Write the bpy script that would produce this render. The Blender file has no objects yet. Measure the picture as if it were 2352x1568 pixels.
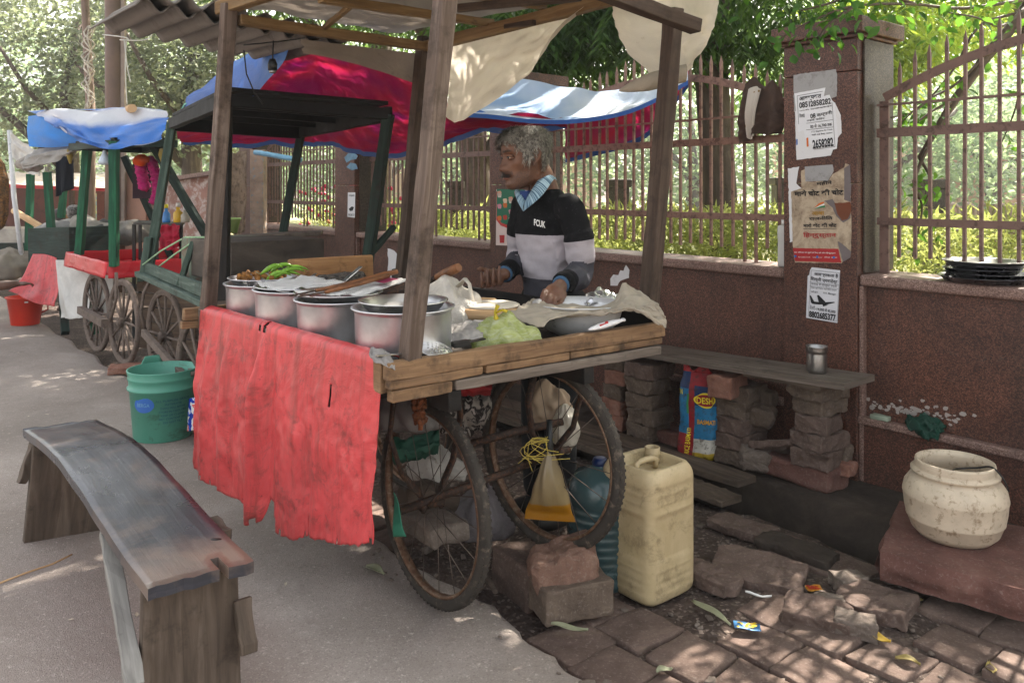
import bpy, bmesh, math, random, re
from mathutils import Vector, Matrix, noise, Quaternion
R = math.radians
scene = bpy.context.scene
COL = scene.collection
rnd = random.Random(7)

# ---------------------------------------------------------------- camera, light, exposure
F, CX, HY, H = 1881.6, 1176.0, 431.0, 1.4          # focal length, principal column, horizon row (photo pixels), eye height
cam_d = bpy.data.cameras.new('camera'); cam = bpy.data.objects.new('camera', cam_d); COL.objects.link(cam)
cam.location = (0, 0, H); cam.rotation_euler = (R(90), 0, 0)
cam_d.sensor_width = 36; cam_d.lens = F / 2352 * 36; cam_d.shift_y = (HY - 784) / 2352
cam_d.clip_start = 0.05; cam_d.clip_end = 600
scene.camera = cam
SUN = Vector((0.50, 0.55, 0.80)).normalized()       # direction towards the sun
w = bpy.data.worlds.new('World'); scene.world = w; w.use_nodes = True
wn = w.node_tree; sky = wn.nodes.new('ShaderNodeTexSky'); sky.sky_type = 'NISHITA'; sky.sun_disc = False
sky.sun_elevation = math.asin(SUN.z); sky.sun_rotation = math.atan2(SUN.x, SUN.y)
sky.air_density = 1.4; sky.dust_density = 4.0; sky.ozone_density = 1.0
hsv = wn.nodes.new('ShaderNodeHueSaturation'); hsv.inputs['Saturation'].default_value = .35; wn.links.new(sky.outputs[0], hsv.inputs['Color'])   # thin haze whitens the sky
tint = wn.nodes.new('ShaderNodeMix'); tint.data_type = 'RGBA'; tint.blend_type = 'MULTIPLY'; tint.inputs[0].default_value = 1; tint.inputs[7].default_value = (1.0, .965, .92, 1); wn.links.new(hsv.outputs[0], tint.inputs[6])
wn.links.new(tint.outputs[2], wn.nodes['Background'].inputs[0]); wn.nodes['Background'].inputs[1].default_value = 0.115
sd = bpy.data.lights.new('sun', 'SUN'); sd.energy = 5.0; sd.angle = R(0.5); sd.color = (1.0, 0.93, 0.82)
so = bpy.data.objects.new('sun', sd); COL.objects.link(so); so.rotation_euler = SUN.to_track_quat('Z', 'Y').to_euler()
scene.view_settings.view_transform = 'Standard'; scene.view_settings.look = 'None'
scene.view_settings.exposure = 2.3; scene.view_settings.gamma = 1.0
HAZE = .0028
scene.cycles.use_denoising = True
scene.cycles.max_bounces = 7; scene.cycles.diffuse_bounces = 3; scene.cycles.transparent_max_bounces = 12
scene.cycles.sample_clamp_indirect = 6.0

# ---------------------------------------------------------------- placement helpers
def P(x, y, d): return Vector(((x - CX) / F * d, d, H - (y - HY) / F * d))
def G(x, y, z=0.0):
    d = F * (H - z) / (y - HY); return P(x, y, d)
WU = Vector((0.6392, -0.7690, 0)); WN = Vector((-0.7690, -0.6392, 0)); W0 = Vector((1.625, 3.97, 0))
def Wp(t, n, z): return W0 + WU * t + WN * n + Vector((0, 0, z))     # along the wall, out from it towards the road, up
def wall_t(x, n=0.0):
    k = (x - CX) / F; o = W0 + WN * n
    return (k * o.y - o.x) / (WU.x - k * WU.y)
def lerp(a, b, t): return a + (b - a) * t
def V(*a): return Vector(a)

# ---------------------------------------------------------------- objects and labels
def thing(name, label, cat, loc=(0, 0, 0), group=None, rz=0.0):
    o = bpy.data.objects.new(name, None); COL.objects.link(o); o.empty_display_size = 0.05
    o.location = loc; o.rotation_euler = (0, 0, rz); o['label'] = label; o['category'] = cat
    if group: o['group'] = group
    return o
def tag(o, label, cat, group=None, kind=None):
    if label: o['label'] = label
    if cat: o['category'] = cat
    if group: o['group'] = group
    if kind: o['kind'] = kind
    return o
def wloc(o):
    v = Vector((0, 0, 0))
    while o is not None: v = v + Vector(o.location); o = o.parent
    return v
class MB:
    def __init__(s): s.v = []; s.f = []; s.uv = []; s.mi = []; s.sm = []; s.m = 0
    def vert(s, p): s.v.append((p[0], p[1], p[2])); return len(s.v) - 1
    def face(s, idx, uvs=None, smooth=False):
        s.f.append(tuple(idx)); s.uv.append(uvs or [(0, 0)] * len(idx)); s.mi.append(s.m); s.sm.append(smooth)
    def hexa(s, c, uo=None):                      # 8 corners: ring a (4) then ring b (4); u runs a -> b
        i = [s.vert(p) for p in c]; uo = uo or (rnd.uniform(0, 9), rnd.uniform(0, 9))
        L = (Vector(c[4]) - Vector(c[0])).length; acc = 0
        for k in range(4):
            k2 = (k + 1) % 4; wd = (Vector(c[k]) - Vector(c[k2])).length
            s.face((i[k], i[k2], i[k2 + 4], i[k + 4]), [(uo[0], uo[1] + acc), (uo[0], uo[1] + acc + wd), (uo[0] + L, uo[1] + acc + wd), (uo[0] + L, uo[1] + acc)])
            acc += wd
        wd = (Vector(c[0]) - Vector(c[1])).length; hd = (Vector(c[1]) - Vector(c[2])).length
        q = [(uo[0], uo[1]), (uo[0] + wd, uo[1]), (uo[0] + wd, uo[1] + hd), (uo[0], uo[1] + hd)]
        s.face((i[3], i[2], i[1], i[0]), q); s.face((i[4], i[5], i[6], i[7]), q)
    def beam(s, p0, p1, w, h, up=(0, 0, 1), n=1, jit=0.0, tw=0.0, taper=1.0):
        p0 = Vector(p0); p1 = Vector(p1); d = (p1 - p0).normalized(); up = Vector(up)
        sx = d.cross(up)
        if sx.length < 1e-4: sx = d.cross(Vector((1, 0, 0)))
        sx.normalize(); uz = sx.cross(d).normalized()
        uo = (rnd.uniform(0, 9), rnd.uniform(0, 9)); L = (p1 - p0).length; rings = []
        for k in range(n + 1):
            t = k / n; c = p0.lerp(p1, t); a = tw * t; sc = lerp(1, taper, t)
            e1 = sx * math.cos(a) + uz * math.sin(a); e2 = uz * math.cos(a) - sx * math.sin(a); ring = []
            for (q, r_) in ((-1, -1), (1, -1), (1, 1), (-1, 1)):
                ring.append(s.vert(c + e1 * (q * w / 2 * sc) + e2 * (r_ * h / 2 * sc) + Vector([rnd.uniform(-jit, jit) for _ in range(3)])))
            rings.append(ring)
        ww = (w, h, w, h)
        for k in range(n):
            acc = 0; ua, ub = uo[0] + L * k / n, uo[0] + L * (k + 1) / n
            for j in range(4):
                j2 = (j + 1) % 4
                s.face((rings[k][j], rings[k][j2], rings[k + 1][j2], rings[k + 1][j]), [(ua, uo[1] + acc), (ua, uo[1] + acc + ww[j]), (ub, uo[1] + acc + ww[j]), (ub, uo[1] + acc)])
                acc += ww[j]
        q = [(uo[0], uo[1]), (uo[0] + w, uo[1]), (uo[0] + w, uo[1] + h), (uo[0], uo[1] + h)]
        s.face(rings[0][::-1], q); s.face(rings[-1], q)
    def box(s, c, sz, rz=0.0, e=None):
        c = Vector(c); m = Matrix.Rotation(rz, 3, 'Z') if e is None else e
        hx, hy, hz = sz[0] / 2, sz[1] / 2, sz[2] / 2
        s.hexa([c + m @ Vector(q) for q in ((-hx, -hy, -hz), (-hx, hy, -hz), (-hx, hy, hz), (-hx, -hy, hz), (hx, -hy, -hz), (hx, hy, -hz), (hx, hy, hz), (hx, -hy, hz))])
    def wbox(s, t0, t1, n0, n1, z0, z1):          # box in wall coordinates
        s.hexa([Wp(t0, n0, z0), Wp(t0, n1, z0), Wp(t0, n1, z1), Wp(t0, n0, z1), Wp(t1, n0, z0), Wp(t1, n1, z0), Wp(t1, n1, z1), Wp(t1, n0, z1)])
    def tube(s, pts, rad, seg=8, caps=True, smooth=True, flat=1.0, up=None):
        pts = [Vector(p) for p in pts]; n = len(pts)
        if not hasattr(rad, '__len__'): rad = [rad] * n
        nrm = None; rings = []; L = 0; us = []
        for k in range(n):
            d = (pts[min(k + 1, n - 1)] - pts[max(k - 1, 0)]); d = d.normalized() if d.length > 1e-9 else Vector((0, 0, 1))
            if nrm is None:
                a = Vector(up) if up else (Vector((0, 0, 1)) if abs(d.z) < 0.9 else Vector((1, 0, 0)))
                nrm = (a - d * a.dot(d)).normalized()
            else:
                nrm = (nrm - d * nrm.dot(d)); nrm = nrm.normalized() if nrm.length > 1e-6 else d.orthogonal().normalized()
            b = d.cross(nrm)
            if k: L += (pts[k] - pts[k - 1]).length
            us.append(L)
            rings.append([s.vert(pts[k] + nrm * (math.cos(2 * math.pi * j / seg) * rad[k] * flat) + b * (math.sin(2 * math.pi * j / seg) * rad[k])) for j in range(seg)])
        pr = 2 * math.pi * max(rad)
        for k in range(n - 1):
            for j in range(seg):
                j2 = (j + 1) % seg; va, vb = pr * j / seg, pr * (j + 1) / seg
                s.face((rings[k][j], rings[k][j2], rings[k + 1][j2], rings[k + 1][j]), [(us[k], va), (us[k], vb), (us[k + 1], vb), (us[k + 1], va)], smooth)
        if caps: s.face(rings[0][::-1]); s.face(rings[-1])
        return rings
    def ring(s, pts_fn, rad, nseg=48, seg=8, flat=1.0):   # closed tube along a circle given by pts_fn(angle) -> (centre, radial)
        rings = []
        for k in range(nseg):
            c, rdl, ax = pts_fn(2 * math.pi * k / nseg)
            rings.append([s.vert(c + rdl * (math.cos(2 * math.pi * j / seg) * rad) + ax * (math.sin(2 * math.pi * j / seg) * rad * flat)) for j in range(seg)])
        for k in range(nseg):
            k2 = (k + 1) % nseg
            for j in range(seg):
                j2 = (j + 1) % seg
                s.face((rings[k][j], rings[k][j2], rings[k2][j2], rings[k2][j]), [(k * .05, j * .01), (k * .05, j * .01 + .01), (k * .05 + .05, j * .01 + .01), (k * .05 + .05, j * .01)], True)
    def lathe(s, prof, c=(0, 0, 0), seg=32, sx=1.0, sy=1.0, wob=None, smooth=True, capb=True, capt=False, e=None):
        c = Vector(c); rings = []
        for (r_, z) in prof:
            ring = []
            for j in range(seg):
                a = 2 * math.pi * j / seg; q = 1.0 if wob is None else wob(a, z)
                p = Vector((math.cos(a) * r_ * sx * q, math.sin(a) * r_ * sy * q, z))
                ring.append(s.vert(c + (e @ p if e is not None else p)))
            rings.append(ring)
        rm = max(p[0] for p in prof)
        for k in range(len(prof) - 1):
            for j in range(seg):
                j2 = (j + 1) % seg; ua, ub = rm * 6.28 * j / seg, rm * 6.28 * (j + 1) / seg
                s.face((rings[k][j], rings[k][j2], rings[k + 1][j2], rings[k + 1][j]), [(ua, prof[k][1]), (ub, prof[k][1]), (ub, prof[k + 1][1]), (ua, prof[k + 1][1])], smooth)
        if capb: s.face(rings[0][::-1])
        if capt: s.face(rings[-1])
        return rings
    def grid(s, fn, nu, nv, su=1.0, sv=1.0, smooth=True, uo=(0, 0), keep=None):
        idx = [[s.vert(fn(i / nu, j / nv)) for j in range(nv + 1)] for i in range(nu + 1)]
        for i in range(nu):
            for j in range(nv):
                if keep and not keep((i + .5) / nu, (j + .5) / nv): continue
                s.face((idx[i][j], idx[i + 1][j], idx[i + 1][j + 1], idx[i][j + 1]),
                       [(uo[0] + su * i / nu, uo[1] + sv * j / nv), (uo[0] + su * (i + 1) / nu, uo[1] + sv * j / nv), (uo[0] + su * (i + 1) / nu, uo[1] + sv * (j + 1) / nv), (uo[0] + su * i / nu, uo[1] + sv * (j + 1) / nv)], smooth)
        return idx
    def rbox(s, c, sz, e=None, r=0.2, n=6, amp=0.0, fr=6.0, seed=0.0, smooth=True, chips=0.0):   # rounded, roughened block (stone, brick)
        c = Vector(c); e = e or Matrix.Identity(3); key = {}
        hs = Vector(sz) / 2; rr = r * min(hs)
        def vid(q):
            k = (round(q[0], 4), round(q[1], 4), round(q[2], 4))
            if k in key: return key[k]
            p = Vector((q[0] * hs.x, q[1] * hs.y, q[2] * hs.z))
            inn = Vector([max(-hs[a] + rr, min(hs[a] - rr, p[a])) for a in range(3)]); d = p - inn
            if d.length > 1e-9: p = inn + d.normalized() * rr
            if amp:
                w_ = Vector((seed * 3.1, seed * 1.7, seed)); nv = noise.noise_vector((p + w_) * fr) * amp + noise.noise_vector((p + w_) * fr * 3.1) * amp * .45
                p = p + nv
                if chips:
                    cn = noise.noise((p + w_ * 2) * fr * .7)
                    if cn > .25: p = p * (1 - chips * (cn - .25))
            key[k] = s.vert(c + e @ p); return key[k]
        sp = [-1, -1 + rr / max(hs) * .8] + [-1 + 2 * i / n for i in range(1, n)] + [1 - rr / max(hs) * .8, 1]
        sp = sorted(set(round(x, 4) for x in sp)); uo = (rnd.uniform(0, 5), rnd.uniform(0, 5))
        for ax in range(3):
            for sg in (-1, 1):
                for i in range(len(sp) - 1):
                    for j in range(len(sp) - 1):
                        q = []; uvq = []
                        for (a, b) in ((sp[i], sp[j]), (sp[i + 1], sp[j]), (sp[i + 1], sp[j + 1]), (sp[i], sp[j + 1])):
                            t = [0, 0, 0]; t[ax] = sg; t[(ax + 1) % 3] = a; t[(ax + 2) % 3] = b; q.append(vid(t))
                            uvq.append((uo[0] + a * hs[(ax + 1) % 3], uo[1] + b * hs[(ax + 2) % 3]))
                        if sg < 0: q = q[::-1]; uvq = uvq[::-1]
                        if len(set(q)) == 4: s.face(q, uvq, smooth)
    def blob(s, c, rad, e=None, nu=20, nv=14, amp=0.0, fr=5.0, seed=0.0, fn=None, smooth=True):
        c = Vector(c); e = e or Matrix.Identity(3); rows = []
        for j in range(nv + 1):
            th = math.pi * j / nv; row = []
            for i in range(nu):
                ph = 2 * math.pi * i / nu
                q = Vector((math.sin(th) * math.cos(ph), math.sin(th) * math.sin(ph), math.cos(th)))
                p = Vector((q.x * rad[0], q.y * rad[1], q.z * rad[2]))
                if fn: p = fn(p, q)
                if amp:
                    k = noise.noise(p * fr + Vector((seed, seed * 2, seed * 3))) + .5 * noise.noise(p * fr * 2.3 + Vector((seed * 5, 0, seed)))
                    p = p + q * (amp * k)
                row.append(c + e @ p)
            rows.append(row)
        top = s.vert(rows[0][0]); bot = s.vert(rows[-1][0]); ids = [[s.vert(p) for p in row] for row in rows[1:-1]]
        k = max(rad)
        def uvq(i, j): return (k * 6.28 * i / nu, k * 3.14 * j / nv)
        for i in range(nu):
            i2 = (i + 1) % nu
            s.face((top, ids[0][i], ids[0][i2]), [uvq(i, 0), uvq(i, 1), uvq(i + 1, 1)], smooth)
            s.face((bot, ids[-1][i2], ids[-1][i]), [uvq(i, nv), uvq(i + 1, nv - 1), uvq(i, nv - 1)], smooth)
            for j in range(nv - 2):
                s.face((ids[j][i], ids[j + 1][i], ids[j + 1][i2], ids[j][i2]), [uvq(i, j + 1), uvq(i, j + 2), uvq(i + 1, j + 2), uvq(i + 1, j + 1)], smooth)
    def leaf(s, p, d, nrm, L, W, fold=0.25):
        d = d.normalized(); sd_ = d.cross(nrm)
        if sd_.length < 1e-5: sd_ = d.orthogonal()
        sd_.normalize(); up = sd_.cross(d); m = p + d * (L * .45)
        a = s.vert(p); b = s.vert(m + sd_ * (W / 2) + up * (W * fold)); c_ = s.vert(p + d * L); e_ = s.vert(m - sd_ * (W / 2) + up * (W * fold))
        s.face((a, b, c_), [(0, 0), (.5, 1), (1, 0)]); s.face((a, c_, e_), [(0, 0), (1, 0), (.5, 1)])
    def oval_leaf(s, p, d, nrm, L, W, fold=0.15):
        d = d.normalized(); sd_ = d.cross(nrm); sd_ = (sd_ if sd_.length > 1e-5 else d.orthogonal()).normalized(); up = sd_.cross(d)
        q = [p, p + d * (L * .22) + sd_ * (W * .38) + up * (W * fold), p + d * (L * .5) + sd_ * (W * .5) + up * (W * fold * 1.2), p + d * (L * .78) + sd_ * (W * .26) + up * (W * fold * .4), p + d * L - up * (W * .25)]
        r_ = [p + d * (L * .22) - sd_ * (W * .38) + up * (W * fold), p + d * (L * .5) - sd_ * (W * .5) + up * (W * fold * 1.2), p + d * (L * .78) - sd_ * (W * .26) + up * (W * fold * .4)]
        m_ = s.vert(p + d * (L * .5)); i = [s.vert(x) for x in q]; j = [s.vert(x) for x in r_]
        for a, b in zip(i, i[1:]): s.face((a, b, m_), None, True)
        for a, b in zip([i[0]] + j, j + [i[4]]): s.face((b, a, m_), None, True)
    def build(s, name, mats, parent=None, bevel=0.0, solid=0.0, sub=0, origin=None, merge=False):
        if not isinstance(mats, (list, tuple)): mats = [mats]
        if parent is not None: off = wloc(parent)
        elif origin is not None: off = Vector(origin)
        elif s.v:
            xs = [p[0] for p in s.v]; ys = [p[1] for p in s.v]; off = Vector(((min(xs) + max(xs)) / 2, (min(ys) + max(ys)) / 2, min(p[2] for p in s.v)))
        else: off = Vector((0, 0, 0))
        me = bpy.data.meshes.new(name)
        me.from_pydata([(p[0] - off.x, p[1] - off.y, p[2] - off.z) for p in s.v], [], s.f)
        uvl = me.uv_layers.new(name='UVMap'); flat = [c for fu in s.uv for q in fu for c in q]
        uvl.data.foreach_set('uv', flat)
        me.polygons.foreach_set('material_index', s.mi); me.polygons.foreach_set('use_smooth', s.sm)
        for m in mats: me.materials.append(m)
        me.update()
        o = bpy.data.objects.new(name, me); COL.objects.link(o)
        if parent is not None: o.parent = parent
        else: o.location = off
        if bevel: b = o.modifiers.new('edge', 'BEVEL'); b.width = bevel; b.segments = 2; b.limit_method = 'ANGLE'; b.angle_limit = R(40)
        if solid: b = o.modifiers.new('thick', 'SOLIDIFY'); b.thickness = solid; b.offset = 0
        if sub: b = o.modifiers.new('smooth', 'SUBSURF'); b.levels = sub; b.render_levels = sub
        return o
def part1(name, mat, parent, fn, **k):
    m = MB(); fn(m); return m.build(name, mat, parent, **k)
def copy_tree(o, parent=None, label=None):
    c = o.copy(); COL.objects.link(c)
    if parent is not None: c.parent = parent
    for ch in list(o.children): copy_tree(ch, c)
    if label: c['label'] = label
    return c
def rotm(rx=0, ry=0, rz=0): return (Matrix.Rotation(R(rz), 3, 'Z') @ Matrix.Rotation(R(ry), 3, 'Y') @ Matrix.Rotation(R(rx), 3, 'X'))
def frame_from(x, up=(0, 0, 1)):
    x = Vector(x).normalized(); up = Vector(up); y = up.cross(x).normalized(); z = x.cross(y); return Matrix((x, y, z)).transposed()
def text_mesh(body, size=1.0, bold=0.0, extr=0.0, align='CENTER'):
    body = re.sub('([\u0915-\u0939](?:\u094d[\u0915-\u0939])*)\u093f', '\u093f\\1', body)      # the short i sign stands before its letter
    cu = bpy.data.curves.new('lettering', 'FONT'); cu.body = body; cu.size = size; cu.align_x = align; cu.align_y = 'CENTER'; cu.offset = bold; cu.extrude = extr
    cu.resolution_u = 3
    o = bpy.data.objects.new('lettering', cu); COL.objects.link(o)
    dg = bpy.context.evaluated_depsgraph_get(); me = bpy.data.meshes.new_from_object(o.evaluated_get(dg))
    vs = [v.co.copy() for v in me.vertices]; fs = [tuple(p.vertices) for p in me.polygons]
    bpy.data.objects.remove(o); bpy.data.curves.remove(cu); bpy.data.meshes.remove(me)
    return vs, fs
def put_text(mb, body, org, ex, ey, size, width=None, bold=0.0, off=0.0, squash=1.0, fmap=None):
    """letters on the plane at org with unit axes ex, ey; width stretches the line to that length"""
    vs, fs = text_mesh(body, 1.0, bold)
    if not vs: return
    x0 = min(v.x for v in vs); x1 = max(v.x for v in vs); y0 = min(v.y for v in vs); y1 = max(v.y for v in vs)
    kx = (width / (x1 - x0)) if width else size; ky = size / max(.6, y1 - y0) * squash
    en = ex.cross(ey); b = len(mb.v)
    for v in vs:
        a, c = (v.x - (x0 + x1) / 2) * kx, (v.y - (y0 + y1) / 2) * ky
        mb.vert(fmap(a, c) if fmap else org + ex * a + ey * c + en * off)
    for f_ in fs: mb.face([b + i for i in f_])
# ---------------------------------------------------------------- materials
def lin(c):
    if isinstance(c, str):
        c = [int(c[i:i + 2], 16) / 255 for i in (0, 2, 4)]
        c = [x / 12.92 if x <= .04045 else ((x + .055) / 1.055) ** 2.4 for x in c]
    return (c[0], c[1], c[2], 1)
class NT:
    def __init__(s, name, rough=.8, metal=0.0, spec=.4):
        s.mat = bpy.data.materials.new(name); s.mat.use_nodes = True; s.t = s.mat.node_tree; s.b = s.t.nodes['Principled BSDF']
        s.b.inputs['Roughness'].default_value = rough; s.b.inputs['Metallic'].default_value = metal; s.b.inputs['Specular IOR Level'].default_value = spec
        s.out = s.t.nodes['Material Output']
    def n(s, ty, **k):
        x = s.t.nodes.new(ty)
        for a, b in k.items(): setattr(x, a, b)
        return x
    def l(s, a, b): s.t.links.new(a, b)
    def setc(s, node, key, val):
        if hasattr(val, 'links'): s.l(val, node.inputs[key])
        else: node.inputs[key].default_value = val
    def co(s, which='Object', sc=(1, 1, 1), rot=(0, 0, 0), loc=(0, 0, 0)):
        c = s.n('ShaderNodeTexCoord'); m = s.n('ShaderNodeMapping'); s.l(c.outputs[which], m.inputs[0])
        m.inputs['Scale'].default_value = sc; m.inputs['Rotation'].default_value = rot; m.inputs['Location'].default_value = loc
        return m.outputs[0]
    def noise(s, v, scale, detail=4, rough=.55, dist=0.0):
        x = s.n('ShaderNodeTexNoise'); s.l(v, x.inputs['Vector']); x.inputs['Scale'].default_value = scale; x.inputs['Detail'].default_value = detail
        x.inputs['Roughness'].default_value = rough; x.inputs['Distortion'].default_value = dist; return x.outputs['Fac']
    def vor(s, v, scale, feat='F1', out='Distance', rand=1.0):
        x = s.n('ShaderNodeTexVoronoi'); x.feature = feat; s.l(v, x.inputs['Vector']); x.inputs['Scale'].default_value = scale; x.inputs['Randomness'].default_value = rand; return x.outputs[out]
    def ramp(s, f, stops, interp='LINEAR'):
        x = s.n('ShaderNodeValToRGB'); s.l(f, x.inputs[0]); x.color_ramp.interpolation = interp; e = x.color_ramp.elements
        while len(e) < len(stops): e.new(.5)
        for k, (p, c) in enumerate(stops): e[k].position = p; e[k].color = lin(c) if not isinstance(c, (int, float)) else (c, c, c, 1)
        return x.outputs[0]
    def mix(s, f, a, b, mode='MIX'):
        x = s.n('ShaderNodeMix'); x.data_type = 'RGBA'; x.blend_type = mode
        s.setc(x, 0, f)
        for i, q in ((6, a), (7, b)):
            if hasattr(q, 'links'): s.l(q, x.inputs[i])
            else: x.inputs[i].default_value = lin(q)
        return x.outputs[2]
    def math(s, op, a, b=0.0):
        x = s.n('ShaderNodeMath', operation=op); s.setc(x, 0, a); s.setc(x, 1, b); return x.outputs[0]
    def sep(s, v): x = s.n('ShaderNodeSeparateXYZ'); s.l(v, x.inputs[0]); return x.outputs
    def bump(s, h, st=.3, dist=.01):
        x = s.n('ShaderNodeBump'); s.l(h, x.inputs['Height']); x.inputs['Strength'].default_value = st; x.inputs['Distance'].default_value = dist; s.l(x.outputs[0], s.b.inputs['Normal']); return x
    def col(s, c):
        if hasattr(c, 'links'): s.l(c, s.b.inputs['Base Color'])
        else: s.b.inputs['Base Color'].default_value = lin(c)
    def rough(s, f, a, b): s.l(s.ramp(f, [(0.25, a), (.75, b)]), s.b.inputs['Roughness'])
    def translucent(s, color, fac=.4):
        t = s.n('ShaderNodeBsdfTranslucent'); s.setc(t, 'Color', color if hasattr(color, 'links') else lin(color))
        m = s.n('ShaderNodeMixShader'); m.inputs[0].default_value = fac
        s.l(s.b.outputs[0], m.inputs[1]); s.l(t.outputs[0], m.inputs[2]); s.l(m.outputs[0], s.out.inputs[0]); return m
MATS = {}
def wood(name, a, b, c, dirt='2a211b', gr=60, rough=.75, dirtamt=.5, spec=.25):
    m = NT(name, rough, 0, spec); uv = m.co('UV'); g = m.co('UV', (3, gr, 1)); ob = m.co('Object')
    f1 = m.noise(g, 1.0, 6, .65, .6); f2 = m.noise(m.co('UV', (1.2, 7, 1), loc=(3, 1, 0)), 1.0, 3); f3 = m.noise(ob, 9, 5, .7)
    col = m.ramp(f1, [(.28, a), (.5, b), (.72, c)]); col = m.mix(m.ramp(f2, [(.35, 0), (.75, .55)]), col, a)
    col = m.mix(m.ramp(f3, [(1 - dirtamt, 0), (1 - dirtamt + .2, .8)]), col, dirt); m.col(col)
    m.bump(m.math('ADD', f1, m.math('MULTIPLY', f3, .5)), .45, .004); m.rough(f2, rough - .12, min(1, rough + .1)); MATS[name] = m.mat; return m.mat
def plain(name, c, rough=.6, metal=0.0, spec=.4, var=.25, scale=6, dirt=None, dirtpos=.62, bump=.1, bscale=40, bdist=.003, coord='Object', vc=None):
    m = NT(name, rough, metal, spec); v = m.co(coord); f = m.noise(v, scale, 5, .6); L = lin(c)
    lo = [x * (1 - var) for x in L[:3]]; hi = [min(1, x * (1 + var)) for x in L[:3]]
    col = m.ramp(f, [(.3, lo), (.7, hi)])
    if dirt:
        d = m.noise(v, scale * 2.7, 7, .72, .3); col = m.mix(m.ramp(d, [(dirtpos - .06, 0), (dirtpos + .08, .85)]), col, dirt)
    m.col(col)
    if bump: m.bump(m.noise(v, bscale, 4, .6), bump, bdist)
    m.rough(f, max(.02, rough - .1), min(1, rough + .12)); MATS[name] = m.mat; return m.mat
# ---------------------------------------------------------------- the material list
def granite(name, pal, dark=.55):
    m = NT(name, .5, 0, .45); o = m.co('Object')
    sp = m.vor(o, 230, out='Color'); g = m.sep(sp)[0]
    c = m.ramp(g, [(.05, pal[0]), (.35, pal[1]), (.65, pal[2]), (.95, pal[3])])
    big = m.noise(o, 2.2, 6, .7, .4); c = m.mix(m.ramp(big, [(.42, 0), (.75, dark)]), c, '1c1412')
    st = m.noise(m.co('Object', (9, 9, .8)), 1.0, 6, .7); c = m.mix(m.ramp(st, [(.52, 0), (.8, .5)]), c, '241a17')
    du = m.noise(o, 7, 7, .75); c = m.mix(m.ramp(du, [(.6, 0), (.8, .35)]), c, '8a7c72')
    m.col(c); m.rough(big, .38, .7); m.bump(m.noise(o, 60, 3), .12, .003); MATS[name] = m.mat; return m.mat
GR = granite('red_granite', ['321f18', '4a2b20', '5d382b', '764f3f'], .6)
GRL = granite('weathered_granite', ['2f2720', '3c3229', '4a4035', '5d5347'], .5)
COPE = granite('coping_granite', ['5f463d', '745950', '8a6e64', 'a08478'], .35)
def asphalt():
    m = NT('asphalt', .85, 0, .3); o = m.co('Object')
    f = m.noise(o, 1.1, 7, .68, .3); c = m.ramp(f, [(.3, '81766e'), (.55, '968b83'), (.75, 'a99e96')])
    s = m.vor(o, 210, out='Color'); c = m.mix(m.ramp(m.sep(s)[0], [(.0, .42), (.3, 0)]), c, '6b5f5a'); c = m.mix(m.ramp(m.sep(s)[1], [(.86, 0), (1.0, .35)]), c, 'c4b8b0')
    st = m.noise(o, 4.5, 8, .8, 1.0); c = m.mix(m.ramp(st, [(.57, 0), (.74, .45)]), c, '5f544f')
    w_ = m.n('ShaderNodeVectorMath', operation='ADD'); m.l(o, w_.inputs[0]); nn_ = m.n('ShaderNodeTexNoise'); m.l(o, nn_.inputs['Vector']); nn_.inputs['Scale'].default_value = 2.5; nn_.inputs['Detail'].default_value = 6; m.l(nn_.outputs['Color'], w_.inputs[1]); cr = m.vor(w_.outputs[0], 1.15, 'DISTANCE_TO_EDGE'); c = m.mix(m.math('MULTIPLY', m.ramp(cr, [(.0, 1), (.011, 0)]), m.ramp(m.noise(o, .8, 3), [(.5, 0), (.6, .38)])), c, '5a524c')
    dk = m.noise(o, .9, 5, .6, .6); c = m.mix(m.ramp(dk, [(.5, 0), (.7, .5)]), c, '6f665f'); sp = m.noise(o, 55, 3, .7); c = m.mix(m.ramp(sp, [(.62, 0), (.7, .55)]), c, 'c9beb2')
    m.col(c); m.bump(m.math('ADD', m.vor(o, 240), m.math('MULTIPLY', m.noise(o, 22, 7, .7), 1.2)), .42, .005); return m.mat
ASPH = asphalt()
def soil():
    m = NT('soil', .95, 0, .2); o = m.co('Object'); f = m.noise(o, 3.5, 8, .72, .4)
    c = m.ramp(f, [(.28, '322924'), (.5, '4b3f39'), (.72, '685a52')]); s = m.vor(o, 90, out='Color')
    c = m.mix(m.ramp(m.sep(s)[0], [(.8, 0), (1, .5)]), c, '9a8b80'); m.col(c); m.bump(m.math('ADD', m.noise(o, 22, 8, .75), m.vor(o, 60)), .7, .012); return m.mat
SOIL = soil()
def stone(name, pal, dirt='3a302b', sc=7):
    m = NT(name, .9, 0, .25); o = m.co('Object'); f = m.noise(o, sc, 8, .7, .5); c = m.ramp(f, [(.3, pal[0]), (.52, pal[1]), (.74, pal[2])])
    d = m.noise(o, sc * .6, 6, .7); c = m.mix(m.ramp(d, [(.55, 0), (.78, .7)]), c, dirt); c = m.mix(m.ramp(m.noise(o, 90, 3, .7), [(.55, 0), (.8, .0 if name == 'drain_concrete' else .3)]), c, 'b9aca2')
    m.col(c); m.bump(m.math('ADD', m.noise(o, 38, 8, .75), m.noise(o, 8, 4)), .6, .01); MATS[name] = m.mat; return m.mat
PAVE = stone('paving_stone', ['4f4039', '625149', '78665b'])
BRICK = stone('dusty_brick', ['4f4239', '63554a', '7a6a5b'])
BRICKR = stone('red_brick', ['6e4a3e', '8a6253', '9f8072'])
REDST = stone('red_sandstone', ['553a34', '6d4c44', '86665c'], '4a3d38', 4)
CONC = stone('drain_concrete', ['28211c', '3b322b', '50463d'], '1d1815', 5)
RUBB = stone('rubble', ['564b44', '6f635a', '857a70'], '3f3731', 9)
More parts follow.
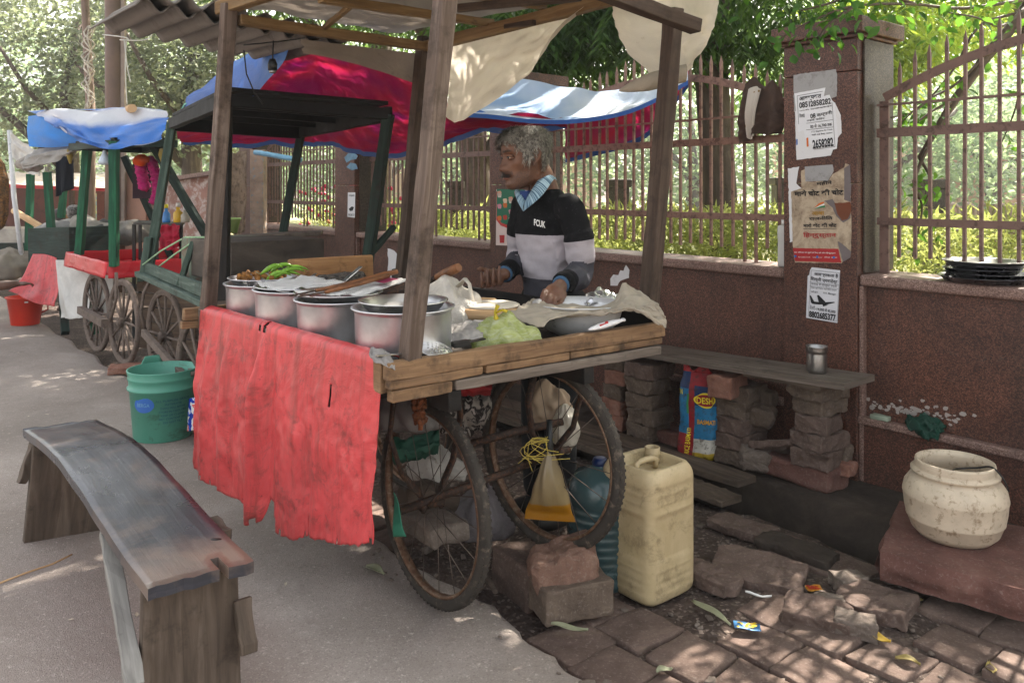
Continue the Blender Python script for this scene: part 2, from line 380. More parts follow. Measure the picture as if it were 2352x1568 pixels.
# woods
WPOST = wood('post_wood', '43362e', '63544a', '83746a', gr=45)
WDARK = wood('dark_post_wood', '32271f', '483a31', '5e4f45', gr=45)
WPLANK = wood('plank_wood', '5c4635', '826549', '9f8161', gr=50, dirtamt=.5)
WGREY = wood('grey_wood', '4d443d', '6d6259', '8a7e73', gr=55, dirtamt=.45)
WRAFT = wood('rafter_wood', '553f2b', '78603f', '967c58', gr=40, dirtamt=.4)
WBENCH = wood('bench_leg_wood', '3d332b', '5a4d42', '74665a', gr=30, dirtamt=.45)
WBRACE = wood('bench_brace_wood', '6a6661', '8c8882', 'a39f98', gr=50, dirtamt=.4)
WDECK = wood('deck_wood', '2c2622', '443c36', '5d534b', gr=40)
WGREEN = wood('green_painted_wood', '2b3a33', '46574e', '6d7a70', dirt='23201c', gr=50, dirtamt=.45)
WGREEND = wood('dark_green_wood', '161f1c', '24332d', '35473f', gr=40)
WGREENB = wood('bright_green_paint', '143c2c', '20563c', '2f7350', dirt='14271e', gr=30, dirtamt=.4)
WBOARD = wood('board_wood', '7c5636', 'a87c53', 'bd9468', dirt='2b1d14', gr=40, dirtamt=.5)
WBLACK = wood('black_wood', '100e0d', '1c1917', '2c2724', gr=35)
WHAND = wood('handle_wood', '5d3821', '8a5a38', 'a0714a', gr=60, rough=.5)
WPOLE = wood('pole_wood', '5f4f46', '7c6a60', '94837a', gr=25, dirtamt=.4)
WTREE = wood('bark', '3d332b', '574a40', '75685b', gr=14, dirtamt=.45)
WPALE = wood('pale_wood', 'a8835c', 'c8a67e', 'dcc4a2', gr=30, dirtamt=.3)
def benchtop():
    m = NT('bench_top', .34, 0, .5); uv = m.co('UV'); g = m.noise(m.co('UV', (3, 60, 1)), 1, 6, .65, .5); ob = m.co('Object')
    c = m.ramp(g, [(.3, '2b2b30'), (.5, '33333a'), (.72, '3e3e45')]); e = m.noise(ob, 2.6, 6, .7, .5)
    c = m.mix(m.ramp(e, [(.5, 0), (.68, .7)]), c, '7d6a5e'); s = m.noise(ob, 22, 6, .75); c = m.mix(m.ramp(s, [(.64, 0), (.74, .6)]), c, '9a8672')
    # paint is worn off at the near end of the seat
    wv = m.sep(uv)[0]; c = m.mix(m.math('MULTIPLY', m.ramp(wv, [(.10, 1.0), (.24, 0)]), m.ramp(e, [(.3, .35), (.6, .95)])), c, '7f6b5e')
    m.col(c); m.rough(e, .2, .42); m.bump(m.math('ADD', g, m.math('MULTIPLY', s, .6)), .3, .003); return m.mat
BTOP = benchtop()
# metals
def metal(name, c, rough, var=.12, dirt=None, dp=.66):
    m = NT(name, rough, .93 if name == 'aluminium' else 1.0); o = m.co('Object'); f = m.noise(o, 7, 5, .65); L = lin(c)
    col = m.ramp(f, [(.3, [x * (1 - var) for x in L[:3]]), (.7, [min(1, x * (1 + var)) for x in L[:3]])])
    if dirt: d = m.noise(o, 16, 7, .75); col = m.mix(m.ramp(d, [(dp, 0), (dp + .1, .8)]), col, dirt)
    m.col(col); m.rough(f, max(.05, rough - .08), rough + .12); m.bump(m.noise(o, 26, 4), .12, .004); MATS[name] = m.mat; return m.mat
ALU = metal('aluminium', 'cdcdd0', .36, .2, '7d7873', .68)
STEEL = metal('steel', 'd6d6d6', .3, .08)
STEELD = metal('dull_steel', '9a9896', .34, .15, '554f4a', .62)
IRON = plain('rusty_iron', '3a2f29', .7, .5, var=.4, scale=30, dirt='6b4a36', dirtpos=.55)
FENCE = plain('fence_paint', '86675b', .62, 0, var=.2, scale=9, dirt='4a332b', dirtpos=.55, bump=.3)
FENCE_SHADED = plain('fence_paint_shaded', '6c534b', .62, 0, var=.2, scale=9, dirt='38261f', dirtpos=.58, bump=.3)  # same railing paint, with the shade of the other bays put into its colour
RUB = plain('tyre_rubber', '38332e', .85, 0, .25, var=.2, scale=14, dirt='6b5f53', dirtpos=.6, bump=.5, bscale=80)
RUBD = plain('dusty_rubber', '574d45', .9, 0, .2, var=.25, scale=14, dirt='84766a', dirtpos=.5, bump=.5, bscale=80)
RIM = plain('rim_metal', '6a4f3d', .5, .6, var=.35, scale=20, dirt='8d7a68', dirtpos=.55)
SPOKE = plain('spoke_metal', '5b5048', .5, .7, var=.3, scale=30)
DUSTW = plain('dusty_wheel', '6d6058', .9, 0, .2, var=.25, scale=12, dirt='40372f', dirtpos=.6, bump=.4)
BLACKM = plain('black_plastic', '141414', .45, 0, var=.2)
# cloths and sheets
def tarp(name, top, under, folds=3.0, dirt='5c5048', amt=.5, trans=.35, rough=.45, edge=None, fade=None):
    m = NT(name, rough, 0, .35); uv = m.co('UV'); geo = m.n('ShaderNodeNewGeometry'); f = m.noise(uv, folds, 6, .65, .6)
    def vary(c):
        if isinstance(c, (tuple, list)): return m.ramp(m.noise(uv, 1.3, 3, .5, .4), [(.36, c[0]), (.52, c[1]), (.66, c[2])])
        L = lin(c); return m.ramp(f, [(.3, [x * .78 for x in L[:3]]), (.7, [min(1, x * 1.15) for x in L[:3]])])
    c = m.mix(geo.outputs['Backfacing'], vary(top), vary(under)) if under else vary(top)
    d = m.noise(uv, 9, 7, .75, .3); c = m.mix(m.ramp(d, [(1 - amt, 0), (1 - amt + .14, .75)]), c, dirt)
    if name == 'blue_tarp': vv = m.math('ADD', m.sep(uv)[1], m.math('MULTIPLY', m.noise(uv, 2.2, 4), .3)); c = m.mix(m.ramp(vv, [(.12, .35), (.2, .85), (.36, .8), (.5, 0)]), c, 'e2e0e0')  # whitish fabric, with the sky's brightness painted into the upper band
    if name == 'red_sheet': st_ = m.noise(m.co('UV', (16, 1.6, 1)), 1, 6, .7, .4); c = m.mix(m.ramp(st_, [(.50, 0), (.66, .7)]), c, '8a3d38'); c = m.mix(m.ramp(m.noise(uv, 40, 6, .8), [(.60, 0), (.67, .75)]), c, '3a2220'); c = m.mix(m.ramp(m.noise(m.co('UV', (5, 2, 1), loc=(4, 2, 0)), 1, 5, .6, 1.2), [(.6, 0), (.75, .35)]), c, 'e08a84')
    m.col(c); m.bump(m.math('ADD', m.noise(uv, folds * 3, 5, .6, .8), m.math('MULTIPLY', m.noise(uv, 300, 1), .05)), .35, .02); m.rough(f, rough - .1, rough + .15)
    if trans: m.translucent(c, trans)
    MATS[name] = m.mat; return m.mat
TRED = tarp('red_sheet', 'd04a4c', 'a83438', 2.2, '5a2f2b', .47, .12, .38)
TREDS = tarp('red_plastic', 'd02f37', 'c82b33', 2, '8c2a2c', .35, .15, .3)
UNDER = ('7a1444', '951b34', '741352'); TBLUEW = tarp('sunlit_tarp', ('9db9e0', 'c5d4ec', 'e2e9f4'), UNDER, 2.5, '8f98ac', .28, .4)  # paler copy of the blue tarp, sunlight put into its colour
TBLUE = tarp('blue_and_red_tarp', ('174c9e', '235eb4', '4f82cc'), UNDER, 2.5, '54506a', .3, .42)
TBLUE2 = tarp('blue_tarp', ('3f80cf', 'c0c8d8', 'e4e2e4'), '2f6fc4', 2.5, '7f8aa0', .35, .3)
TBLUE3 = tarp('bright_blue_tarp', '1c7fd8', '1c7fd8', 2.5, '2a5a96', .35, .35)
TCREAM = tarp('cream_sheet', 'e0d4c4', 'e0d4c4', 2.0, 'a08a70', .40, .5, .7)
TGREY = tarp('grey_sheet', '8d8177', '857a70', 2.0, '564c44', .42, .2, .7)
TWHITE = tarp('white_sheet', 'd8d5d0', 'd0ccc7', 3.0, '8d857c', .34, .25, .6)
CLOTHB = tarp('beige_cloth', 'a59a8a', 'a09585', 6.0, '6e6457', .35, .12, .9)
CLOTHD = tarp('brown_cloth', '4a3a33', '4a3a33', 6.0, '2c211d', .45, .1, .9)
def floral():
    m = NT('floral_cloth', .9, 0, .2); uv = m.co('UV'); d = m.vor(uv, 26, rand=.8); n_ = m.noise(uv, 60, 4)
    c = m.mix(m.ramp(m.math('ADD', d, m.math('MULTIPLY', n_, .35)), [(.36, 1), (.42, 0)]), 'b9b0a6', '7d5f32'); m.col(c); return m.mat
FLORAL = floral()
def printcloth():
    m = NT('printed_cloth', .9, 0, .2); uv = m.co('UV'); n_ = m.noise(uv, 9, 5, .6, 2.0); c = m.ramp(n_, [(.46, '8d857d'), (.5, '2b2523'), (.56, '2b2523'), (.6, '9a918a')]); m.col(c); return m.mat
PRINT = printcloth()
SHAWL = plain('shawl', '6a4a26', .9, var=.7, scale=24, dirt='1f150d', dirtpos=.52)
ROOFC = plain('cement_sheet', '67615c', .85, var=.22, scale=3, dirt='4c443e', dirtpos=.6, bump=.3, bscale=30)
BLACKR = plain('sooty_roof', '0c0b0a', .8, var=.5, scale=8, dirt='2e2118', dirtpos=.64)
# leaves
def leafmat(name, a, b, c, tr=.5, tc=None, rough=.5):
    m = NT(name, rough, 0, .35); o = m.co('Object'); f = m.noise(o, 1.2, 3); g = m.sep(m.vor(o, 9, out='Color'))[0]
    col = m.ramp(m.math('ADD', m.math('MULTIPLY', f, .6), m.math('MULTIPLY', g, .4)), [(.25, a), (.5, b), (.75, c)]); m.col(col)
    tcol = m.mix(.5, col, tc or c); m.translucent(tcol, tr); MATS[name] = m.mat; return m.mat
LNEEM = leafmat('neem_leaf', '1b3420', '2e4d2c', '4d6f3a', .45, '7f9e3c')
LHEDGE = leafmat('hedge_leaf', '5c6e34', '8a9648', 'b4b46c', .5, 'c4c878')
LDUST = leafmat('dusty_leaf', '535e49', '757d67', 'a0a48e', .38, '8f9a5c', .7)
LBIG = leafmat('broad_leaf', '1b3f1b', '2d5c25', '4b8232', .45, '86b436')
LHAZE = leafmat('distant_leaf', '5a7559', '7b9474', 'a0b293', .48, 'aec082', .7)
LDRY = plain('dry_leaf', '8a7a45', .7, var=.4, scale=20)
LGRN = plain('fallen_green_leaf', '86876c', .6, var=.2, scale=20)
def flat(name, c, rough=.5, spec=.4, metal=0.0, var=.1): return plain(name, c, rough, metal, spec, var=var, scale=8, bump=0)
INK = flat('black_ink', '17171b', .7); INKR = flat('red_ink', 'a52a2c', .7); INKO = flat('ochre_ink', 'a37a2c', .7); INKB = flat('blue_ink', '2f5fa8', .7); INKW = flat('white_ink', 'e4e2de', .7); INKG = flat('green_ink', '2d7a4d', .7); INKY = flat('yellow_ink', 'e6cf2e', .6); INKOR = flat('orange_ink', 'cf6a2c', .7); INKBR = flat('brown_ink', '6b3a22', .7)
def paper(name, c, dirt, pos, sc=14):
    m = NT(name, .85, 0, .2); o = m.co('Object'); d = m.noise(o, sc, 7, .75, .4); col = m.mix(m.ramp(d, [(pos - .1, 0), (pos + .12, .85)]), c, dirt); m.col(col); m.bump(m.noise(o, 30, 4), .2, .004); return m.mat
PAPW = paper('white_paper', 'd9d8da', '8f8a86', .7); PAPG = paper('grey_paper', '9d9b9b', '6e6866', .6); PAPT = paper('stained_paper', 'b9a790', '6d5746', .54, 9)
NEWS = paper('newsprint', 'cfcdc9', '6d6a68', .66, 60)
# ---------------------------------------------------------------- ground, road, drain
def nz(p, f=1.0, s=0.0): return noise.noise(Vector(p) * f + Vector((s, s * 1.7, s * .6)))
def st(o): o['kind'] = 'structure'; return o
def gfn(m): m.grid(lambda u, v: V(-140 + 300 * u, -30 + 300 * v, -.36), 12, 12, 300, 300)
st(part1('ground', SOIL, None, gfn))
def road_edge(t): return 2.06 + .05 * nz((t * 2.2, 0, 0)) + .03 * nz((t * 9, 1, 0)) + .016 * nz((t * 31, 2, 0))
def roadf(m):
    nt = 340
    def fn(u, v):
        t = 6 - 12 * u if u < .75 else -3 - 75 * ((u - .75) / .25) ** 1.5
        e = road_edge(t)
        n_ = [e + .005, e + .022, e + .06, e + .3, e + .9, 6, 14, 45][min(7, int(v * 7 + .01))]
        z = [-.12, -.03, -.008, 0, 0, 0, 0, 0][min(7, int(v * 7 + .01))]
        if n_ < 5: z += .006 * nz((t * 2, n_ * 2, 0)) * (n_ - e > .03)
        return Wp(t, n_, z)
    m.grid(fn, nt, 7)
st(part1('road', ASPH, None, roadf))
def pavf(m):
    def fn(u, v):
        t = 4.2 - 9.5 * u; k = v * 34
        n_ = .645 + 1.55 * max(0, k - 2) / 32 + .03 * nz((t * 4, 3, 0)) * (k < 6)
        z = -.07 + .022 * nz((t * 2.3, n_ * 2.3, 0)) + .014 * nz((t * 8, n_ * 8, 1)) + .006 * nz((t * 25, n_ * 25, 2))
        if k < 2: z = -.36 + (.2 if k > .9 else 0); n_ -= .02
        return Wp(t, n_, z)
    m.grid(fn, 210, 34)
st(part1('pavement', SOIL, None, pavf))
def curbf(m):
    m.grid(lambda u, v: Wp(4.2 - 14 * u, [.0, .12, .25, .34, .362, .372, .38][min(6, int(v * 6 + .01))] + .012 * nz((u * 90, v * 3, 0)), [0, -.002, 0, -.006, -.02, -.2, -.37][min(6, int(v * 6 + .01))] + .008 * nz((u * 70, v * 4, 4))), 160, 6)
st(part1('kerb', CONC, None, curbf))
# worn paving blocks set in the soil between drain and road
def blocks(m):
    r2 = random.Random(3)
    for i in range(-14, 22):
        for j in range(6):
            t = i * .205 + (j % 2) * .1 + r2.uniform(-.012, .012); n_ = .80 + j * .232 + r2.uniform(-.012, .012)
            q = Wp(t, n_, 0)
            bare = (nz((t * 1.1, n_ * 1.6, 7)) > (.30 if t > .3 else -.05)) or (t < .75 and n_ < 1.25 and r2.random() < .75)
            if n_ > 1.98 or (bare and r2.random() < .8): continue
            m.rbox(Wp(t, n_, -.089 + r2.uniform(-.008, .006)), (.197 + r2.uniform(-.015, .006), .222 + r2.uniform(-.015, .006), .075), frame_from(WU) @ rotm(r2.uniform(-3, 3), r2.uniform(-3, 3), r2.uniform(-3, 3)), .16, 6, .006, 12, r2.uniform(0, 50), True, .10)
o = part1('paving_block_path', PAVE, None, blocks); st(o)
st(part1('park_ground', plain('park_earth', '9a8f6a', .95, var=.3, scale=.6, dirt='6f7a3c', dirtpos=.5), None, lambda m: m.hexa([Wp(12, -.36, -.3), Wp(12, -.36, -.02), Wp(12, -90, -.02), Wp(12, -90, -.3), Wp(-70, -.36, -.3), Wp(-70, -.36, -.02), Wp(-70, -90, -.02), Wp(-70, -90, -.3)])))

# ---------------------------------------------------------------- boundary wall, pillars, fence
PIL = [(-.335, .06), (-2.777, -2.385), (-5.22, -4.83), (-7.65, -7.26)]
BAY = [(.06, 2.14), (-2.385, -.335), (-4.83, -2.777), (-7.26, -5.22)]
wall = thing('boundary_wall', 'long low brown granite boundary wall with a pale coping along the pavement', 'wall', Wp(-3, 0, 0))
def lowf(m):
    for (a, b) in BAY:
        m.wbox(a, b, -.30, 0.0, -.02, .275)
        m.wbox(a, b, -.30, -.03, .275, .93)
def ledf(m):
    for (a, b) in BAY: m.wbox(a, b, -.026, .022, .2755, .312)
def cope(m):
    for (a, b) in BAY: m.wbox(a + .003, b - .003, -.30, .012, .931, .985)
def stain(m):
    r2 = random.Random(8)
    for i in range(70):
        t, z = r2.gauss(.30, .12), .34 + abs(r2.gauss(0, .035)) + r2.random() * .03; k = r2.uniform(.003, .012); q = [m.vert(Wp(t + k * 1.6 * math.cos(a) * r2.uniform(.5, 1.2), -.0285, z + k * math.sin(a) * r2.uniform(.5, 1.2))) for a in (0, 1, 2, 3, 4, 5)]; m.face(q)
part1('paint_stain', flat('whitewash', 'a59c96', .9), wall, stain)['kind'] = 'stuff'
part1('granite_face', GR, wall, lowf); part1('ledge', COPE, wall, ledf, bevel=.008); part1('coping', COPE, wall, cope, bevel=.014)
PLAB = ['brown granite gate pillar nearest the camera, covered with paper notices', 'brown granite pillar behind the standing vendor', 'dark granite pillar with blue paper scraps beyond the green cart', 'farthest granite pillar beside the hanging sackcloth']
for k, (a, b) in enumerate(PIL):
    p = thing('stone_pillar', PLAB[k], 'pillar', Wp((a + b) / 2, -.15, 0), 'granite pillars of the boundary wall')
    def shaft(m, a=a, b=b):
        m.wbox(a + .001, b - .001, -.329, .018, -.02, 1.42); m.wbox(a + .001, b - .001, -.329, .018, 1.423, 1.96); m.wbox(a + .001, b - .001, -.329, .018, 1.963, 2.118)
    part1('shaft', [GR], p, shaft, bevel=.004)
    part1('side_facing', GRL, p, lambda m, b=b: m.wbox(b + .0012, b + .012, -.325, -.031, .99, 2.116), bevel=.003)
    def cap(m, a=a, b=b):
        m.wbox(a - .022, b + .022, -.352, .04, 2.119, 2.136); m.wbox(a - .045, b + .045, -.375, .063, 2.1365, 2.214)
    part1('cap', GR, p, cap, bevel=.006)
    part1('corner_strip', COPE, p, lambda m, b=b: m.wbox(b + .001, b + .022, -.03, .006, 0, .93), bevel=.004)
FL = ['pink painted iron railing panel in the foreground beside the notice pillar', 'pink painted iron railing panel behind the vendor, with a cloth hung on it', 'iron railing panel in shade behind the front cart', 'iron railing panel seen beneath the red tarp edge, backed by red flowers']
def fence(k, a, b):
    mid = (a + b) / 2; hw = (b - a) / 2; nn = -.15
    f = thing('iron_railing', FL[k], 'railing', Wp(mid, nn, .985), 'iron railing panels on the boundary wall')
    mt = FENCE if k == 1 else FENCE_SHADED
    def zt(t): return 1.806 + .27 * (1 - min(1, abs(t - mid) / (hw + .01)) ** 2.0)
    A, B = a + .05, b - .05
    def top(m):
        N = 16
        for i in range(N): t0, t1 = lerp(A, B, i / N), lerp(A, B, (i + 1) / N); m.beam(Wp(t0, nn, zt(t0)), Wp(t1, nn, zt(t1)), .012, .042)
    part1('top_rail', mt, f, top)
    for z, h, w_ in ((1.665, .042, .014), (1.237, .036, .014), (1.80, .012, .012)): part1('cross_rail', mt, f, lambda m: m.beam(Wp(A - .03, nn + .012, z), Wp(B + .03, nn + .012, z), w_, h, n=6, jit=.0012))
    for t in (A, B): part1('upright', mt, f, lambda m: m.beam(Wp(t, nn, .985), Wp(t, nn, 1.82), .045, .012, WN))
    N = int((B - A) / .073); r2 = random.Random(k + 1)
    for i in range(1, N):
        t = lerp(A, B, i / N) + r2.uniform(-.004, .004); lean = r2.uniform(-.006, .006); zb = 1.06 + r2.uniform(-.012, .012)
        if i % 9 in (4, 5): zb = .98
        def bar(m):
            z1 = zt(t) + .10 + r2.uniform(-.012, .012); s_ = .0072
            r0, r1 = Wp(t, nn, zb), Wp(t + lean, nn, z1)
            m.beam(r0, r1, s_ * 2, s_ * 2, WU); c = len(m.v); tip = m.vert(r1 + V(0, 0, .045))
            for q in range(4): m.face((c - 4 + q, c - 4 + (q + 1) % 4, tip))
        part1('bar', mt, f, bar)
    return f
for k, (a, b) in enumerate(BAY): fence(k, a, b)

# ---------------------------------------------------------------- plants of the park
def hedge(name, label, t0, t1, n0, n1, z0, z1, cnt, mat, group=None, L=.12, cat='hedge', core='6f7a34'):
    m = MB(); r2 = random.Random(int(abs(t0 * 77 + cnt)))
    for i in range(cnt):
        t = r2.uniform(t0, t1); n_ = r2.uniform(n0, n1); top = z1 + .10 * nz((t * 2.2, n_ * 2, 0)) + .05 * nz((t * 7, n_ * 7, 3))
        u = r2.random() ** .55; z = lerp(z0, top, u)
        d = Vector((r2.gauss(0, 1), r2.gauss(0, 1), r2.gauss(.45, .8))); q = Vector((r2.gauss(0, 1), r2.gauss(0, 1), 1.2))
        m.leaf(Wp(t, n_, z), d, q, L * r2.uniform(.6, 1.4), L * .22)
    o = m.build(name, mat); return tag(o, label, cat, group)
hedge('hedge', 'sunlit yellow green hedge behind the railing with the hung cloth', -2.9, .2, -2.1, -.9, 0, 1.22, 15000, LHEDGE, L=.085)
hedge('hedge', 'low yellow green hedge farther into the park behind the right railing', -.9, 2.6, -4.6, -3.7, 0, 1.2, 9000, LHEDGE, L=.10)
hedge('hedge', 'mixed green hedge behind the shaded railing left of the vendor', -5.4, -3.0, -2.2, -1.0, 0, 1.12, 11000, LHEDGE, L=.09)
hedge('flower_bed', 'leafy bed behind the railing under the red tarp edge', -8, -5.5, -2.2, -.9, 0, 1.15, 4500, LHEDGE)
m = MB()
for i in range(90):
    p = Wp(rnd.uniform(-8, -5.4), rnd.uniform(-1.3, -.75), rnd.uniform(.9, 1.45)); m.blob(p, (.03, .03, .025), None, 7, 5, .008, 40)
tag(m.build('red_flowers', flat('red_flower', 'd0305a')), 'scattered red flowers in the bed behind the far railing', 'flowers', kind='stuff')

def tree(name, label, base, trunk_pts, radii, limbs, clumps, leafmat, cnt, L, W, group=None, droop=.3, spray=0, seed=1, keep=None):
    """trunk and limbs are tubes; the crown is leaves scattered in clumps (centre, radius, share)"""
    r2 = random.Random(seed); t = thing(name, label, 'tree', base, group)
    m = MB(); m.tube(trunk_pts, radii, 12); part = m.build('trunk', WTREE, t)
    for lp, lr in limbs:
        m = MB(); m.tube(lp, lr, 8); m.build('branch', WTREE, t)
    m = MB(); tot = sum(c[2] for c in clumps)
    for (c, rr, sh) in clumps:
        c = Vector(c); rv = Vector(rr) if hasattr(rr, '__len__') else Vector((rr, rr, rr * .8)); n_ = int(cnt * sh / tot)
        for i in range(n_):
            q = Vector((r2.gauss(0, 1), r2.gauss(0, 1), r2.gauss(0, 1))).normalized() * (r2.random() ** .45); p = c + Vector((q.x * rv.x, q.y * rv.y, q.z * rv.z))
            if nz(p, 1.0 / max(.35, rv.x * .45), seed) < -.22: continue
            if keep and not keep(p): continue
            if spray:
                ax = Vector((r2.gauss(0, 1), r2.gauss(0, 1), r2.gauss(-.3, .4))).normalized(); Ls = L * 2.6 * r2.uniform(.7, 1.2)
                for s_ in range(spray):
                    u = s_ / spray; pp = p + ax * (Ls * u) + V(0, 0, -droop * Ls * u * u)
                    sd_ = ax.cross(V(0, 0, 1)); sd_ = sd_.normalized() if sd_.length > .01 else V(1, 0, 0)
                    d = (sd_ * (1 if s_ % 2 else -1) + ax * .5 + V(0, 0, -droop * 1.6)).normalized()
                    m.leaf(pp, d, V(r2.gauss(0, .3), r2.gauss(0, .3), 1), L * r2.uniform(.8, 1.2), W * r2.uniform(.8, 1.2))
            else:
                d = Vector((r2.gauss(0, 1), r2.gauss(0, 1), r2.gauss(-droop, .6))); m.leaf(p, d, Vector((r2.gauss(0, .6), r2.gauss(0, .6), 1)), L * r2.uniform(.7, 1.3), W * r2.uniform(.7, 1.3), .15)
    m.build('crown', leafmat, t); return t
def tp(*a): return [Vector(q) for q in a]
# neem tree whose drooping crown hangs above the railing and shades the carts
b0 = P(1650, 470, 7.0); b0.z = 0
def shade_keep(p):                                   # gaps in the crown that let sun flecks through to the pavement
    for (x, y, rx, ry, z_) in FLECKS:
        s_ = p - SUN * ((p.z - z_) / SUN.z)
        dx, dy = (s_.x - x) / rx, (s_.y - y) / ry
        if dx * dx + dy * dy < 1: return False
    return True
FLECKS = []
def fleck(x, y, rx, ry): g = G(x, y); FLECKS.append((g.x, g.y, rx, ry, 0))
fleck(1890, 1440, .22, .11); fleck(2000, 1505, .2, .10); fleck(1640, 1505, .2, .09); fleck(2090, 1535, .22, .1); fleck(420, 1052, .34, .14); fleck(1830, 1548, .2, .09); fleck(1720, 1390, .12, .07)
for k in range(9): q = Wp(-2.9 + k * .36, -1.3, 0); FLECKS.append((q.x, q.y, .34, .34, 1.1))
for k in range(8): q = Wp(-2.1 + k * .22, -.1, 0); FLECKS.append((q.x, q.y, .12, .10, .98))
for q in (P(1200, 230, 5.1), P(1300, 240, 4.95), P(1400, 235, 4.8), P(1150, 240, 5.1)): FLECKS.append((q.x, q.y, .3, .3, q.z))
neem = tree('neem_tree', 'tall neem tree inside the park with drooping foliage hanging above the railing', b0,
     tp(b0 + V(0, 0, -.1), b0 + V(.02, 0, 1.2), b0 + V(-.05, .1, 2.6), b0 + V(.1, .2, 4.2), b0 + V(0, .1, 6)), [.17, .15, .145, .13, .08],
     [(tp(b0 + V(0, .1, 3), b0 + V(-1.2, -.3, 4), b0 + V(-2.2, -.8, 4.4)), [.09, .06, .03]), (tp(b0 + V(.05, .2, 4), b0 + V(1.2, -.6, 5), b0 + V(2.4, -1.2, 5.4)), [.09, .06, .03]), (tp(b0 + V(0, .1, 3.6), b0 + V(-.2, -1.4, 4.5), b0 + V(-.4, -3.2, 4.7), b0 + V(.8, -4.6, 4.6)), [.1, .08, .06, .03])],
     [(b0 + V(-.3, .0, 2.95), (1.15, .9, .5), 3.4), (b0 + V(-1.5, .4, 2.75), (.9, .9, .5), 2.0), (b0 + V(.75, .2, 2.6), (.65, .7, .6), 1.6), (b0 + V(-.1, .4, 4.4), (2.4, 2.0, 1.1), 3.0), (b0 + V(.9, -.2, 6.2), (2.8, 2.6, 1.3), 3.0), (b0 + V(-1.4, .8, 6.2), (2.4, 2.2, 1.3), 2.0), (b0 + V(-.6, -3.0, 4.4), (2.2, 1.7, .7), 3.2), (b0 + V(.9, -4.4, 4.3), (2.0, 1.6, .7), 2.6)],
     LNEEM, 5600, .13, .038, droop=.55, spray=11, seed=5, keep=shade_keep)
# ---------------------------------------------------------------- carts
def pathn(*pts): return [Vector(q) for q in pts]
def ctrl(pts, u):                                   # piecewise linear with smoothing (Catmull-Rom)
    n = len(pts) - 1; k = min(n - 1, int(u * n)); f = u * n - k
    p0, p1, p2, p3 = pts[max(0, k - 1)], pts[k], pts[k + 1], pts[min(n, k + 2)]
    return 0.5 * ((2 * p1) + (p2 - p0) * f + (2 * p0 - 5 * p1 + 4 * p2 - p3) * f * f + (3 * p1 - p0 - 3 * p2 + p3) * f ** 3)
def patch(rows, u, v):                              # rows of control points
    return ctrl([ctrl(r_, u) for r_ in rows], v)
def wheel(parent, c, roll, r=.34, tw=.02, mt=None, rimm=None, spk=None, n=18, fat=1.0, wooden=False, tread=True, camber=0.0):
    c = Vector(c); roll = Vector(roll).normalized(); ax = roll.cross(V(0, 0, 1)).normalized(); up = (V(0, 0, 1) + ax * camber).normalized(); ax = roll.cross(up).normalized()
    mt = mt or RUB; rimm = rimm or RIM; spk = spk or SPOKE
    m = MB(); m.ring(lambda a: (c + (roll * math.cos(a) + up * math.sin(a)) * (r - tw), roll * math.cos(a) + up * math.sin(a), ax), tw, 60, 10, .95 * fat)
    if tread:
        for k in range(92):
            a = 2 * math.pi * (k + .1) / 92; d = roll * math.cos(a) + up * math.sin(a); tg = -roll * math.sin(a) + up * math.cos(a)
            for s_ in (-1, 1):
                q = c + d * (r - tw + tw * .86) + ax * (s_ * tw * .48); e = Matrix((tg, ax, d)).transposed()
                m.box(q, (.009, tw * .36, .002), e=e)
    wl = m.build('wheel', mt, parent)
    m = MB(); rr = r - tw * 2.0
    m.ring(lambda a: (c + (roll * math.cos(a) + up * math.sin(a)) * rr, roll * math.cos(a) + up * math.sin(a), ax), .008, 60, 6, 2.0 * fat); m.build('rim', rimm, wl)
    m = MB(); m.tube([c - ax * .05, c - ax * .035, c - ax * .03, c + ax * .03, c + ax * .035, c + ax * .05], [.014, .03, .02, .02, .03, .014] if not wooden else [.02, .04, .035, .035, .04, .02], 12); m.build('hub', IRON if not wooden else DUSTW, wl)
    m = MB()
    for k in range(n):
        a = 2 * math.pi * k / n
        d = roll * math.cos(a) + up * math.sin(a); a2 = a + (.5 if k % 2 else -.5) * (0 if wooden else 1); d2 = roll * math.cos(a2) + up * math.sin(a2)
        if wooden: m.tube([c + d * .03, c + d * rr], [.011, .009], 6)
        else: m.tube([c + d2 * .028 + ax * (.03 if k % 4 < 2 else -.03), c + d * rr], .0016, 5)
    m.build('spoke_set', spk, wl); return wl

# ---- the front cart
CA, CB, C2 = V(-.667, .745, 0), V(.782, .623, 0), V(-.324, 2.31, 0); LA, LB = 1.43, 1.124
def cp(a, b, z=0.0): return C2 + CA * a + CB * b + V(0, 0, z)
cart = thing('food_cart', 'wooden food cart in the foreground, loaded with aluminium pots and roofed with sheets', 'cart', cp(LA / 2, LB / 2, 0), 'vending carts in a row along the wall')
DZ = .862
def deckf(m):
    n = 8
    for k in range(n): b0_, b1_ = LB * k / n + .002, LB * (k + 1) / n - .002; m.beam(cp(.03, (b0_ + b1_) / 2, DZ - .012), cp(LA - .03, (b0_ + b1_) / 2, DZ - .012), b1_ - b0_, .022, n=4, jit=.001)
part1('deck', WDECK, cart, deckf)
def plank(name, mat, p0, p1, w, h, n=8, jit=.0018, bevel=.004, par=None, **k): return part1(name, mat, par or cart, lambda m: m.beam(p0, p1, w, h, n=n, jit=jit, **k), bevel=bevel)
plank('end_plank', WPLANK, cp(.012, -.03, .884), cp(.012, LB + .01, .879), .032, .052, 14)
plank('end_plank', WPLANK, cp(.014, -.022, .8435), cp(.014, .30, .8435), .034, .026, 5); plank('end_plank', WPLANK, cp(.012, .315, .8435), cp(.012, .66, .841), .03, .025, 5); plank('end_plank', WPLANK, cp(.016, .665, .8415), cp(.016, LB, .839), .032, .024, 5)
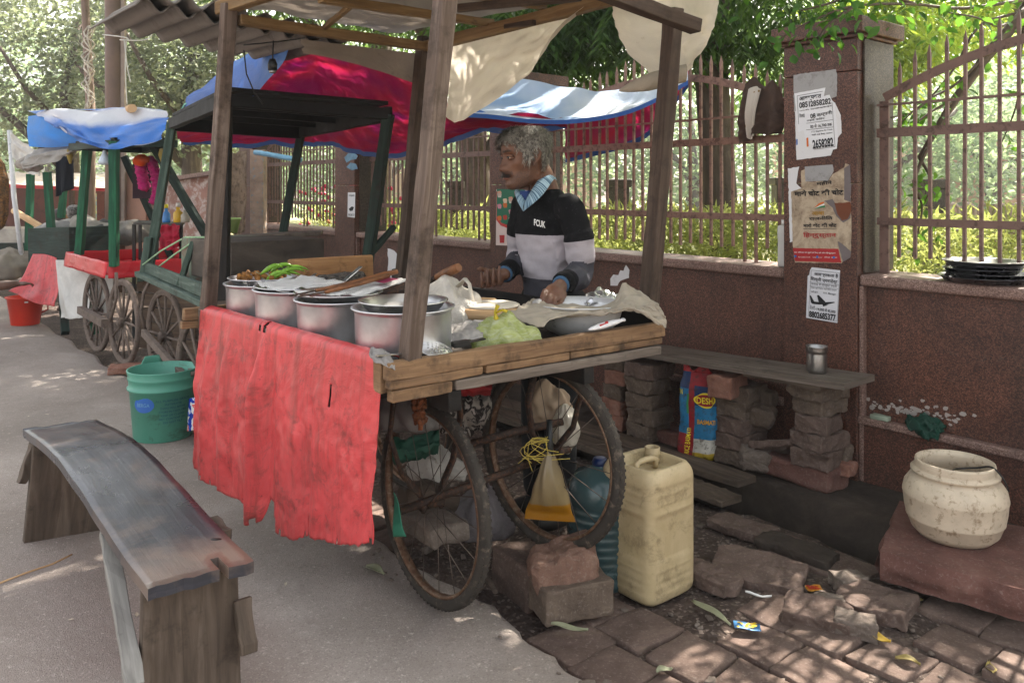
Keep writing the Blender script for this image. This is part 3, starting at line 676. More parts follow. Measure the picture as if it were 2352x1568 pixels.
plank('end_plank', WPLANK, cp(.016, -.015, .811), cp(.016, .19, .811), .036, .034, 4); plank('end_plank', WGREY, cp(.014, .2, .812), cp(.014, LB - .01, .806), .034, .032, 12)
plank('corner_block', WPLANK, cp(.034, -.012, .865), cp(.075, -.012, .865), .04, .098, 2)
plank('side_plank', WGREY, cp(.08, -.005, .86), cp(LA, -.005, .86), .03, .09, 12)
plank('far_plank', WBLACK, cp(.02, LB - .01, .895), cp(LA, LB - .01, .90), .028, .075, 12)
plank('rear_plank', WPLANK, cp(LA, -.075, .885), cp(LA, LB, .885), .03, .05, 10); plank('rear_plank', WPLANK, cp(LA - .003, -.085, .842), cp(LA - .003, LB, .842), .03, .03, 10)
for b in (.2, .75): plank('under_beam', WBLACK, cp(.0, b, .765), cp(LA, b, .765), .05, .06, 6)
for a in (.25, 1.2): plank('cross_beam', WBLACK, cp(a, .02, .772), cp(a, LB - .02, .772), .05, .05, 6)
P1t, P2t, P3t, P4t = P(527, 10, 3.25), P(1038, -150, 2.36), P(974, 84, 3.97), P(1548, 20, 3.0)
def post(name, mat, p0, p1, w, d=None, rot=0.0, par=None, n=10, jit=.0022, bevel=.004):
    ax = (CA * math.cos(R(rot)) + CB * math.sin(R(rot))); return part1(name, mat, par or cart, lambda m: m.beam(p0, p1, w, d or w, up=ax, n=n, jit=jit), bevel=bevel)
post('post', WPOST, P(941, 832, 2.365), P2t, .052, .052, 0)
post('post', WPOST, P(478, 712, 3.33), P1t, .052, .052, 0); post('post', WDARK, P(922, 664, 3.98), P3t, .055, .055); post('post', WDARK, P(1490, 700, 3.05), P4t, .052, .06, 8)
RB = .02
plank('roof_beam', WRAFT, P1t + CA * .09 + V(0, 0, -.005), P2t - CA * .1, .05, .05, 8)
plank('roof_beam', WRAFT, P(549, 46, 3.27), P(975, 107, 3.94), .04, .042, 10)
PE = P(1492, -24, 3.02)
plank('roof_beam', WRAFT, P(962, 112, 4.0), PE, .045, .05, 10); plank('roof_beam', WDARK, P2t, P(1600, 62, 2.9), .05, .05, 8)
plank('rafter', WRAFT, P(735, -4, 2.95), P(1130, 55, 3.66), .034, .034, 8); plank('rafter', WRAFT, P(980, -32, 2.68), P(1250, 14, 3.42), .034, .034, 8)
plank('rafter', WRAFT, P(742, 66, 3.55), P(812, 8, 3.2), .02, .02, 4); plank('rafter', WDARK, P(1050, 20, 3.0), P(1335, -6, 3.1), .03, .03, 6); plank('rafter', WDARK, P(1160, 62, 3.55), P(1228, 52, 3.4), .022, .022, 3)
def roofs(m):
    q00, q01, q10, q11 = P1t + V(-.02, 0, .03) + CA * .16, P3t + V(0, .03, .05) + CA * .2, P2t + V(.02, -.1, .045), PE + CB * .1 + V(0, -.05, .05)
    def fn(u, v):
        p = q00.lerp(q01, v).lerp(q10.lerp(q11, v), u); return p + V(0, 0, -.03 * abs(math.sin(u * 7) * math.sin(v * 6)) + .02 * nz((u * 5, v * 5, 0)))
    m.grid(fn, 28, 24, 1.4, 1.1)
part1('roof_sheet', TGREY, cart, roofs)
def corr(m, dz, ext, l0, l1, drop):
    S0 = P(222, 45, 3.67); S0 = S0 + V(0, 0, dz); ua = -CA
    def fn(u, v):
        b = -.05 + .92 * u; a = lerp(l0, l1, v)
        return S0 + CB * (b + ext) - CA * a * 1.0 + V(0, 0, .021 * math.cos(b / .108 * 2 * math.pi) - drop * b + .005 * nz((b * 3, a * 3, 0)))
    m.grid(fn, 90, 12, 1.0, 1.1)
part1('corrugated_sheet', ROOFC, cart, lambda m: corr(m, -.03, .02, .0, .60, .08), solid=.006)
part1('corrugated_sheet', ROOFC, cart, lambda m: corr(m, .0, .05, .12, .66, .08), solid=.006)
# running gear
wn1 = P(990, 1385, 2.763); wheel(cart, V(wn1.x, wn1.y, .34), V(-.60, .80, 0), .34, .021)
wn3 = G(692, 1190); wheel(cart, V(wn3.x, wn3.y, .34), CA, .34, .021)
w2 = cp(.205, .757, .445); wheel(cart, w2, CA + CB * -.06, .335, .022); w4 = cp(1.12, .78, .40); wheel(cart, w4, CA, .34, .021)
def fork(c, top, side, name='fork'):
    pts = [top, top.lerp(c, .35) + side * .055, top.lerp(c, .7) + side * .06, c + side * .035 + V(0, 0, .03), c + side * .03]
    part1(name, IRON, cart, lambda m: m.tube(pts, [.018, .017, .016, .017, .02], 8, flat=.5, up=side))
fork(w2, cp(.13, .80, .76), CB * 1.0 - CA * .4); fork(w2, cp(.2, .69, .76), -CB); h1 = V(wn1.x, wn1.y, .34); fork(h1, cp(.2, .12, .76), CA * .5 - CB * .9); fork(h1, h1 + CB * .1 + V(0, 0, .42), CB)
h3 = V(wn3.x, wn3.y, .34); fork(h3, h3 - CB * .1 + V(0, 0, .42), -CB)
part1('axle', IRON, cart, lambda m: m.tube([P(1058, 1025, 2.84), P(1180, 992, 2.9), P(1292, 968, 2.96)], [.014, .015, .014], 8)); part1('axle', IRON, cart, lambda m: m.tube([h1 - CB * .12, w2 + CB * .1], .014, 8))
part1('axle', IRON, cart, lambda m: m.tube([h3 - CB * .14, w4 + CB * .05], .015, 8)); part1('axle_bracket', BLACKM, cart, lambda m: (m.beam(h3 - CB * .14 + V(0, 0, -.02), h3 - CB * .02, .05, .06), m.beam(h3 - CB * .135, h3 - CB * .14 + V(0, 0, -.12), .016, .012)))
for o_ in (cart,): o_['kind'] = 'thing'

# ---- red sheet hung over the long side
def redsheet():
    m = MB(); bot = [(0, .39), (.05, .40), (.13, .365), (.25, .325), (.42, .30), (.52, .255), (.60, .24), (.655, .245), (.66, .34), (.70, .345), (.76, .24), (.80, .225), (.92, .252), (1.08, .258), (1.25, .262), (1.44, .275)]
    def zb(a):
        for (a0, z0), (a1, z1) in zip(bot, bot[1:]):
            if a0 <= a <= a1: return lerp(z0, z1, (a - a0) / (a1 - a0))
        return bot[-1][1]
    def fold(a, d): # outward folds growing with the drop
        f = .022 * nz((a * 2.6, d * .9, 1)) + .008 * nz((a * 8, d * 3.5, 2)) + .006 * nz((a * 17, d * 12, 3)) + .003 * nz((a * 40, d * 34, 4))
        for (a0, w_, h_) in ((.78, .03, .035), (.84, .04, -.014), (.70, .03, -.016), (1.06, .03, .022), (1.22, .03, .016), (.36, .03, .008), (1.32, .03, -.012)):
            f += h_ * math.exp(-((a - a0 - d * .05) / w_) ** 2)
        return f * min(1, d / .18)
    def fn(u, v):
        a = .035 + 1.335 * u + .01 * nz((v * 6, u * 3, 5)) * (1 if u in (0, 1) else 0); zz = zb(a) + .006 * nz((a * 45, 0, 4)) + .012 * nz((a * 13, 0, 8)); s_ = v * 1.06
        if s_ < .06: k = s_ / .06; b = .03 - .055 * k; z = .912 + .012 * math.sin(k * math.pi) + .003 * nz((a * 18, 0, 0)); d = 0
        else:
            k = (s_ - .06); z = .90 - (.90 - zz) * k; d = (.9 - z); b = -.026 - .03 * min(1, d / .3)
            if u < .15: z += 0
        return cp(a, b - fold(a, d) - .0 * d, z)
    def keep(u, v):
        a = .035 + 1.335 * u
        if abs(a - .815 - .02 * nz((v * 30, 0, 0))) < .014 and .16 < v < .235: return False
        if abs(a - .30) < .006 and .22 < v < .33: return False
        if abs(a - .655) < .006 and v > .93: return False
        if abs(a - .42) < .006 and v > .9: return False
        if abs(a - .805) < .03 and v < .07 and nz((a * 40, v * 40, 0)) > .1: return False
        return not (v > .972 and nz((a * 30, 0, 9)) > .3)
    m.grid(fn, 220, 72, 1.4, .75, keep=keep); return m.build('red_tarpaulin', TRED, solid=.0015, origin=cp(.7, 0, .3))
tag(redsheet(), 'torn red plastic sheet hanging over the long side of the front cart', 'tarpaulin')
m = MB()
m.grid(lambda u, v: P(lerp(1030, 1400, u), 0, 4), 1, 1) if False else None
def cream(m):
    a_, b_ = P(960, 116, 4.0), P(1425, 0, 3.2)
    bt = [(0, 262), (.12, 280), (.2, 274), (.3, 255), (.42, 222), (.55, 180), (.63, 170), (.74, 118), (.87, 64), (1, 20)]
    def fn(u, v):
        t = lerp(.15, .96, u); top = a_.lerp(b_, t); bx = top.copy()
        for (u0, y0), (u1, y1) in zip(bt, bt[1:]):
            if u0 <= u <= u1: y = lerp(y0, y1, (u - u0) / (u1 - u0))
        zb_ = H - (y - HY) / F * top.y; lean = lerp(-.03, .12, u) * 0
        p = V(top.x - .10 * u * v, top.y + .1 * math.sin(v * 2.2) * (1 - u) + .03 * nz((u * 4, v * 3, 0)), lerp(top.z + .01, zb_, v)); return p + CB * (.03 * math.sin(u * 9 + v * 3) * v + .012 * nz((u * 12, v * 9, 3)))
    m.grid(fn, 60, 30, .9, .6)
tag(part1('cream_tarpaulin', TCREAM, None, cream), 'pointed cream cloth flap hanging from the far roof beam behind the middle post', 'tarpaulin')
def cream2(m):
    top = [P(1392, -40, 3.1), P(1470, -50, 3.1), P(1560, -45, 3.15), P(1655, -40, 3.2)]
    r1 = [P(1408, 40, 3.2), P(1480, 40, 3.28), P(1570, 40, 3.3), P(1648, 30, 3.25)]
    r2 = [P(1436, 110, 3.22), P(1490, 110, 3.3), P(1570, 110, 3.3), P(1628, 90, 3.25)]
    r3 = [P(1490, 168, 3.2), P(1520, 178, 3.25), P(1560, 178, 3.28), P(1590, 150, 3.25)]
    m.grid(lambda u, v: patch([top, r1, r2, r3], u, v) + CB * (.02 * nz((u * 6, v * 6, 0)) + .01 * nz((u * 15, v * 15, 0))), 30, 30, .6, .6)
tag(part1('cream_tarpaulin', TCREAM, None, cream2), 'cream sheet bellying down behind the right front post of the cart', 'tarpaulin')
def roll(m): 
    def fn(u, v):
        p = ctrl([P(1422, 208, 3.16), P(1450, 200, 3.14), P(1500, 186, 3.12), P(1575, 168, 3.14)], u); r_ = [.004, .02, .045, .055][min(3, int(u * 3.99))]; r_ = lerp(.004, .05, min(1, u * 1.6)); a = v * 2 * math.pi
        return p + V(0, .5, 0).normalized() * math.cos(a) * r_ * .6 + V(0, 0, 1) * math.sin(a) * r_ * .7
    m.grid(fn, 18, 12, .4, .2)
tag(part1('rolled_cloth', CLOTHB, None, roll), 'rolled lower end of a brownish cloth tied at the right front post', 'cloth')
def gflap(m):
    a_, b_ = P(690, 90, 3.5), P(962, 124, 4.0)
    def fn(u, v):
        t = a_.lerp(b_, u); y = lerp(120, 196, u ** 1.3); zb_ = H - (y - HY) / F * t.y; return V(t.x, t.y + .04 * v, lerp(t.z, zb_, v)) + CB * (.02 * nz((u * 5, v * 3, 0)))
    m.grid(fn, 24, 10, .9, .3)
tag(part1('grey_flap', TGREY, None, gflap), 'grey cloth flap hanging under the left roof beam of the front cart', 'cloth')
# wires, lamp holder
m = MB(); m.tube([P(700, 88, 3.6), P(640, 96, 3.45), P(560, 104, 3.3)], .003, 5); m.tube([P(628, 94, 3.4), P(626, 140, 3.4), P(624, 168, 3.4)], .003, 5); m.tube([P(560, 115, 3.3), P(566, 170, 3.32), P(585, 215, 3.34), P(605, 240, 3.36)], .003, 5)
wire = thing('hanging_lamp', 'black lamp holder dangling on a thin wire beside the left post', 'lamp', P(626, 176, 3.4)); m.build('wire', BLACKM, wire)
part1('lamp_holder', BLACKM, wire, lambda m: m.tube([P(626, 136, 3.4), P(626, 148, 3.4), P(626, 162, 3.4)], [.012, .02, .019], 12)); part1('socket_ring', STEELD, wire, lambda m: m.tube([P(626, 162, 3.4), P(626, 168, 3.4)], [.015, .013], 12))

# ---- the big red and blue tarpaulin over the second cart
def bigtarp():
    m = MB(); top = [P(400, 300, 6.4), P(560, 205, 5.3), P(672, 76, 3.78), P(780, 105, 3.95), P(870, 146, 4.12), P(955, 195, 4.3), P(1075, 255, 4.55), P(1300, 270, 4.7)]
    mid = [P(410, 318, 6.6), P(560, 285, 6.2), P(690, 215, 5.2), P(790, 240, 5.2), P(880, 262, 5.15), P(965, 275, 5.05), P(1080, 283, 4.95), P(1300, 276, 4.75)]
    hem = [P(420, 322, 6.7), P(560, 330, 6.75), P(700, 322, 6.6), P(790, 338, 6.4), P(880, 352, 6.1), P(985, 340, 5.7), P(1070, 302, 5.2), P(1300, 281, 4.8)]
    def fn(u, v): return patch([top, mid, hem], u, v) + V(0, 0, .04 * nz((u * 9 + v * 2, v * 4, 0)) + .025 * nz((u * 22 - v * 5, v * 9, 1)) + .012 * nz((u * 50, v * 20, 3)))
    def uvf(u, v): return 0
    m.m = 0; m.grid(fn, 80, 24, 3.0, 2.2, uo=(0, 0))
    m.m = 1; m.grid(lambda u, v: fn(1 - u, 1) + (V(0, .01, -.035) * v), 80, 2, 3.0, .05)
    m.m = 0
    a_ = [P(425, 246, 5.45), P(500, 252, 4.7), P(560, 236, 4.3), P(640, 158, 3.95), P(668, 100, 3.8)]; b_ = [P(430, 222, 5.6), P(480, 188, 5.1), P(540, 140, 4.6), P(610, 100, 4.1), P(672, 74, 3.78)]
    m.grid(lambda u, v: a_ and (ctrl(a_, u).lerp(ctrl(b_, u), v) + V(0, 0, .02 * math.sin(v * 3.1) + .02 * nz((u * 8, v * 4, 0)))), 36, 12, 1.6, .6)
    m.m = 2; near = [P(1040, 262, 4.45), P(1120, 266, 4.5), P(1220, 277, 4.55), P(1310, 278, 4.5), P(1420, 262, 4.45), P(1500, 232, 4.4), P(1580, 188, 4.35)]
    far = [P(1080, 196, 5.9), P(1180, 181, 5.7), P(1250, 190, 5.4), P(1330, 205, 5.25), P(1400, 208, 5.1), P(1480, 188, 4.95), P(1580, 150, 4.75)]
    m.grid(lambda u, v: ctrl(near, u).lerp(ctrl(far, u), v) + V(0, 0, -.05 * math.sin(v * 3.14) + .02 * nz((u * 9, v * 4, 2))), 60, 16, 2.4, 1.0, uo=(5, 2)); 
    m.m = 1; m.grid(lambda u, v: ctrl(near, u) + V(0, -.004, .008 - .024 * v), 60, 1, 2, .05)
    m.m = 0; tp_ = [P(1296, 205, 5.75), P(1330, 205, 5.65), P(1400, 210, 5.45), P(1480, 192, 5.25), P(1582, 160, 5.0)]; bt_ = [P(1300, 366, 5.8), P(1345, 356, 5.7), P(1440, 330, 5.5), P(1500, 296, 5.3), P(1584, 190, 5.05)]
    m.grid(lambda u, v: ctrl(tp_, u).lerp(ctrl(bt_, u), v) + WN * (.04 * nz((u * 5, v * 4, 4))), 40, 16, 1.2, .6, uo=(2, 5))
    m.m = 1; m.grid(lambda u, v: ctrl(bt_, 1 - u) + V(0, 0, .01 - .035 * v) + WN * .006, 40, 1, 1, .05)
    return m.build('awning_tarpaulin', [TBLUE, flat('tarp_hem', '1d4f96', .5), TBLUEW], origin=P(800, 220, 5))
tag(bigtarp(), 'large tarpaulin, blue above and crimson below, stretched from the green cart to the railing', 'tarpaulin')

# ---- second cart, green
kz = .80; K1, K2, K3, K4 = G(332, 634, kz), G(462, 692, kz), P(838, 640, 4.5), P(640, 575, 6.15)
for q in (K3, K4): q.z = kz
T1, T2, T3, T4 = P(396, 284, 5.6), P(520, 232, 4.0), P(892, 262, 4.47), P(692, 304, 6.15)
g = thing('green_cart', 'empty green painted cart with a flat sooty roof behind the front cart', 'cart', (K1 + K3) / 2 - V(0, 0, kz), 'vending carts in a row along the wall')
part1('deck', WGREY, g, lambda m: m.hexa([K1 - V(0, 0, .03), K1, K2, K2 - V(0, 0, .03), K4 - V(0, 0, .03), K4, K3, K3 - V(0, 0, .03)]))
eA = (K1 - K2).normalized(); eB = (K3 - K2).normalized()
def gp(name, mat, p0, p1, w, h, **k): return part1(name, mat, g, lambda m: m.beam(p0, p1, w, h, n=6, jit=.002, **k), bevel=.004)
gp('side_rail', WGREEN, P(318, 628, 5.64), P(470, 697, 4.2), .05, .035); gp('side_board', WGREEN, P(335, 612, 5.55), P(470, 668, 4.25), .025, .07)
gp('end_rail', WGREEN, P(322, 640, 5.64), P(352, 636, 6.0), .04, .04); gp('end_board', WGREEND, P(470, 655, 4.5), P(545, 640, 4.8), .03, .12)
gp('post', WGREEN, P(340, 632, 5.58), T1, .055, .055); gp('corner_stub', WGREEN, P(332, 630, 5.55), P(343, 545, 5.55), .06, .05); gp('post', WBLACK, P(512, 690, 3.95), T2, .05, .05); gp('post', WGREEND, P(838, 640, 4.5), T3, .055, .055); gp('post', WGREEND, P(640, 590, 6.15), T4, .055, .055)
gp('brace', WGREEN, P(412, 655, 4.7), P(445, 555, 4.7), .035, .03); gp('brace', WGREEN, P(500, 590, 4.4), P(560, 660, 4.5), .05, .03); gp('brace', WGREEND, P(845, 590, 4.5), P(905, 520, 4.7), .03, .03)
gp('roof_edge', BLACKR, T1, T4, .05, .10); gp('roof_edge', BLACKR, T4, T3, .05, .08); gp('roof_edge', BLACKR, T3, T2, .05, .06); gp('roof_edge', BLACKR, T2, T1, .05, .07)
part1('roof', BLACKR, g, lambda m: m.hexa([T1 + V(0, 0, .05), T1 + V(0, 0, .07), T2 + V(0, 0, .07), T2 + V(0, 0, .05), T4 + V(0, 0, .05), T4 + V(0, 0, .07), T3 + V(0, 0, .07), T3 + V(0, 0, .05)]))
for k in (.25, .5, .75): gp('roof_batten', BLACKR, T1.lerp(T2, k) + V(0, 0, .025), T4.lerp(T3, k) + V(0, 0, .025), .05, .04)
def gw(x, yb, r=.34):
    c = G(x, yb); wheel(g, V(c.x, c.y, r), V(-.69, .72, 0), r, .02, DUSTW, DUSTW, DUSTW, 12, 1.0, True); return V(c.x, c.y, r)
ga = gw(380, 882); gb = gw(462, 995)
gp('axle_bar', DUSTW, ga + V(-.2, .1, .01), gb + V(-.05, -.08, -.02), .035, .05); part1('leaf_spring', DUSTW, g, lambda m: m.tube([ga + V(-.12, .1, .45), ga + V(-.2, .1, .3), ga + V(-.22, .1, .15), ga + V(-.19, .12, 0)], .012, 6))
m = MB(); m.tube([gb + V(-.02, -.1, .02), gb + V(.14, .0, .06)], .012, 6); m.build('axle_pin', DUSTW, g)
m = MB()
for k in range(5): m.beam(P(318, 655 + 32 * k, 6.95), P(452, 662 + 34 * k, 6.7), .03, .105, n=6, jit=.004)
tag(m.build('board_screen', wood('old_board', '4a3c31', '645345', '7c6a59', gr=30, dirtamt=.4)), 'screen of old brown boards behind the wheels of the green and tray carts', 'boards')
# boards and box standing on the green cart
def leanbox(name, label, cat, mat, q, th, up=None, bevel=.006):
    q = [Vector(p) for p in q]; n_ = (q[1] - q[0]).cross(q[3] - q[0]).normalized() * th
    if n_.y < 0: n_ = -n_
    m = MB(); m.hexa([q[0], q[0] + n_, q[3] + n_, q[3], q[1], q[1] + n_, q[2] + n_, q[2]]); return tag(m.build(name, mat, bevel=bevel), label, cat)
leanbox('wooden_box', 'small green painted box with scratched front on the green cart', 'box', plain('scratched_green', '5f6a5a', .7, var=.25, scale=6, dirt='6b4a3e', dirtpos=.55), [P(415, 642, 4.9), P(496, 652, 4.6), P(498, 552, 4.6), P(416, 546, 4.9)], .45)
leanbox('counter_board', 'large dark grey wooden counter box on the green cart', 'box', wood('charred_wood', '38322e', '504841', '675e56', gr=9, dirtamt=.4), [P(530, 650, 4.35), P(745, 640, 4.75), P(745, 548, 4.75), P(530, 556, 4.35)], .5)
leanbox('plank_seat', 'grey plank laid along the back of the green cart', 'plank', WGREY, [P(495, 556, 5.6), P(735, 541, 5.7), P(735, 532, 5.7), P(495, 545, 5.6)], .25)
def rope(name, label, pts, r_=.004, mat=None): m = MB(); m.tube(pts, r_, 6); return tag(m.build(name, mat or ROPE), label, 'rope')
ROPE = plain('rope', '8fae8a', .8, var=.3, scale=40)
m = MB(); m.tube([P(328, 608, 5.5), P(370, 576, 5.2), P(425, 545, 4.9), P(470, 545, 4.6)], .006, 6); m.tube([P(345, 628, 5.4), P(400, 585, 5.0), P(455, 547, 4.7)], .006, 6); tag(m.build('tie_rope', ROPE), 'pale green cord tied from the rail of the green cart up to its box', 'rope')
m = MB(); m.tube([P(398, 275, 5.5), P(412, 262, 5.5), P(424, 240, 5.45), P(430, 238, 5.45)], .006, 6); tag(m.build('tie_rope', plain('teal_rope', '7fb8a8', .8)), 'teal cord tied between the roof corner of the green cart and the blue flap', 'rope')

# ---- third cart with the red lined tray
tz = .80; L1 = G(152, 578, tz); L2 = G(247, 602, tz); eb3 = V(.78, .62, 0); L3 = L2 + eb3 * .95; L4 = L1 + eb3 * .95
c3 = thing('tray_cart', 'small cart with a tray lined in bright red plastic under a blue tarpaulin', 'cart', (L1 + L3) / 2 - V(0, 0, tz), 'vending carts in a row along the wall')
def tray(m):
    d = V(0, 0, -.13)
    def side(a, b, o):
        m.grid(lambda u, v: a.lerp(b, u) + d * v + o * (.02 * v + .012 * nz((u * 5, v * 3, o.x))) + V(0, 0, .012 * nz((u * 4, 0, 1))), 20, 6, .9, .2)
    side(L1, L2, V(-.7, -.5, 0)); side(L2, L3, V(.6, -.7, 0)); side(L3, L4, V(.7, .5, 0)); side(L4, L1, V(-.6, .7, 0))
    m.grid(lambda u, v: L1.lerp(L2, u).lerp(L4.lerp(L3, u), v) + d * .8, 4, 4, .9, .9)
part1('tray', TREDS, c3, tray, solid=.004)
S = [(P(182, 585, 7.5), P(200, 345, 7.5)), (P(262, 612, 6.62), P(262, 325, 6.62)), (L3 + V(0, 0, -.1), P(350, 330, 7.3)), (L4 + V(0, 0, -.1), P(285, 360, 8.2))]
for k, (a, b) in enumerate(S): part1('post', WGREENB if k < 2 else WGREEND, c3, lambda m: m.beam(a, b, .07, .06, n=8, jit=.003), bevel=.004)
c3t = [P(165, 338, 7.5), P(262, 330, 6.62), P(400, 330, 7.2), P(330, 345, 8.2)]
for k in range(4): part1('roof_beam', WGREEND, c3, lambda m: m.beam(c3t[k], c3t[(k + 1) % 4], .06, .06, n=4, jit=.003))
part1('roof_board', BLACKR, c3, lambda m: m.hexa([c3t[0] + V(0, 0, .03), c3t[0] + V(0, 0, .05), c3t[1] + V(0, 0, .05), c3t[1] + V(0, 0, .03), c3t[3] + V(0, 0, .03), c3t[3] + V(0, 0, .05), c3t[2] + V(0, 0, .05), c3t[2] + V(0, 0, .03)]))
def w3(x, yb, r=.34): c = G(x, yb); wheel(c3, V(c.x, c.y, r), V(-.69, .72, 0), r, .021, DUSTW, DUSTW, DUSTW, 12, 1.0, True); return V(c.x, c.y, r)
wa = w3(284, 838); wb = w3(222, 808)
part1('axle_bar', DUSTW, c3, lambda m: m.beam(wa + V(-.12, -.06, 0), wb + V(-.14, 0, .02), .05, .06)); part1('leaf_spring', DUSTW, c3, lambda m: m.tube([wa + V(-.02, -.08, .4), wa + V(-.01, -.1, .2), wa + V(-.06, -.1, .02)], .014, 6))
def bt(m):
    top = [P(84, 262, 8.0), P(120, 251, 7.6), P(230, 253, 7.3), P(310, 246, 7.1), P(385, 258, 6.9)]
    mid = [P(112, 283, 7.5), P(150, 288, 7.2), P(212, 302, 6.9), P(290, 298, 6.75), P(384, 276, 6.6)]
    hem = [P(135, 292, 7.3), P(178, 320, 6.95), P(235, 341, 6.6), P(310, 336, 6.4), P(372, 318, 6.3)]
    m.grid(lambda u, v: patch([top, mid, hem], u, v) + V(0, -.06, 0) * nz((u * 7 + v * 3, v * 6, 0)) + V(0, 0, .035 * nz((u * 6 - v * 3, v * 5, 2))), 50, 20, 2.2, .8)
    back = [P(62, 255, 9.2), P(120, 252, 9.2), P(230, 250, 9.0), P(310, 246, 8.8), P(385, 258, 8.5)]
    m.grid(lambda u, v: ctrl(back, u).lerp(ctrl(top, u), v), 30, 6, 2.2, 1.0)
    m.m = 1; m.grid(lambda u, v: patch([[P(58, 266, 8.05), P(95, 262, 7.75), P(130, 270, 7.5)], [P(55, 300, 8.0), P(100, 310, 7.6), P(190, 315, 7.3)], [P(60, 336, 7.9), P(120, 338, 7.6), P(205, 328, 7.2)]], u, v) + V(0, .05, 0), 14, 10, .8, .6)
tag(part1('blue_tarpaulin', [TBLUE2, TBLUE3], None, bt), 'blue and white tarpaulin slung over the cart with the red tray', 'tarpaulin')
m = MB(); m.tube([P(290, 255, 7.5), P(300, 250, 7.0), P(304, 249, 6.9)], [.035, .036, .036], 12); tag(m.build('bamboo_pole', WPALE), 'pole end showing under the top of the blue tarpaulin', 'pole')
# ---- fourth cart far left
c4 = thing('dusty_cart', 'far cart with bright green posts and cloth skirts of red and white', 'cart', G(120, 735, 0), 'vending carts in a row along the wall')
for (x0, y0, x1, y1, d) in ((66, 575, 70, 400, 9.3), (122, 585, 108, 395, 8.6), (140, 500, 150, 400, 9.9)): part1('post', WGREENB, c4, lambda m: m.beam(P(x0, y0, d), P(x1, y1, d), .07, .06, n=6, jit=.003))
part1('bench_frame', WGREEND, c4, lambda m: m.beam(P(-30, 568, 9.5), P(75, 568, 9.4), .1, .10)); part1('counter', WGREEND, c4, lambda m: m.beam(P(120, 560, 8.7), P(215, 560, 8.3), .5, .35))
part1('leg', WGREENB, c4, lambda m: m.beam(G(185, 778) + V(0, .3, 0), P(185, 640, 7.8), .07, .07)); part1('leg', WGREEND, c4, lambda m: m.beam(G(150, 765), P(140, 640, 8.2), .07, .07))
leanbox('dusty_board', 'dusty pale green board standing between green posts', 'board', plain('pale_green_board', 'a7b3a0', .8, var=.15, dirt='6f766a'), [P(92, 583, 8.5), P(146, 592, 8.4), P(152, 538, 8.4), P(100, 530, 8.5)], .05)
def skirt(name, label, mat, rows, sd_):
    m = MB(); m.grid(lambda u, v: patch(rows, u, v) + V(0, -.04, 0) * (math.sin(u * 14 + sd_) * .5 + nz((u * 5, v * 4, sd_))) * v, 34, 24, .9, .9); return tag(m.build(name, mat, solid=.003), label, 'cloth')
skirt('red_cloth', 'red cloth skirt hanging from the far cart above the red bucket', TRED, [[P(76, 583, 8.4), P(105, 584, 8.3), P(130, 592, 8.2)], [P(50, 640, 8.2), P(95, 645, 8.1), P(136, 650, 8.0)], [P(22, 668, 8.1), P(80, 695, 7.9), P(128, 703, 7.8)]], 1)
skirt('white_cloth', 'dirty white cloth skirt hanging beside the spoked wheels of the tray cart', TWHITE, [[P(128, 597, 8.1), P(160, 598, 7.9), P(205, 606, 7.6)], [P(134, 660, 7.9), P(165, 660, 7.8), P(205, 660, 7.5)], [P(140, 730, 7.8), P(168, 732, 7.6), P(203, 727, 7.4)]], 3)
skirt('grey_cloth', 'grey white sheet hung below the red tray between its wheels', TWHITE, [[P(206, 606, 7.7), P(235, 612, 7.6), P(262, 630, 7.5)], [P(206, 660, 7.7), P(232, 665, 7.6), P(258, 670, 7.5)], [P(208, 722, 7.7), P(232, 720, 7.6), P(255, 716, 7.5)]], 4)
# ---------------------------------------------------------------- goods on the front cart
def pot(name, label, c, r, h, bowl=False, lip=.012):
    t = thing(name, label, 'pot', c, 'aluminium pots on the front cart')
    w_ = lambda a, z: 1 + .006 * math.sin(3 * a + z * 30) + .004 * math.sin(7 * a)
    m = MB(); m.lathe([(r * .93, 0), (r * .985, .008), (r, .025), (r, h - .012), (r + .004, h - .006), (r + lip, h), (r + lip, h + .004), (r - .004, h + .002), (r - .005, h - .03), (r - .006, .03), (r * .9, .012), (.001, .01)], c, 56, wob=w_)
    m.build('pot_body', ALU, t); return t
pa = cp(1.235, .17, DZ); pb = cp(.935, .165, DZ); pc = cp(.62, .165, DZ); pd = cp(.235, .175, DZ)
pot('cooking_pot', 'aluminium pot topped with green chillies and fried snacks, beside the left post', pa, .142, .15); pot('cooking_pot', 'aluminium pot covered by a sheet of newspaper, next to the chilli pot', pb, .15, .155)
pot('cooking_pot', 'aluminium pot with wooden tongs and newspaper lying across its rim', pc, .142, .148); pot('cooking_pot', 'largest aluminium pot with a shiny steel bowl set in its mouth', pd, .152, .160)
def dish(name, label, c, r, h, mat=STEEL, cat='dish', e=None, lip=.006):
    m = MB(); m.lathe([(r * .55, 0), (r * .75, .006), (r * .93, h * .7), (r, h), (r + lip, h + .002), (r + lip, h + .005), (r - .002, h + .004), (r * .9, h * .68), (r * .7, .01), (.001, .008)], c, 48, e=e); return tag(m.build(name, mat), label, cat)
dish('steel_bowl', 'shiny steel bowl sitting in the mouth of the largest pot', pd + V(0, 0, .135), .135, .045, STEEL, 'bowl', lip=.007)
dish('snack_plate', 'aluminium plate of fried snacks on the chilli pot', pa + V(0, 0, .143), .132, .028, ALU, 'plate'); dish('pot_lid', 'aluminium plate covering the newspaper topped pot', pb + V(0, 0, .15), .15, .016, ALU, 'plate'); dish('shallow_bowl', 'shallow steel bowl in the pot with the tongs', pc + V(0, 0, .14), .148, .03, STEEL, 'bowl')
m = MB()
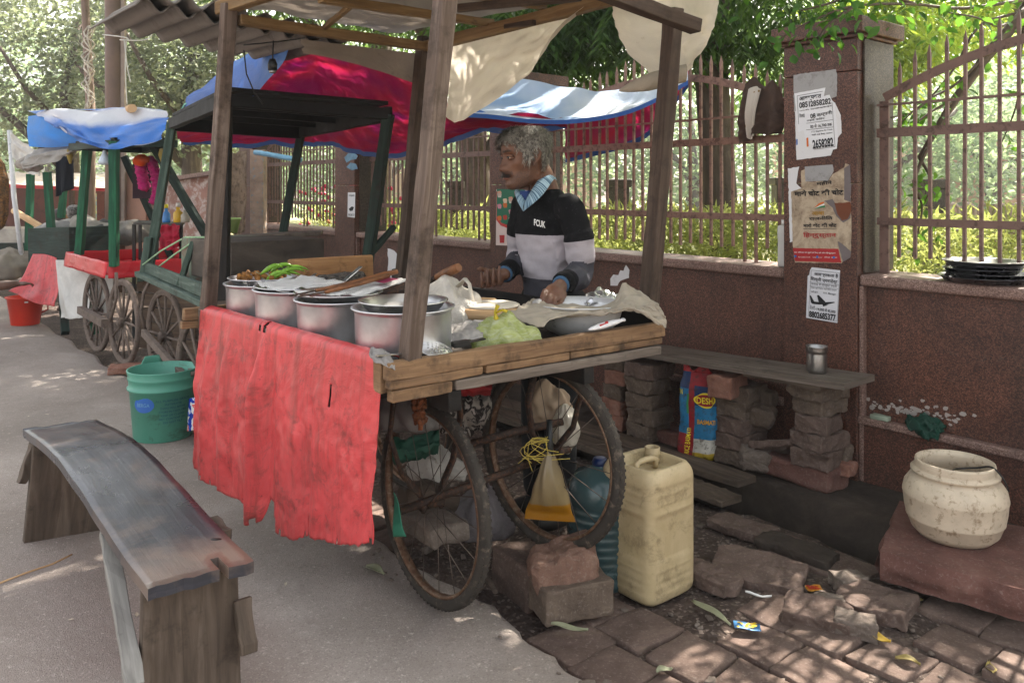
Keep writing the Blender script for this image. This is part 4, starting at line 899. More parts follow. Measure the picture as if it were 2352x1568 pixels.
for i in range(30): q = pa + V(rnd.uniform(-.09, .09), rnd.uniform(-.09, .09), .165 + rnd.uniform(0, .02)); m.rbox(q, (.03, .018, .012), rotm(rnd.uniform(0, 90), rnd.uniform(0, 90), rnd.uniform(0, 180)), .6, 2, .003, 30, i)
tag(m.build('fried_snack', plain('fried_crust', '8a5c28', .7, var=.4, scale=40)), 'heap of golden fried snack pieces on the plate of the chilli pot', 'food', kind='stuff')
def chilli(k, p, ang, L):
    m = MB(); d = V(math.cos(ang), math.sin(ang), 0); n_ = d.cross(V(0, 0, 1)); pts = [p + d * (L * u) + V(0, 0, .035 * math.sin(u * 2.6)) + n_ * (.02 * math.sin(u * 3)) for u in [i / 8 for i in range(9)]]
    m.tube(pts, [.003, .007, .009, .009, .0085, .0075, .006, .004, .001], 8); o = m.build('green_chilli', GCH); m2 = MB(); m2.tube([pts[0], pts[0] - d * .02 + V(0, 0, .012)], .0018, 5); m2.build('stalk', LGRN, o); return o
GCH = plain('green_chilli_skin', '6f9a2c', .3, var=.2, scale=20, bump=0)
for k in range(6):
    o = chilli(k, pa + V(rnd.uniform(.0, .07), rnd.uniform(-.09, .03), .168 + .012 * (k % 3)), rnd.uniform(-.9, .8), rnd.uniform(.09, .13)); tag(o, 'green chilli in the small heap on the leftmost pot', 'chilli', 'heap of green chillies')
# newspaper
def sheet(name, label, cat, mat, q, amp=.01, n=18, th=.0012, f=6, extra=None, su=.3, sv=.2):
    q = [Vector(p) for p in q]; m = MB(); n_ = (q[1] - q[0]).cross(q[3] - q[0]).normalized()
    m.grid(lambda u, v: q[0].lerp(q[1], u).lerp(q[3].lerp(q[2], u), v) + n_ * (amp * nz((u * f, v * f, q[0].x * 9)) + amp * .5 * nz((u * f * 2.3, v * f * 2.3, 7))) + (extra(u, v) if extra else V(0, 0, 0)), n, n, su, sv)
    return tag(m.build(name, mat, solid=th), label, cat), q
def newsmat():
    m = NT('printed_newspaper', .9, 0, .15); uv = m.co('UV'); s = m.sep(uv); ln = m.math('PINGPONG', m.math('MULTIPLY', s[1], 420), 1.0); wd = m.noise(m.co('UV', (500, 420, 1)), 1.0, 2)
    ink = m.math('MULTIPLY', m.ramp(ln, [(.45, 0), (.55, 1)]), m.ramp(wd, [(.42, 0), (.5, 1)])); mg = m.math('GREATER_THAN', m.math('PINGPONG', m.math('MULTIPLY', s[0], 9), 1.0), .12)
    m.col(m.mix(m.math('MULTIPLY', m.math('MULTIPLY', ink, mg), .62), m.mix(m.ramp(m.noise(uv, 8, 5), [(.4, 0), (.7, .5)]), 'd2d0cd', 'b5b1ab'), '3a3a3c')); return m.mat
NEWSP = newsmat()
zt_ = pb.z + .176
sheet('newspaper', 'crumpled newspaper sheet lying over the second pot', 'newspaper', NEWSP, [pb + V(-.15, -.03, .178), pb + V(-.02, -.17, .168), pb + V(.235, .02, .172), pb + V(.0, .15, .186)], .012)
zt_ = pc.z + .175
sheet('newspaper', 'folded newspaper under the wooden tongs', 'newspaper', NEWSP, [pc + V(-.02, -.10, .172), pc + V(.10, -.10, .176), pc + V(.26, .13, .205), pc + V(.13, .16, .20)], .008)
sheet('newspaper', 'grey newspaper scrap tucked along the left rim of the tongs pot', 'newspaper', NEWSP, [pc + V(-.15, -.03, .182), pc + V(-.13, -.06, .178), pc + V(.03, -.14, .178), pc + V(.05, -.09, .182)], .006)
m = MB(); nq = [pc + V(.105, .03, .203), pc + V(.16, -.005, .2), pc + V(.205, .055, .208), pc + V(.15, .09, .211)]
m.face([m.vert(q + V(0, 0, .004)) for q in nq]); tag(m.build('printed_picture', flat('maroon_print', '8c2f4c', .8)), 'maroon printed advertisement on the folded newspaper', 'print')
def tongs():
    t = thing('wooden_tongs', 'pair of long wooden handled tongs lying across the third pot', 'tongs', pc + V(.0, .0, .2))
    part1('handle', WHAND, t, lambda m: m.tube([pc + V(-.06, -.09, .188), pc + V(.06, .0, .207), pc + V(.15, .08, .226), pc + V(.19, .11, .232)], [.006, .0085, .010, .009], 8)); part1('handle', WHAND, t, lambda m: m.tube([pc + V(-.02, -.12, .186), pc + V(.08, -.03, .206), pc + V(.17, .05, .226)], [.006, .009, .009], 8))
    part1('blade', IRON, t, lambda m: (m.beam(pc + V(-.06, -.09, .188), pc + V(-.13, -.15, .178), .016, .003), m.beam(pc + V(-.02, -.12, .186), pc + V(-.10, -.16, .178), .014, .003)))
tongs()
def spoon(name, label, a, b, bowlr, w_=.012, cat='spoon'):
    a, b = Vector(a), Vector(b); t = thing(name, label, cat, a); d = (b - a).normalized()
    part1('handle', STEEL, t, lambda m: m.beam(a, b, w_, .003, n=4, jit=.0004)); part1('scoop', STEEL, t, lambda m: m.blob(a, (bowlr, bowlr * .8, bowlr * .35), None, 14, 8)); return t
spoon('ladle', 'steel ladle handle rising from the newspaper covered pot', P(770, 662, 3.35), P(829, 612, 3.45), .045, .02, 'ladle'); spoon('serving_spoon', 'steel spoon with its handle up behind the chillies', P(690, 650, 3.3), P(726, 628, 3.35), .035, .012)
m = MB(); m.rbox(P(782, 644, 3.5), (.20, .10, .05), frame_from(CB), .4, 6, .018, 14, 2.0); tag(m.build('coal_tray', plain('sooty_tray', '2b2724', .9, var=.4, scale=20, dirt='6e655c', dirtpos=.52)), 'sooty metal tray behind the pots in front of the scorched board', 'tray')
m = MB(); m.blob(P(700, 650, 3.55), (.11, .08, .03), None, 18, 10, .008, 12); tag(m.build('flat_bread', plain('bread_crust', 'a08b74', .9, var=.2, scale=18)), 'pale flat bread heap behind the leftmost pots', 'bread')
leanbox('scorched_board', 'scorched wooden board standing upright at the rear of the front cart', 'board', WBOARD, [P(668, 652, 3.5), P(860, 652, 3.82), P(858, 585, 3.82), P(666, 596, 3.5)], .025, bevel=.008)
# pan handle, bags, dough
t = thing('frying_pan', 'black iron pan whose wooden handle sticks up behind the white bag', 'pan', P(965, 655, 3.15)); part1('handle', WHAND, t, lambda m: m.tube([P(1002, 638, 3.05), P(1015, 632, 3.04), P(1040, 621, 3.0), P(1054, 614, 2.98)], [.013, .017, .0185, .016], 12)); part1('neck', IRON, t, lambda m: m.tube([P(940, 668, 3.2), P(985, 646, 3.1), P(1003, 637, 3.05)], [.008, .009, .012], 8)); part1('pan_body', IRON, t, lambda m: m.lathe([(.05, 0), (.12, .03), (.14, .06), (.137, .06), (.115, .033), (.001, .006)], P(905, 690, 3.3), 32))
def plasticbag(name, label, c, rad, mat, knot=None, seed=1.0, amp=.03, fr=8, flatb=True, pleats=9, cat='plastic bag', hd=0.0):
    c = Vector(c)
    def fn(p, q):
        up = max(0, q.z); k = 1 - .35 * up ** 2.5; a = math.atan2(q.y, q.x); wv = 1 + (.05 + .06 * up) * math.sin(a * pleats + seed * 3 + 2 * math.sin(q.z * 3)) + .05 * math.sin(a * 4 + seed)
        z = p.z
        if flatb and q.z < -.35: z = -.35 * rad[2] - (abs(q.z) - .35) * rad[2] * .25
        return V(p.x * k * wv, p.y * k * wv, z)
    m = MB(); m.blob(c, rad, None, 64, 34, amp, fr, seed, fn)
    if hd: m.tube([c + V(-hd, 0, rad[2] * .7), c + V(-hd * .7, .01, rad[2] * 1.25), c + V(-.01, 0, rad[2] * 1.35), c + V(hd * .5, 0, rad[2] * 1.1), c + V(hd, 0, rad[2] * .5)], [.012, .012, .01, .012, .014], 8, flat=.35)
    o = m.build(name, mat); tag(o, label, cat)
    if knot:
        m = MB(); k0 = c + V(0, 0, rad[2] * .8); m.tube([k0, k0 + V(.0, 0, .03), k0 + V(.01, 0, .05), k0 + V(.025, 0, .075)], [.03, .012, .014, .024], 10, flat=.5); m.build('knot', knot, o)
    return o
def bagmat(name, c, al, tc, rough=.3, sc=9):
    m = NT(name, rough, 0, .5); o = m.co('Object'); f = m.noise(o, sc, 5, .65, 1.5); L = lin(c); col = m.ramp(f, [(.3, [x * .75 for x in L[:3]]), (.7, [min(1, x * 1.2) for x in L[:3]])]); m.col(col); m.bump(m.noise(o, sc * 3, 5, .6, 2.5), .6, .02)
    if name == 'green_bag_film': w2 = m.noise(m.co('Object', (9, 9, 26)), 1.3, 5, .7, 3.0); c2 = m.mix(m.ramp(w2, [(.42, 0), (.6, .75)]), col, 'e4e8c8'); c2 = m.mix(m.ramp(w2, [(.30, .8), (.38, 0)]), c2, '8fae2c'); m.col(c2)
    m.translucent(tc, al); return m.mat
BAGW = bagmat('white_bag_film', 'd8d0c4', .25, 'd8cbb8'); BAGG = bagmat('green_bag_film', 'c3cc7a', .4, 'dbe49a', .22, 16); BAGS = bagmat('smoky_bag_film', '857d80', .3, 'a09a98', .25); BAGC = bagmat('clear_bag_film', 'c9c2b4', .4, 'c9c2b4', .2)
o = plasticbag('plastic_bag', 'cream white plastic bag standing behind the front post on the cart', cp(.47, .52, DZ + .085), (.125, .11, .125), BAGW, None, 2.0, .03, 9, hd=.0); m = MB(); q = cp(.47, .52, DZ); m.tube([P(1050, 660, 2.98), P(1068, 640, 2.96), P(1078, 652, 2.95), P(1085, 690, 2.94), P(1078, 700, 2.94)], [.018, .014, .01, .011, .016], 8, flat=.35); m.build('bag_handle', BAGW, o)
gb_ = cp(.125, .495, DZ + .035)
plasticbag('plastic_bag', 'knotted yellow green plastic bag at the front edge of the cart', gb_, (.112, .085, .082), BAGG, None, 5.0, .034, 11, pleats=13); m = MB(); k0 = gb_ + V(-.03, -.01, .060); m.tube([k0, k0 + V(-.004, 0, .022), k0 + V(-.006, 0, .034), k0 + V(.004, 0, .055)], [.03, .013, .008, .017], 12, flat=.45); m.tube([k0 + V(-.004, 0, .03), k0 + V(.018, 0, .04), k0 + V(.034, -.004, .036)], [.008, .010, .013], 8, flat=.4); m.build('knot', bagmat('yellow_knot', 'd8c22c', .3, 'e0cc30'), bpy.data.objects['plastic_bag.001'])
def crumple(name, label, cat, rows, mat, amp=.02, f=9, n=40, th=.002, su=.4, sv=.3):
    m = MB(); m.grid(lambda u, v: patch(rows, u, v) + V(0, 0, amp * nz((u * f, v * f, 3)) + amp * .5 * nz((u * f * 2.6, v * f * 2.6, 5))) + V(0, -amp * .7 * nz((u * f, v * f * 1.3, 9)), 0), n, n, su, sv); return tag(m.build(name, mat, solid=th), label, cat)
# rolling board, dough, pin
rb = P(1120, 712, 2.98); t = thing('rolling_board', 'round wooden rolling board with flattened dough on the cart', 'board', rb); part1('board_top', WPALE, t, lambda m: m.lathe([(.1, 0), (.115, .004), (.118, .03), (.11, .036), (.001, .036)], rb - V(0, 0, .02), 36))
m = MB(); m.lathe([(.105, 0), (.108, .004), (.1, .008), (.001, .008)], rb + V(0.01, 0, .0165), 36); tag(m.build('flat_dough', plain('dough', 'c9bfae', .9, var=.08)), 'flat round of dough on the rolling board', 'dough')
t = thing('rolling_pin', 'yellowish rolling pin lying behind the dough', 'rolling pin', P(1115, 694, 3.1)); part1('roller', WPALE, t, lambda m: m.tube([P(1085, 695, 3.12), P(1092, 694, 3.12), P(1135, 696, 3.08), P(1142, 697, 3.08)], [.012, .02, .02, .012], 12)); part1('grip', WPALE, t, lambda m: m.tube([P(1142, 697, 3.08), P(1168, 698, 3.06)], [.009, .01], 8))
# dough bowl
bc = cp(.205, .905, DZ); m = MB(); r = .163
m.lathe([(.075, 0), (.09, .002), (.12, .018), (.148, .05), (.158, .085), (.163, .108), (.172, .112), (.172, .116), (.16, .114), (.152, .085), (.14, .05), (.11, .02), (.001, .012)], bc, 56); bowl = tag(m.build('dough_bowl', plain('brushed_steel', 'c9c8c8', .36, .35, .5, var=.15, dirt='6e6a66', dirtpos=.66)), 'wide steel basin in which the vendor kneads dough, at the right end of the cart', 'bowl')
m = MB(); m.blob(bc + V(0, 0, .055), (.115, .115, .035), None, 24, 12, .012, 9); tag(m.build('dough_mass', plain('flour_dough', 'd6d2cb', .9, var=.06)), 'white dough inside the wide steel basin', 'dough')
crumple('dish_cloth', 'beige cotton cloth draped over the front rim of the dough basin and the cart corner', 'cloth',
    [[P(1225, 690, 3.16), P(1300, 702, 3.02), P(1400, 700, 2.98), P(1432, 654, 3.02), P(1470, 672, 3.02), P(1512, 700, 2.98)],
     [P(1190, 705, 2.93), P(1280, 708, 2.92), P(1390, 712, 2.9), P(1440, 690, 2.93), P(1490, 700, 2.93), P(1522, 715, 2.95)],
     [P(1165, 725, 2.85), P(1265, 718, 2.86), P(1380, 714, 2.86), P(1445, 704, 2.88), P(1495, 720, 2.9), P(1530, 735, 2.92)],
     [P(1238, 752, 2.74), P(1285, 727, 2.83), P(1380, 721, 2.84), P(1448, 712, 2.86), P(1500, 736, 2.87), P(1530, 752, 2.88)]], CLOTHB, .016, 9, 60)
crumple('grey_cloth', 'grey crumpled cloth lying between the largest pot and the green bag', 'cloth', [[P(1035, 750, 2.72), P(1070, 738, 2.74), P(1120, 735, 2.78)], [P(1030, 768, 2.66), P(1065, 757, 2.66), P(1110, 752, 2.7)], [P(1035, 782, 2.6), P(1070, 778, 2.6), P(1110, 778, 2.62)]], plain('grey_rag', '918c88', .95, var=.2), .010, 3.5)
crumple('foil_bag', 'crumpled silvery foil behind the dough basin', 'foil', [[P(1345, 682, 3.25), P(1375, 664, 3.28), P(1400, 672, 3.3), P(1425, 685, 3.3)], [P(1340, 690, 3.2), P(1375, 676, 3.2), P(1405, 680, 3.2), P(1425, 690, 3.2)], [P(1345, 700, 3.15), P(1375, 695, 3.15), P(1400, 695, 3.15), P(1420, 700, 3.15)]], metal('crumpled_foil', 'd0cfd2', .3), .02, 6, 24)
m = MB(); a_, b_ = P(1352, 757, 2.78), P(1432, 734, 2.87)
m.tube([a_, a_.lerp(b_, .1), a_.lerp(b_, .4), a_.lerp(b_, .75), a_.lerp(b_, .93), b_], [.004, .011, .017, .015, .009, .012], 10, flat=.6); o = tag(m.build('snack_packet', plain('white_wrapper', 'd9d6d6', .35, var=.05)), 'rolled white packet with red print wedged behind the end plank', 'packet')
m = MB(); q = a_.lerp(b_, .42) + V(-.004, -.016, .002); m.box(q, (.026, .003, .012), e=frame_from(b_ - a_) @ rotm(0, 0, 0)); m.box(a_.lerp(b_, .52) + V(-.003, -.015, .008), (.012, .003, .01), e=frame_from(b_ - a_)); m.build('red_print', INKR, o)
# skimmer leaning at the front corner
def skim():
    t = thing('skimmer', 'perforated steel skimmer disc at the front corner of the cart', 'skimmer', cp(.07, .16, DZ)); c = P(1000, 803, 2.45); e = frame_from(CB + V(0, 0, -.05), (.0, -.45, 1)); m = MB()
    R_ = .052; n = 26; holes = [(x * .0145 + (y % 2) * .007, y * .0125) for x in range(-3, 4) for y in range(-3, 4) if (x * .0145) ** 2 + (y * .0125) ** 2 < (R_ * .8) ** 2]
    N = 44
    def f(u, v): x, y = (u * 2 - 1) * R_, (v * 2 - 1) * R_; return c + e @ V(x, y, .012 * (1 - (x * x + y * y) / R_ ** 2))
    def keep(u, v):
        x, y = (u * 2 - 1) * R_, (v * 2 - 1) * R_
        if x * x + y * y > R_ * R_: return False
        return all((x - a) ** 2 + (y - b) ** 2 > .0027 ** 2 for a, b in holes)
    m.grid(f, N, N, keep=keep); m.build('disc', STEEL, t, solid=.0015); part1('rim', STEEL, t, lambda m: m.ring(lambda a: (c + e @ V(math.cos(a) * R_, math.sin(a) * R_, 0), e @ V(math.cos(a), math.sin(a), 0), e @ V(0, 0, 1)), .0022, 40, 6)); part1('handle', STEELD, t, lambda m: m.beam(c + e @ V(-R_, -.01, 0), c + e @ V(-R_ - .16, -.02, .01), .014, .003))
skim()
m = MB(); m.beam(P(1040, 792, 2.5), P(1075, 786, 2.52), .03, .016); m.beam(P(1075, 786, 2.52), P(1112, 777, 2.55), .022, .003); tag(m.build('kitchen_knife', BLACKM), 'black handled knife lying beside the skimmer', 'knife')
crumple('rag', 'grey plastic rag tied around the front post foot above the red sheet', 'rag', [[P(852, 800, 2.36), P(872, 800, 2.34), P(895, 812, 2.33)], [P(848, 816, 2.33), P(875, 818, 2.31), P(905, 830, 2.31)], [P(858, 826, 2.3), P(880, 836, 2.29), P(908, 850, 2.29)]], plain('grey_plastic', '7d7874', .5, var=.2), .008, 3.5, 24)
# ---------------------------------------------------------------- things under and beside the front cart
plasticbag('garbage_bag', 'tied smoky grey plastic bag on the ground under the front cart', G(1108, 1275, -.03) + V(0, .1, .10), (.125, .11, .135), BAGS, None, 8.0, .02, 8, hd=.03)
plasticbag('white_sack', 'crumpled white sack lying behind the near wheel', P(1005, 1075, 3.3), (.12, .10, .08), plain('sack_white', 'b5b0a8', .8, var=.15, dirt='5b524b', dirtpos=.6), None, 3.0, .04, 9)
m = MB(); m.tube([P(925, 1150, 3.1), P(975, 1135, 3.15), P(1045, 1150, 3.2)], [.05, .06, .045], 12); tag(m.build('log', WTREE), 'short dark log under the front cart behind the near wheel', 'log')
m = MB(); m.rbox(P(990, 1200, 3.05), (.26, .16, .07), frame_from(CA), .5, 6, .02, 9, 4.0); tag(m.build('stone_block', RUBB), 'rough stone lying below the log under the cart', 'stone')
crumple('bundle_cloth', 'white cloth bundle with dark printed branches hanging under the cart deck', 'cloth', [[P(1000, 880, 3.1), P(1060, 878, 3.15), P(1125, 876, 3.2)], [P(992, 930, 3.0), P(1055, 940, 3.0), P(1130, 930, 3.1)], [P(1000, 990, 3.1), P(1060, 1000, 3.1), P(1120, 985, 3.2)]], PRINT, .03, 6, 40)
crumple('red_cloth', 'dark red cloth bulging under the cart deck above the printed bundle', 'cloth', [[P(1010, 870, 3.0), P(1070, 868, 3.0), P(1130, 862, 3.1)], [P(1005, 890, 2.95), P(1060, 892, 2.95), P(1130, 890, 3.05)], [P(1015, 905, 3.0), P(1065, 908, 3.0), P(1125, 905, 3.1)]], plain('dark_red_cloth', '8a1f22', .9), .02, 5, 24)
plasticbag('grey_bundle', 'grey striped cloth bundle under the deck beside the red sheet', P(950, 940, 2.95), (.12, .12, .14), plain('striped_bundle', '6e6a67', .9, var=.3, scale=12), None, 6.0, .03, 9)
plasticbag('paper_bag', 'torn brown paper bag hanging under the right side of the cart deck', P(1262, 925, 3.15), (.08, .06, .085), plain('brown_paper', 'a08c76', .9, var=.2, scale=14), None, 9.0, .03, 13, flatb=False); plasticbag('white_bag', 'white plastic bag hanging beside the torn brown paper bag', P(1296, 985, 3.1), (.05, .05, .10), BAGC, None, 4.0, .02, 14, flatb=False)
# bag of orange curry hanging inside the right wheel
def oilbag():
    a = P(1262, 1030, 2.86); b0_, b1_ = P(1203, 1190, 2.88), P(1322, 1198, 2.86); m = MB(); n = 26
    def fn(u, v):
        th = u * 2 * math.pi; k = v ** .9; mid = a.lerp(b0_.lerp(b1_, .5), v); ex = (b1_ - b0_) * .5 * (k * 1.0 + .06 * (1 - k)); ey = V(.02, .05, 0) * (math.sin(min(1, v * 1.15) * math.pi) ** .7 + .08)
        return mid + ex * math.cos(th) * (1 + .03 * math.sin(v * 20 + th * 3)) + ey * math.sin(th) * (1 + .1 * math.sin(th * 7))
    m.grid(fn, 40, n, .3, .3)
    mm = NT('oily_bag_film', .25, 0, .5); z = m and mm.sep(mm.co('Generated'))[2]; c = mm.ramp(z, [(.0, 'a06c12'), (.24, 'a8761a'), (.27, '94805a'), (1, '8a7c64')]); mm.col(c); mm.bump(mm.noise(mm.co('Object'), 30, 4), .4, .01); mm.translucent(c, .3)
    o = m.build('curry_bag', mm.mat); tag(o, 'clear plastic bag of orange curry hanging inside the right wheel', 'plastic bag'); m2 = MB(); m2.ring(lambda t_: (a.lerp((b0_ + b1_) / 2, .26) + V(math.cos(t_), math.sin(t_), 0) * .024, V(math.cos(t_), math.sin(t_), 0), V(0, 0, 1)), .004, 20, 6); m2.tube([a + V(0, 0, .10), a, a.lerp((b0_ + b1_) / 2, .26)], [.01, .014, .02], 8); m2.build('bag_tie', BLACKM, o)
oilbag()
m = MB(); YROPE = plain('yellow_string', 'b5a04a', .8)
for k in range(9): s_ = [P(1262 + rnd.uniform(-12, 12), 1008 + rnd.uniform(-8, 8), 2.86), P(1225 + rnd.uniform(-25, 40), 1018 + rnd.uniform(-14, 14), 2.83), P(1210 + rnd.uniform(-20, 60), 1040 + rnd.uniform(-20, 20), 2.84), P(1192 + rnd.uniform(-8, 130), 1062 + rnd.uniform(-25, 25), 2.84)]; m.tube([ctrl(s_, i / 10) for i in range(11)], .0013, 5)
tag(m.build('yellow_string', YROPE), 'frayed yellow string tied around the hub of the right wheel', 'string')
m = MB(); 
for k in range(46): p0 = P(962, 935, 2.5) + V(rnd.gauss(0, .013), rnd.gauss(0, .013), rnd.uniform(-.06, .055)); m.rbox(p0, (.020, .018, .016), rotm(k * 40, k * 70, k * 20), .7, 3, .006, 50, k)
tag(m.build('marigold_garland', plain('dry_marigold', '5a3015', .95, var=.6, scale=60)), 'dried brown marigold garland tied under the front corner of the cart', 'garland')
crumple('green_sheet', 'dark green tarpaulin bundled between the wheels behind the red sheet', 'tarpaulin', [[P(900, 1010, 2.9), P(960, 1000, 2.95), P(1010, 985, 3.0)], [P(900, 1040, 2.85), P(960, 1035, 2.9), P(1010, 1015, 2.95)], [P(905, 1065, 2.9), P(960, 1055, 2.95), P(1005, 1040, 3.0)]], plain('green_tarp_cloth', '1f4a3a', .7), .02, 5, 20)
m = MB(); m.grid(lambda u, v: P(904 + 30 * u * v, 1130 + 100 * v, 2.66 - .02 * u) + V(0, .02 * math.sin(v * 6), 0), 8, 12, .2, .3); tag(m.build('green_rag', plain('teal_rag', '2f7a62', .8), solid=.002), 'teal rag hanging behind the right edge of the red sheet', 'rag')
m = MB(); m.tube([G(1092, 1288, -.03), G(1110, 1315, -.02), G(1138, 1358, .0)], [.012, .011, .009], 8); tag(m.build('broken_stick', WTREE), 'broken stick lying on the ground beside the near wheel', 'stick')
# bricks and stones under the right wheel
def brick(name, label, c, sz, e, mat, group=None, cat='brick', r=.3, amp=.008, chips=.15, seed=None, fr=14, n=6): m = MB(); m.rbox(c, sz, e, r, n + 3, amp, fr, rnd.uniform(0, 90) if seed is None else seed, False, chips); return tag(m.build(name, mat), label, cat, group)
brick('concrete_block', 'grey concrete block on the ground under the propped right wheel', P(1312, 1362, 2.78), (.255, .15, .115), frame_from((.93, .36, .0)), BRICK, None, 'block', .15, .006)
brick('wedge_stone', 'rough reddish stone wedged between the grey block and the right wheel', P(1295, 1296, 2.82), (.245, .17, .12), frame_from((.95, .25, .06)), stone('ruddy_stone', ['5a463c', '75594c', '8d7464']), None, 'stone', .55, .026, .2, 3.3, 9, 8)
brick('dark_block', 'dark brick lying behind the grey block and the rough stone', P(1212, 1318, 2.98), (.17, .24, .16), frame_from((.8, .5, 0)), PAVE, None, 'block', .2, .006)
# jerrycan
def jerry():
    c = G(1506, 1400, -.055) + V(-.0, .165, 0); e = frame_from((.78, .62, 0)); Hh = .462; hx, hy = .131, .130; t = thing('jerrycan', 'large yellowed plastic jerrycan standing on the soil beside the right wheel', 'jerrycan', c)
    m = MB(); nr = 44; ns = 64
    def sec(z):
        k = 1.0; 
        if z < .03: k = 1 - .12 * ((.03 - z) / .03) ** 2
        if z > Hh - .05: k = 1 - .13 * ((z - Hh + .05) / .05) ** 2.2
        return k * (1 + .006 * math.sin(z * 20))
    def pt(i, z):
        a = 2 * math.pi * i / ns; ca, sa = math.cos(a), math.sin(a); n_ = 5.5; rr = (abs(ca) ** n_ + abs(sa) ** n_) ** (-1 / n_); x, y = ca * rr, sa * rr; k = sec(z); off = 0.0
        if max(abs(x), abs(y)) > .98 and abs(abs(x) - abs(y)) > .22:
            f = y if abs(x) > abs(y) else x
            if .33 < z / Hh < .34 or .68 < z / Hh < .69: off = 0
            if .34 < z / Hh < .67 and abs(f) < .72: off = -.007
            elif (z / Hh < .32 or .71 < z / Hh < .88) and abs(f) < .8: off = -.003 * (.8 + .8 * math.sin(z * 2 * math.pi / .0165))
        if .2 < z / Hh < .8: k *= 1 + .012 * math.sin((z / Hh - .2) / .6 * math.pi)
        return V(x * (hx * k + off), y * (hy * k + off), z)
    zs = [0] + [Hh * k / nr for k in range(1, nr + 1)]; rows = [[m.vert(c + e @ pt(i, z)) for i in range(ns)] for z in zs]
    for k in range(nr):
        for i in range(ns): i2 = (i + 1) % ns; m.face((rows[k][i], rows[k][i2], rows[k + 1][i2], rows[k + 1][i]), None, True)
    m.face(rows[0][::-1])
    # top: rim falls into a well with a handle
    def top(q, z): return [m.vert(c + e @ V(pt(i, Hh).x * q, pt(i, Hh).y * q, z)) for i in range(ns)]
    prev = rows[-1]
    for q, z in ((.93, Hh + .003), (.86, Hh + .002), (.80, Hh - .006), (.76, Hh - .028), (.7, Hh - .034)):
        cur = top(q, z)
        for i in range(ns): i2 = (i + 1) % ns; m.face((prev[i], prev[i2], cur[i2], cur[i]), None, True)
        prev = cur
    m.face(prev); mm = NT('yellowed_plastic', .42, 0, .4); o_ = mm.co('Object'); f = mm.noise(o_, 5, 6, .7, .6); cc = mm.ramp(f, [(.3, 'b09c76'), (.6, 'c9b590'), (.8, 'd9caa8')]); zz = mm.sep(o_)[2]
    cc = mm.mix(mm.ramp(mm.math('ADD', zz, mm.math('MULTIPLY', mm.noise(o_, 12, 4), .012)), [(.318, .0), (.324, .35)]), mm.mix('FFFFFF' if False else .2, cc, 'a8946c'), cc); d = mm.noise(o_, 9, 8, .8, .3); cc = mm.mix(mm.ramp(d, [(.52, 0), (.70, .75)]), cc, '6b5a42'); mm.col(cc); mm.bump(mm.noise(o_, 40, 4), .15, .004); mm.translucent(cc, .15)
    m.build('can_body', mm.mat, t); m = MB(); a0, a1 = c + e @ V(-.07, -.01, Hh - .03), c + e @ V(.03, -.01, Hh - .03)
    m.tube([a0, a0 + V(0, 0, .032), a0.lerp(a1, .2) + V(0, 0, .038), a0.lerp(a1, .8) + V(0, 0, .038), a1 + V(0, 0, .03), a1], .011, 10); m.build('handle', mm.mat, t)
    s_ = c + e @ V(.075, .045, Hh - .035); part1('spout', mm.mat, t, lambda m: m.lathe([(.03, 0), (.03, .018), (.027, .022), (.03, .026), (.027, .03), (.03, .034), (.027, .038), (.029, .056), (.026, .058), (.022, .055), (.022, .0)], s_, 28))
jerry()
# big water jar
wj = P(1378, 1300, 3.04); wj.z = -.06
GLAS = plain('blue_green_plastic', '34484a', .22, 0, .5, var=.2, scale=5, dirt='3a4440', dirtpos=.6, bump=.05)
t = thing('water_jar', 'blue green plastic water jar with a dark blue neck between wheel and jerrycan', 'water jar', wj)
pr = [(.09, 0), (.115, .01), (.122, .03)]
for k in range(9): z = .05 + k * .03; pr += [(.122, z), (.117, z + .008), (.122, z + .016)]
pr += [(.122, .34), (.116, .375), (.09, .405), (.045, .425), (.03, .432), (.028, .44), (.001, .44)]
part1('jar_body', GLAS, t, lambda m: m.lathe(pr, wj, 44)); part1('neck', plain('dark_blue_plastic', '0e2048', .35), t, lambda m: m.lathe([(.029, .424), (.03, .445), (.024, .458), (.016, .46), (.001, .46)], wj, 24))
